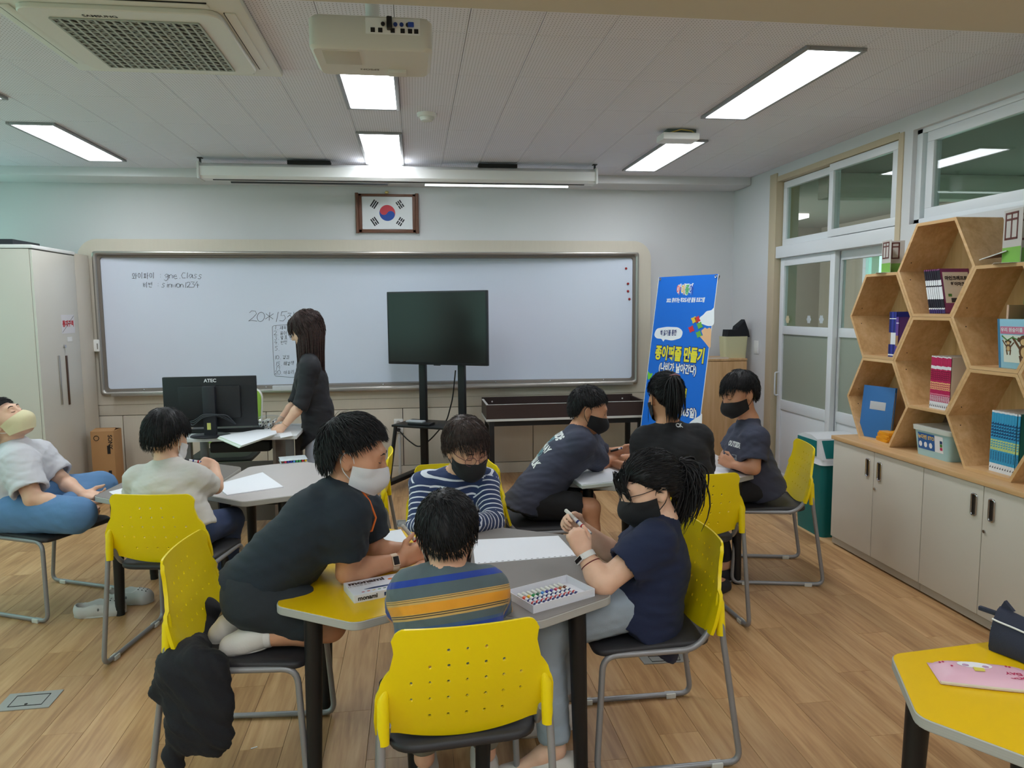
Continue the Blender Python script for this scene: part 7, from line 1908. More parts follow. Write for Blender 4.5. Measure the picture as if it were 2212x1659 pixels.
# ---- teacher standing at the desk
def teacher():
    k = 1.06
    t = person('woman with long hair in black jacket and pale skirt at desk', (-.66, 5.35, 0))
    hd = Head(p3(661, 712, Y=5.33), (-.92, .10, -.38), (-.36, 0, .93), 1.0)
    pel = p3(694, 930, Y=5.36); ch = p3(672, 820, Y=5.34); nk = p3(668, 762, Y=5.34)
    J = dict(pel=pel, chest=ch, neck=nk, shL=p3(670, 792, Y=5.18), shR=p3(664, 784, Y=5.50), elL=p3(651, 874, Y=5.14), elR=p3(640, 868, Y=5.46), wrL=p3(612, 922, Y=5.12), wrR=p3(598, 918, Y=5.38), hipL=pel + (0, -.08, -.03), hipR=pel + (0, .08, -.03),
             knL=pel * (1, 1, 0) + (-.01, -.08, .47), knR=pel * (1, 1, 0) + (-.02, .08, .47), anL=pel * (1, 1, 0) + (.02, -.08, .10), anR=pel * (1, 1, 0) + (.01, .08, .10), toeL=pel * (1, 1, 0) + (-.12, -.08, .03), toeR=pel * (1, 1, 0) + (-.13, .08, .03))
    body, bv = body_mesh(J, hd, k, t, SK3, hands=dict(L=dict(fdir=(-.82, -.05, -.55), pn=(-.3, .5, -.6), curl=.45, thumb=.4), R=dict(fdir=(-.8, -.1, -.5), pn=(-.3, -.4, -.7), curl=.4)), arm=.92, vox=.006)
    m = fabric('jacket_black', 30, 31, 37, .7, .1)
    S = SDF(); pl, chh, nn = pel, ch, nk; ax = nv(pel - ch); rt = nv((0, 1, 0))
    wst = lerp(ch, pel, .62)
    endn = nv((-.75, 0, -.66)); endp = pel + (0.01, 0, -.03)
    hemc = [(pel + (0, 0, -.015), nv((.75, 0, -1)))]
    for s in (-1, 1):
        S.cap(ch + s * rt * .07, wst + s * rt * .055, .098, .090, .06); S.cap(wst + s * rt * .055, pel + s * rt * .070 + (-.01, 0, -.16), .090, .128, .05, clips=hemc)
    S.cap(wst, pel + (-.02, 0, -.16), .094, .125, .05, clips=hemc)
    S.cap(ch, wst, .10, .094, .05); S.cap(J['shL'], J['shR'], .058, .058, .05); S.cap(ch, lerp(ch, nk, .8), .098, .055, .06)
    for s in 'LR': S.cap(nk - nv(nk - ch) * .01, J['sh' + s], .050, .056, .045)
    for s in 'LR':
        sh, el, wr_ = J['sh' + s], J['el' + s], J['wr' + s]; d = nv(wr_ - el); e = lerp(el, wr_, .12)
        S.cap(sh, el, .064, .052, .035); S.cap(el, e + d * .02, .052, .056, .02, clips=[(e, d)]); S.cap(e - d * .01, e + d * .05, .042, .042, .004, sub=True)
    cloth('jacket', S, m, t, .0075, .003, 19, freq=60)
    S = SDF(); S.cap(pel + (0, -.070, .0), pel + (0, -.080, -.25), .100, .114, .05, clips=[(pel + (0, 0, -.235), (0, 0, -1))]); S.cap(pel + (0, .070, .0), pel + (0, .080, -.25), .100, .114, .05, clips=[(pel + (0, 0, -.235), (0, 0, -1))])
    cloth('skirt', S, fabric('skirt_pale', 196, 204, 222, .7, .1), t, .009, .0012, 20)
    for s_ in 'LR': shoe(t, J['an' + s_] * (1, 1, 0) + (.05, 0, 0), J['toe' + s_] * (1, 1, 0) + (-.06, 0, 0), shoe_k, sole_w, 1.0)
    def long_(mb, r, GR):
        for i in range(900):
            phi = r.uniform(-PI, PI); 
            if abs(phi) < .75 and r.random() < .93: continue
            zz = r.uniform(.0, .9); th = math.acos(zz); d = np.array([math.sin(th) * math.sin(phi), math.sin(th) * math.cos(phi), math.cos(th)])
            pts = [HC + d * (HRAD + .014)]; L = r.uniform(.34, .42); front = abs(phi) < 1.5
            e = np.array([math.sin(phi) * .090, math.cos(phi) * .104 - .016, -.03]) * r.uniform(.85, 1.08)
            midp = HC + nv(d + np.array([math.sin(phi), math.cos(phi), 0]) * .9) * (HRAD + .016)
            inw = np.array([-e[0], -e[1] * .6, 0]); jit = r.normal(size=3) * .010
            pts += [midp, e] + [e + GR * L * tt + inw * tt * .35 + jit * tt for tt in (.25, .5, .75, 1.0)]
            mb.tube([tuple(p) for p in pts], [.0035, .0042, .0042, .0042, .0038, .003, .0004], 4, False)
    make_hair('hair', hd, HDB, t, dict(seed=71, n=500, L=.08, lift=.05, whorl=(0, .2, .98), front=.42, side=-.4, back=-.75, thick=.016, w=.003, jitter=.15, bangs=.3, extra=[long_]))
    make_face(hd, bv, t, ink_hair)
    wr = Vector(lerp(J['wrL'], J['elL'], .1)); d = Vector(nv(J['wrL'] - J['elL'])); u = d.orthogonal().normalized(); w = d.cross(u)
    tag(obj('bracelet', MB().tube([wr + .025 * (math.cos(a) * u + math.sin(a) * w) for a in [2 * PI * i / 20 for i in range(20)]], .0016, 5, closed=True), mat('gold', rgb(200, 150, 110), .3, .8), smooth=180), 'thin gold bracelet on wrist of woman', 'bracelet')
teacher()

# ---- boys in slate shirts and girl in black at the far desks
slate = fabric('tee_slate', 62, 66, 84); prn_w = mat('print_chalk', rgb(226, 230, 230), .7); prn_t = mat('print_teal', rgb(110, 150, 160), .7)
def lean_boy():
    k = .98
    t = person('boy in slate shirt with back lettering leaning over pale desk', (.6, 3.78, 0))
    hd = Head(p3(1272, 885, Y=3.86), (.93, -.15, -.33), (.32, 0, .95), .95)
    pel = A3((.60, 3.78, .54)); ch = p3(1222, 985, Y=3.83); nk = p3(1250, 930, Y=3.85)
    J = dict(pel=pel, chest=ch, neck=nk, shR=p3(1254, 960, Y=3.72), shL=p3(1268, 950, Y=3.98), elR=p3(1300, 1002, Z=.665), elL=p3(1298, 985, Y=4.12), wrR=p3(1352, 990, Z=.665), wrL=p3(1345, 972, Y=4.05),
             hipR=pel + (.02, -.075, -.01), hipL=pel + (.02, .075, -.01), knR=A3((.90, 3.68, .50)), knL=A3((.92, 3.86, .50)), anR=A3((.90, 3.70, .10)), anL=A3((.9, 3.86, .10)), toeR=A3((1.04, 3.70, .04)), toeL=A3((1.04, 3.86, .04)))
    J['wrL'][2] = max(J['wrL'][2], .67)
    body, bv = body_mesh(J, hd, k, t, SK2, hands=dict(R=dict(fdir=(.9, .4, .05), pn=(0, .6, -.8), curl=.6), L=dict(fdir=(.9, -.35, .2), pn=(0, -.8, -.4), curl=.7, thumb=.5)), vox=.006)
    cl, bvs = cloth('tee_shirt', shirt_sdf(J, k, .78, (.070, .074), .102, hem=.06, wid=.070, hem_n=nv((-.35, 0, -1))), slate, t, .0075, .0042, 22, freq=60)
    collar_ring(J, hd, k, slate, t, .056, .010)
    cloth('shorts', pants_sdf(J, k, 'knee', (.084, .078, 0, 0), .82, .088), fabric('shorts_black', 28, 28, 31), t, .0085, .002, 23)
    for s_ in 'LR': shoe(t, J['an' + s_] * (1, 1, 0) + (-.05, 0, 0), J['toe' + s_] * (1, 1, 0) + (.04, 0, 0), shoe_k, sole_w, 1.0)
    make_hair('hair', hd, HB, t, dict(seed=81, n=1800, L=.035, lift=.45, front=.36, side=-.08, back=-.82, thick=.013, w=.0013, spike=.4, whorl=(0, -.6, .8)))
    make_mask(hd, mask_k, t, strap_k, 1.05, bv); make_face(hd, bv, t, ink_hair)
    spine = nv(np.asarray(nk) - np.asarray(pel)); bk = lerp(nk, pel, .18) + A3((-.08, 0, .06))
    for i, (s, mm) in enumerate((('OUTSIDE', prn_w), ('AND', prn_t), ('RUNWAY', prn_w), ('AND', prn_t), ('SIDEWALK', prn_w))):
        print_on('shirt_lettering', s, mm, t, bvs, bk - spine * .046 * i, (-.25, -1, -.05), spine, .058, .003, .72)
lean_boy()
def black_girl():
    k = 1.0
    t = person('girl in black shirt with ponytail sitting back to camera', (1.33, 3.5, 0))
    hd = Head(p3(1437, 858, Y=3.60), (-.05, .95, -.28), (0, .28, .95), .97)
    pel = A3((1.34, 3.47, .54)); ch = p3(1455, 985, Y=3.55); nk = p3(1443, 920, Y=3.58); rt = nv((1, .03, 0))
    J = dict(pel=pel, chest=ch, neck=nk, shL=p3(1394, 955, Y=3.60), shR=p3(1508, 948, Y=3.60), elL=p3(1385, 1020, Y=3.76), elR=p3(1518, 1015, Y=3.74), wrL=A3((1.12, 3.98, .665)), wrR=A3((1.44, 3.98, .665)),
             hipL=pel - rt * .075, hipR=pel + rt * .075, knL=A3((1.25, 3.86, .50)), knR=A3((1.45, 3.86, .50)), anL=A3((1.25, 3.80, .10)), anR=A3((1.52, 3.62, .10)), toeL=A3((1.25, 3.94, .04)), toeR=A3((1.66, 3.70, .04)))
    body, bv = body_mesh(J, hd, k, t, SK2, hands=dict(L=dict(fdir=(.1, 1, 0), pn=(0, 0, -1), curl=.4), R=dict(fdir=(-.3, 1, 0), pn=(0, 0, -1), curl=.5)), vox=.0065)
    m = fabric('tee_black', 26, 26, 30); cl, bvs = cloth('tee_shirt', shirt_sdf(J, k, .95, (.074, .072), .108, hem=.03, wid=.078), m, t, .0075, .0035, 25, freq=56)
    collar_ring(J, hd, k, m, t, .056, .010)
    print_on('shirt_lettering', 'CK', prn_w, t, bvs, p3(1467, 919, Y=3.52), (1, 0, 0), (0, .3, 1), .030, .001)
    cloth('trousers', pants_sdf(J, k, 'ankle', frac=.95), fabric('trousers_black', 30, 30, 34), t, .009, .0015, 26)
    for s_, a in (('L', (0, 1)), ('R', (.85, .5))): shoe(t, J['an' + s_] * (1, 1, 0) - (a[0] * .05, a[1] * .05, 0), J['toe' + s_] * (1, 1, 0) + (a[0] * .04, a[1] * .04, 0), shoe_k, shoe_k, 1.0)
    tie = (.0, -.118, .082)
    make_hair('hair', hd, HB, t, dict(seed=91, n=1650, L=.06, lift=.05, flow=lambda d: nv((0, -.85, .5)) - d, front=.35, side=-.25, back=-.82, thick=.010, w=.0013, jitter=.12,
        extra=[pony_extra(tie, .20, .028, 420, .003, 7, .014, mid=.05), lambda mb, r, GR: [mb.tube([(e * .080, .0, -.02), (e * .088, .03, -.06), (e * .086, .05, -.10 - .03 * r.random())], [.002, .0018, .0003], 3, False) for e in (-1, 1) for _ in range(25)]]))
    q = hd.w(.0, -.150, .088); tt = thing('hair_pin', 'thin pink hair pin across ponytail of girl in black', 'hair pin', q); obj('pin', MB().tube([Vector(hd.w(-.028, -.150, .088)), Vector(hd.w(0, -.156, .092)), Vector(hd.w(.032, -.146, .088))], .0022, 6).tube([Vector(hd.w(.032, -.146, .088)), Vector(hd.w(0, -.152, .097)), Vector(hd.w(-.01, -.155, .092))], .0018, 6), mat('pin_pink', rgb(150, 96, 104), .4), tt, True)
    make_mask(hd, mask_k, t, strap_k, 1.0, bv)
black_girl()
def right_boy():
    k = .98
    t = person('boy in slate shirt with chest print sitting near waste bin', (1.97, 3.94, 0))
    hd = Head(p3(1597, 850, Y=3.93), (-.93, -.18, -.34), (-.33, -.03, .95), .97)
    pel = A3((1.97, 3.93, .54)); ch = p3(1614, 980, Y=3.93); nk = p3(1617, 908, Y=3.93)
    J = dict(pel=pel, chest=ch, neck=nk, shL=p3(1632, 948, Y=3.79), shR=p3(1600, 940, Y=4.07), elL=p3(1628, 1012, Y=3.74), elR=p3(1570, 990, Y=4.10), wrL=p3(1586, 1008, Y=3.84), wrR=p3(1572, 992, Y=3.98),
             hipL=pel + (-.01, -.075, -.01), hipR=pel + (-.01, .075, -.01), knL=A3((1.64, 3.86, .50)), knR=A3((1.66, 4.02, .50)), anL=A3((1.72, 3.82, .10)), anR=A3((1.74, 4.0, .10)), toeL=A3((1.58, 3.82, .04)), toeR=A3((1.6, 4.0, .04)))
    for q in ('elL', 'wrL', 'wrR', 'elR'): J[q][2] = max(J[q][2], .665)
    body, bv = body_mesh(J, hd, k, t, SK2, hands=dict(L=dict(fdir=(-.7, .5, .35), pn=(.1, .8, -.2), curl=.6, thumb=.4), R=dict(fdir=(.2, -.9, .1), pn=(.3, 0, .9), curl=.5, thumb=.4)), vox=.006)
    cl, bvs = cloth('tee_shirt', shirt_sdf(J, k, .74, (.070, .072), .104, hem=.06, wid=.068), slate, t, .0075, .004, 27, freq=60)
    collar_ring(J, hd, k, slate, t, .056, .010)
    print_on('shirt_lettering', 'OUTSIDE', prn_w, t, bvs, lerp(ch, nk, .35) + A3((-.11, -.06, 0)), (.45, -.9, 0), (.1, 0, 1), .040, .002, .75)
    print_on('shirt_lettering', '■■', mat('print_photo', rgb(130, 140, 148), .7), t, bvs, lerp(ch, nk, -.15) + A3((-.11, -.05, 0)), (.45, -.9, 0), (.1, 0, 1), .10, 0, .6)
    cloth('trousers', pants_sdf(J, k, 'ankle', frac=.95), fabric('trousers_black', 30, 30, 34), t, .009, .0015, 28)
    for s_ in 'LR': shoe(t, J['an' + s_] * (1, 1, 0) + (.05, 0, 0), J['toe' + s_] * (1, 1, 0) + (-.04, 0, 0), shoe_k, sole_w, 1.0)
    make_hair('hair', hd, HB, t, dict(seed=101, n=1800, L=.045, lift=.15, front=.30, side=-.08, back=-.82, thick=.014, w=.0013, bangs=.35, whorl=(0, -.55, .83)))
    make_mask(hd, mask_k, t, strap_k, 1.15, bv); make_face(hd, bv, t, ink_hair)
right_boy()
# =================================================================== SMALL THINGS
paper_m = mat('drawing_paper', rgb(236, 238, 244), .75); board_m = mat('sketch_board', rgb(198, 206, 200), .7)
def sheet(name, label, cat, px, z, th=.0008, m=None, group=None, parts=None):
    """flat sheet from its corner pixels on the desk top"""
    q = [P(a, b, Z=z + th) for a, b in px]; poly = [(p.x, p.y) for p in q]
    ar = sum(poly[i][0] * poly[(i + 1) % len(poly)][1] - poly[(i + 1) % len(poly)][0] * poly[i][1] for i in range(len(poly)))
    if ar < 0: poly.reverse()
    c = Vector((sum(p[0] for p in poly) / len(poly), sum(p[1] for p in poly) / len(poly), z))
    o = obj(name, MB().prism([(x - c.x, y - c.y) for x, y in poly], 0, th), m or paper_m); o.location = c
    return tag(o, label, cat, group)
sk = thing('drawing_sheet', 'large torn-out drawing sheet with ragged punched edge on dark desk', 'paper', P(1130, 1190, Z=TZ))
q = [P(a, b, Z=TZ + .001) for a, b in ((1020, 1166), (1206, 1157), (1246, 1200), (1026, 1218))]
obj('sheet', MB().prism([(p.x, p.y) for p in reversed(q)], TZ, TZ + .001), paper_m, sk, True)
a_, b_ = q[3], q[2]
for k in range(17):
    c = a_.lerp(b_, (k + .7) / 17.5) + Vector((0, .006, .0004)); obj('punch_hole', MB().obox(c, (1, .25, 0), (-.25, 1, 0), (0, 0, 1), .008, .003, .0004), mat('punch_grey', rgb(112, 110, 112), .8), sk, True)
sheet('paper_sheet', 'white drawing sheet under arms of kneeling boy', 'paper', ((772, 1158), (866, 1143), (905, 1205), (757, 1216)), TZ)
sheet('paper_sheet', 'blank white sheet lying on dark desk left of white-shirted boy', 'paper', ((235, 1062), (275, 1052), (300, 1078), (268, 1083)), TZ)
t = sheet('sketchbook', 'white sketchbook lying on pale desk beside clear marker case', 'sketchbook', ((463, 1047), (567, 1020), (612, 1051), (491, 1069)), TZ, .006)
t = sheet('sketchbook', 'sketchbook at top of stack overhanging pale desk edge', 'sketchbook', ((1217, 1019), (1338, 1008), (1352, 1036), (1255, 1046)), TZ + .016, .006)
t2 = sheet('sketchbook', 'sketchbook with greenish board at bottom of stack', 'sketchbook', ((1219, 1026), (1338, 1014), (1352, 1040), (1258, 1050)), TZ, .0155, board_m)
sheet('paper_sheet', 'loose white sheet beyond sketchbook stack at leaning boy', 'paper', ((1236, 1004), (1262, 982), (1340, 978), (1352, 1002)), TZ)
sheet('paper_sheet', 'small white sheet on desk beside girl in black', 'paper', ((1528, 1006), (1580, 1012), (1563, 1033), (1528, 1031)), TZ)
# stack of boards in the teacher's hand
t = thing('paper_stack', 'stack of white drawing boards held by woman at desk', 'papers', P(540, 945, Z=.73))
q = [P(a, b, Z=.735) for a, b in ((474, 942), (594, 921), (598, 936), (522, 962))]
for k in range(4): obj('drawing_board', MB().prism([(p.x - .004 * k, p.y - .006 * k) for p in q][::-1], .7215 + .0035 * (3 - k), .7245 + .0035 * (3 - k)), paper_m if k % 2 == 0 else mat('board_tint', rgb(206, 220, 200), .7), t, True)
t = sheet('paper_sheet', 'white sheet at right corner of teacher desk', 'paper', ((604, 938), (628, 932), (632, 941), (606, 946)), .7205)

# marker tray
def edge_frame(q):   # local frame from 4 corners (near-left, near-right ...)
    return q
A0, A1, A2 = P(1152, 1326, Z=TZ), P(1285, 1288, Z=TZ), P(1093, 1284, Z=TZ)
ex = (A1 - A0); ex.z = 0; W_ = ex.length; ex.normalize(); ey = Vector((-ex.y, ex.x, 0)); D_ = min((A2 - A0).length, .15); 
tr = thing('marker_tray', 'open white tray carton on dark desk lying with markers', 'tray', A0 + ex * W_ / 2 + ey * D_ / 2)
Mt2 = basis(ex, ey, (0, 0, 1), Vector((A0.x, A0.y, TZ)))
tr_m = mat('tray_white', rgb(226, 226, 232), .5); hT = .026
obj('bottom', MB().box(0, W_, 0, D_, 0, .002, 0, Mt2), tr_m, tr, True)
for a in ((0, W_, 0, .002), (0, W_, D_ - .002, D_), (0, .002, .002, D_ - .002), (W_ - .002, W_, .002, D_ - .002)): obj('wall', MB().box(a[0], a[1], a[2], a[3], .002, hT, 0, Mt2), tr_m, tr, True)
mc = [((190, 30, 40), 'red'), ((222, 84, 40), 'orange'), ((236, 190, 60), 'yellow'), ((40, 150, 80), 'green'), ((20, 90, 60), 'dark green'), ((60, 140, 210), 'sky blue'), ((50, 50, 150), 'blue'), ((70, 50, 150), 'violet'), ((200, 50, 80), 'crimson'), ((170, 100, 50), 'tan'), ((110, 60, 40), 'brown')]
capw = mat('cap_clear', rgb(214, 214, 206), .35); barw = mat('barrel_white', rgb(226, 226, 228), .4); lblb = mat('barrel_navy', rgb(36, 44, 110), .4); lblr = mat('barrel_red', rgb(190, 40, 50), .4)
def marker(label, base, d, col, L=.13, r=.0062, group=None, cap=True, capm=None):
    d = Vector(d).normalized(); base = Vector(base); t = thing('marker', label, 'marker', base, 0, group)
    obj('barrel', MB().tube([base, base + d * L * .60], r, 12), barw, t, True)
    obj('label_band', MB().tube([base + d * L * .12, base + d * L * .20], r * 1.02, 12).tube([base + d * L * .42, base + d * L * .48], r * 1.02, 12), lblb, t, True)
    obj('label_mark', MB().tube([base + d * L * .24, base + d * L * .30], r * 1.02, 12), lblr, t, True)
    obj('colour_ring', MB().tube([base + d * L * .60, base + d * L * .72], r * 1.01, 12), col, t, True)
    obj('end_plug', MB().tube([base - d * L * .07, base], r * .98, 12), col, t, True)
    obj('cap', MB().tube([base + d * L * .72, base + d * L * .98, base + d * L], [r, r * .92, r * .5], 12), capm or capw, t, True)
    return t
for k, (c, n) in enumerate(mc):
    b = Mt2 @ Vector((.016 + (W_ - .045) * k / 11, .016, .0085)); e = Mt2 @ Vector((.016 + (W_ - .045) * k / 11 , D_ - .008, .0085))
    marker('%s felt marker lying in white tray on dark desk' % n, b, e - b, mat('felt_' + n.replace(' ', '_'), rgb(*c), .4), min(.122, D_ - .03), group='markers in tray')
marker('white marker with dark cap held up by girl in navy shirt', P(1272, 1150, Y=2.50), P(1228, 1108, Y=2.58) - P(1272, 1150, Y=2.50), mat('felt_grey', rgb(205, 205, 200), .4), .13, .0075)
marker('white marker with black cap held by boy at dark desk', P(444, 1000, Y=3.77), P(396, 993, Y=3.74) - P(444, 1000, Y=3.77), black_m, .13, .0075, capm=black_m)
marker('black-capped pen in hand of leaning boy', P(1362, 963, Y=4.02), P(1340, 969, Y=4.04) - P(1362, 963, Y=4.02), black_m, .12, .007, capm=black_m)
marker('white marker in hands of kneeling boy', P(905, 1178, Y=2.62), P(890, 1160, Y=2.60) - P(905, 1178, Y=2.62), mat('felt_grey', rgb(205, 205, 200), .4), .12, .0075)

# white marker carton on the yellow desk
B0, B1, B2 = P(765, 1304, Z=TZ), P(845, 1288, Z=TZ), P(745, 1264, Z=TZ)
ex = (B1 - B0); ex.z = 0; ex.normalize(); ey = Vector((-ex.y, ex.x, 0)); bh_ = .026; W2, D2 = .265, .125
Mb2 = basis(ex, ey, (0, 0, 1), Vector((B0.x, B0.y, TZ)))
bx_ = thing('marker_carton', 'white printed marker carton lying on yellow desk', 'carton', Mb2 @ Vector((W2 / 2, D2 / 2, 0)))
obj('box', MB().box(0, W2, 0, D2, 0, bh_, .001, Mb2), mat('carton_white', rgb(222, 224, 234), .35), bx_, True)
obj('blue_corner', MB().prism([(W2 - .07, D2), (W2, D2 - .055), (W2, D2)][::-1] if False else [(W2 - .07, D2 - .001), (W2 - .001, D2 - .055), (W2 - .001, D2 - .001)], bh_, bh_ + .0006, Mb2), mat('carton_blue', rgb(60, 150, 220), .4), bx_, True)
text_obj('brand_lettering', 'monami', mat('print_black', rgb(24, 26, 36), .5), bx_, .036, Mb2 @ Matrix.Translation((.070, D2 - .026, bh_ + .0007)), .0016, sx=1.05)
text_obj('small_print', '12 네임펜 트윈', mat('print_grey', rgb(120, 116, 108), .6), bx_, .013, Mb2 @ Matrix.Translation((.040, D2 - .050, bh_ + .0007)), 0)
text_obj('brand_lettering', 'monami', mat('print_black', rgb(24, 26, 36), .5), bx_, .020, Mb2 @ basis((1, 0, 0), (0, 0, 1), (0, -1, 0), (.045, -.0006, bh_ / 2)), .0008)
pen = MB().obox(Mb2 @ Vector((.115, .035, bh_ + .0006)), ex, ey, (0, 0, 1), .085, .011, .0008).prism([(-.028, 0), (0, -.0055), (0, .0055)][::-1] if False else [(-.028, 0), (0, -.0055), (0, .0055)], 0, .0008, Mb2 @ Matrix.Translation((.0725, .035, bh_ + .0002)))
obj('printed_pen', pen, mat('print_navy', rgb(36, 44, 96), .5), bx_, True)
obj('printed_pen', MB().obox(Mb2 @ Vector((.135, -.0006, bh_ / 2)), ex, (0, 0, 1), -ey, .07, .012, .0008), mat('print_navy', rgb(36, 44, 96), .5), bx_, True)
for k in range(9): obj('colour_dot', MB().obox(Mb2 @ Vector((.035 + .018 * k, .016, bh_ + .0006)), ex, ey, (0, 0, 1), .009, .004, .0006), mat('felt_' + mc[k][1].replace(' ', '_'), rgb(*mc[k][0]), .4), bx_, True)
for k, (x, y, c) in enumerate(((.15, .085, (226, 120, 60)), (.175, .065, (232, 190, 60)), (.20, .075, (190, 90, 60)), (.16, .062, (120, 170, 90)))): obj('printed_picture', MB().prism([(.010 * math.cos(i), .007 * math.sin(i)) for i in [2 * PI * j / 10 for j in range(10)]], 0, .0006, Mb2 @ Matrix.Translation((x, y, bh_ + .0002))), mat('pic_%d' % k, rgb(*c), .5), bx_, True)

# clear case of markers on the pale desk
C0, C1 = P(606, 1003, Z=TZ), P(665, 998, Z=TZ); ex = (C1 - C0); ex.z = 0; W3 = ex.length; ex.normalize(); ey = Vector((-ex.y, ex.x, 0)); D3 = .14
Mc3 = basis(ex, ey, (0, 0, 1), Vector((C0.x, C0.y, TZ)))
cs = thing('marker_case', 'flat clear plastic case of coloured markers on pale desk', 'case', Mc3 @ Vector((W3 / 2, D3 / 2, 0)))
obj('shell', MB().box(0, W3, 0, D3, 0, .003, .001, Mc3).box(0, W3, 0, D3, .017, .0195, .001, Mc3), mat('case_clear', rgb(206, 214, 218), .3), cs, True)
for k in range(9):
    cc = mc[[10, 8, 7, 6, 5, 3, 3, 0, 2][k]]
    o = thing('marker', '%s ended marker in flat clear case on pale desk' % cc[1], 'marker', Mc3 @ Vector((.012 + (W3 - .024) * k / 8, 0, .010)), 0, 'markers in clear case')
    x = .012 + (W3 - .024) * k / 8
    obj('barrel', MB().cyl(Mc3 @ Vector((x, .025, .010)), Mc3 @ Vector((x, D3 - .01, .010)), .0066, 10), barw, o, True); obj('end_plug', MB().cyl(Mc3 @ Vector((x, .0, .010)), Mc3 @ Vector((x, .025, .010)), .0068, 10), mat('felt_' + cc[1].replace(' ', '_'), rgb(*cc[0]), .4), o, True)

# pencil cases on the near yellow desk
q = [P(a, b, Z=TZ + .012) for a, b in ((2010, 1420), (2188, 1437), (2212, 1490), (2024, 1472))]
pc = thing('pencil_pouch', 'flat pink zipped pencil pouch with white printed puppy', 'pencil case', (q[0] + q[2]) / 2)
cen = sum(q, Vector()) / 4; ex = (q[1] - q[0]).normalized(); ex.z = 0; ey = Vector((-ex.y, ex.x, 0)); wid = .235; hgt = .118
cen = (q[0] + q[3]) / 2 + ex * wid / 2
G = []
for i in range(17):
    row = []
    for j in range(9):
        u, v = i / 16 * 2 - 1, j / 8 * 2 - 1
        z = .022 * (1 - u ** 6) * (1 - v ** 4) ** .6; row.append(Vector((cen.x, cen.y, TZ + .002 + z)) + ex * u * wid / 2 + ey * v * hgt / 2 * (1 - .05 * u * u))
    G.append(row)
pk_m = mat('pouch_pink', rgb(226, 178, 194), .4, noise=.03, nscale=20)
obj('pouch', MB().grid(G).grid([[Vector((p.x, p.y, TZ + .001)) for p in row] for row in reversed(G)]).grid([[G[i][j] for i in range(17)] for j in (0,)] + [[Vector((G[i][0].x, G[i][0].y, TZ + .001)) for i in range(17)]]), pk_m, pc, True, 60)
obj('zip', MB().tube([G[i][0] + Vector((0, 0, .004)) for i in range(17)], .004, 6), mat('zip_cream', rgb(214, 200, 180), .5), pc, True)
def onp(x, y): 
    u, v = x * 2 / wid, y * 2 / hgt; return Vector((cen.x, cen.y, TZ + .0025 + .022 * (1 - u ** 6) * (1 - v ** 4) ** .6)) + ex * x + ey * y
obj('printed_puppy', MB().prism([(.040 * math.cos(i), .016 * math.sin(i)) for i in [2 * PI * j / 20 for j in range(20)]], 0, .0008, basis(ex, ey, (0, 0, 1), onp(-.02, .018))), mat('pouch_white', rgb(238, 236, 238), .5), pc, True)
for x, c in ((-.042, 'pouch_mauve'), (.003, 'pouch_mauve')): obj('printed_ear', MB().prism([(.008 * math.cos(i), .006 * math.sin(i)) for i in [2 * PI * j / 10 for j in range(10)]], .0009, .0016, basis(ex, ey, (0, 0, 1), onp(x, .012))), mat('pouch_mauve', rgb(190, 150, 180), .5), pc, True)
obj('printed_shirt', MB().prism([(-.012, -.014), (.012, -.012), (.014, .004), (-.010, .006)], .0009, .0016, basis(ex, ey, (0, 0, 1), onp(-.018, -.002))), mat('pouch_yellow', rgb(222, 206, 90), .5), pc, True)
text_obj('lettering', 'GOOD', mat('pouch_red', rgb(190, 50, 90), .5), pc, .018, basis(-ex, -ey, (0, 0, 1), onp(.070, -.026)), .0008); text_obj('lettering', 'DAY', mat('pouch_red', rgb(190, 50, 90), .5), pc, .018, basis(-ex, -ey, (0, 0, 1), onp(.058, -.008)), .0008)
for x, y in ((-.095, .03), (-.088, .03), (-.075, .005), (.055, .03), (.062, .028)): obj('printed_dot', MB().prism([(.003 * math.cos(i), .003 * math.sin(i)) for i in [2 * PI * j / 8 for j in range(8)]], 0, .001, basis(ex, ey, (0, 0, 1), onp(x, y))), mat('pouch_red', rgb(190, 50, 90), .5), pc, True)
b0 = P(2132, 1405, Z=TZ); b1 = P(2260, 1455, Z=TZ)
dx_ = (b1 - b0); dx_.z = 0; L_ = .21; dx_.normalize(); dy_ = Vector((-dx_.y, dx_.x, 0))
pz = thing('pencil_case', 'navy box pencil case with white zip line on yellow desk', 'pencil case', b0 + dx_ * L_ / 2)
nav = fabric('case_navy', 40, 44, 62, .7, .3, 300)
sec = [(-.046, .0), (-.050, .012), (-.047, .045), (-.034, .078), (-.014, .102), (0, .108), (.014, .102), (.034, .078), (.047, .045), (.050, .012), (.046, .0)]
G = []
for i in range(15):
    u = i / 14; pin = 1 - .10 * abs(2 * u - 1) ** 6; rise = 1 + .05 * abs(2 * u - 1) ** 3
    G.append([b0 + dx_ * (L_ * u) + dy_ * (.05 + y * pin) + Vector((0, 0, z * rise * (1 - .05 * math.sin(PI * u)) + .001 + .002 * math.sin(9 * u + 20 * y))) for y, z in sec])
mbp = MB().grid(G); 
for row, rv_ in ((G[0], False), (G[-1], True)): mbp.add(row, [tuple(range(len(row)))[::1 if rv_ else -1]])
mbp.add([G[0][0], G[-1][0], G[-1][-1], G[0][-1]], [(0, 1, 2, 3)])
obj('pouch', mbp, nav, pz, True, 50)
zl = [G[i][3] + Vector((0, 0, .004)) - dy_ * .003 for i in range(15)]
obj('zip_line', MB().tube(zl, .0026, 6), white_m, pz, True)
obj('pull_tab', MB().obox(G[0][4] - dx_ * .022 + Vector((0, 0, -.012)), dx_, dy_, (0, 0, 1), .05, .012, .012, .003), nav, pz, True)
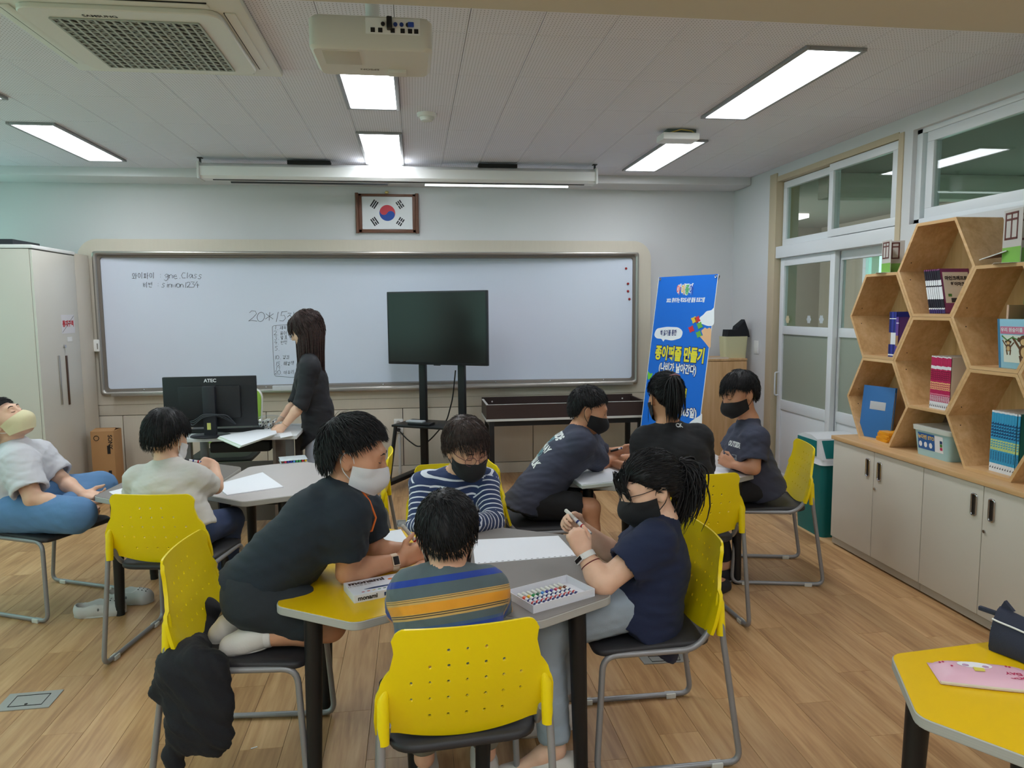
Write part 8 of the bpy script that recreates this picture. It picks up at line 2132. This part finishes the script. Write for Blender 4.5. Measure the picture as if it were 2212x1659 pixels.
for i in (0, 3): obj('ear_fold', MB().prism([(0, 0), (.034, .0), (.010, .022)], -.012, .0, basis(dx_, (0, 0, 1), -dy_, G[i][5] + Vector((0, 0, -.004)) + dy_ * (.01 * i))), nav, pz, True)
obj('rivet', MB().ball(G[0][3] - dx_ * .001 + Vector((0, 0, -.02)), .004, 8, 6), chrome_m, pz, True)

# jacket hanging on the kneeling boy's chair
jk = thing('jacket', 'black jacket bunched on seat and hanging off chair side', 'jacket', (-.72, 2.32, .45))
S = SDF(); I3 = np.eye(3)
S.cap(p3(446, 1322, Y=2.64), p3(424, 1388, Y=2.58), .045, .060, .05); S.cap(p3(424, 1388, Y=2.58), p3(410, 1425, Y=2.34), .055, .055, .05); S.cap(p3(385, 1424, Y=2.33), p3(455, 1436, Y=2.30), .050, .045, .05)
S.ell(p3(428, 1500, Y=2.27), I3, (.105, .040, .135), .05); S.ell(p3(445, 1580, Y=2.26), I3, (.082, .032, .10), .05, clips=[(p3(450, 1630, Y=2.26), (-.25, 0, -1))]); S.cap(p3(372, 1450, Y=2.30), p3(338, 1488, Y=2.30), .045, .020, .04); S.cap(p3(385, 1560, Y=2.28), p3(378, 1650, Y=2.28), .040, .030, .03)
S.cap(p3(340, 1490, Y=2.30), p3(352, 1510, Y=2.29), .016, .012, .02)
cloth('cloth', S, fabric('jacket_black2', 27, 28, 33, .85, .3, 300), jk, .0075, .009, 44, dirv=(.5, 0, .8), freq=60)

# clogs under the dark desk
clog_m = mat('clog_foam', rgb(196, 194, 192), .6, noise=.03, nscale=20)
def clog(heel, toe, label):
    h0, t0 = A3(heel), A3(toe); d = nv(t0 - h0); r = np.cross(d, (0, 0, 1)); L = .245; t0 = h0 + d * L; u = A3((0, 0, 1))
    t = thing('clog', label, 'shoe', Vector((h0 + t0) / 2), 0, 'pale foam clogs'); S = SDF(); fl_ = [(h0, (0, 0, -1))]
    S.cap(h0 + d * .045 + u * .022, t0 - d * .05 + u * .022, .040, .045, .02, clips=fl_); S.cap(h0 + d * .04 + u * .045, h0 + d * .10 + u * .045, .040, .042, .02); S.cap(h0 + d * .12 + u * .045, t0 - d * .05 + u * .028, .046, .040, .03)
    S.cap(h0 + d * .045 + u * .060, h0 + d * .13 + u * .058, .030, .033, .01, sub=True); S.cap(h0 + d * .05 + u * .085, h0 + d * .125 + u * .090, .036, .040, .01, sub=True)
    o, bv = cloth('upper', S, clog_m, t, .005, 0)
    out = [((.046 + .004 * math.cos(a)) * math.sin(a), L / 2 + L / 2 * math.cos(a)) for a in [2 * PI * i / 28 for i in range(28)]][::-1]
    ar = sum(out[i][0] * out[(i + 1) % 28][1] - out[(i + 1) % 28][0] * out[i][1] for i in range(28))
    if ar < 0: out.reverse()
    obj('sole', MB().prism(out, 0, .022, basis(Vector(r), Vector(d), (0, 0, 1), Vector((h0[0], h0[1], 0))), .004), mat('clog_sole', rgb(206, 206, 206), .6), t, True)
    for i in range(4):
        for j in (-1, 0, 1):
            p = Vector(h0 + d * (.155 + .02 * i) + r * .017 * j); h = bv.ray_cast(p + Vector((0, 0, .2)), Vector((0, 0, -1)))
            if h[0] is not None: obj('vent_hole', MB().cyl(h[0] - h[1] * .001, h[0] + h[1] * .0008, .0035, 8), dark_m, t, True)
    for e in (-1, 1): obj('strap_rivet', MB().ball(Vector(h0 + d * .125 + r * e * .047 + u * .045), .010, 10, 6, (.6, .8, .9)), mat('rivet_grey', rgb(120, 122, 122), .5), t, True)
clog(P(160, 1334, Z=0), P(272, 1322, Z=0), 'pale grey foam clog lying against desk leg'); clog(P(232, 1302, Z=0), P(332, 1300, Z=0), 'pale grey foam clog farther under the dark desk')

# floor service boxes
fb_m = mat('floor_box', rgb(168, 168, 164), .4, .4)
def floor_box(px, label):
    q = [P(a, b, Z=.004) for a, b in px]; poly = [(p.x, p.y) for p in q]; ar = sum(poly[i][0] * poly[(i + 1) % 4][1] - poly[(i + 1) % 4][0] * poly[i][1] for i in range(4))
    if ar < 0: poly.reverse()
    c = Vector((sum(p[0] for p in poly) / 4, sum(p[1] for p in poly) / 4, 0)); t = thing('floor_box', label, 'floor outlet', c, 0, 'metal floor outlets')
    obj('plate', MB().prism(poly, 0.0002, .004), fb_m, t, True); inn = [(c.x + (x - c.x) * .62, c.y + (y - c.y) * .62) for x, y in poly]
    obj('lid_gap', MB().tube([(x, y, .004) for x, y in inn], .0022, 4, closed=True), dark_m, t, True); obj('latch', MB().cyl((inn[0][0] * .5 + inn[1][0] * .5, inn[0][1] * .5 + inn[1][1] * .5 + .012, .004), (inn[0][0] * .5 + inn[1][0] * .5, inn[0][1] * .5 + inn[1][1] * .5 + .012, .0052), .006, 10), dark_m, t, True)
floor_box(((-14, 1537), (105, 1527), (138, 1489), (22, 1499)), 'square metal floor outlet plate left of black jacket'); floor_box(((1392, 1434), (1490, 1428), (1484, 1412), (1378, 1416)), 'metal floor outlet plate under chair of ponytailed girl'); floor_box(((850, 1138), (893, 1136), (893, 1122), (852, 1123)), 'metal floor outlet plate by empty yellow chair')
tag(obj('paper_scrap', MB().obox(P(549, 1615, Z=.0015), (1, .4, 0), (-.4, 1, 0), (0, 0, 1), .022, .005, .0015), white_m), 'tiny white paper scrap on floor beside jacket', 'scrap')
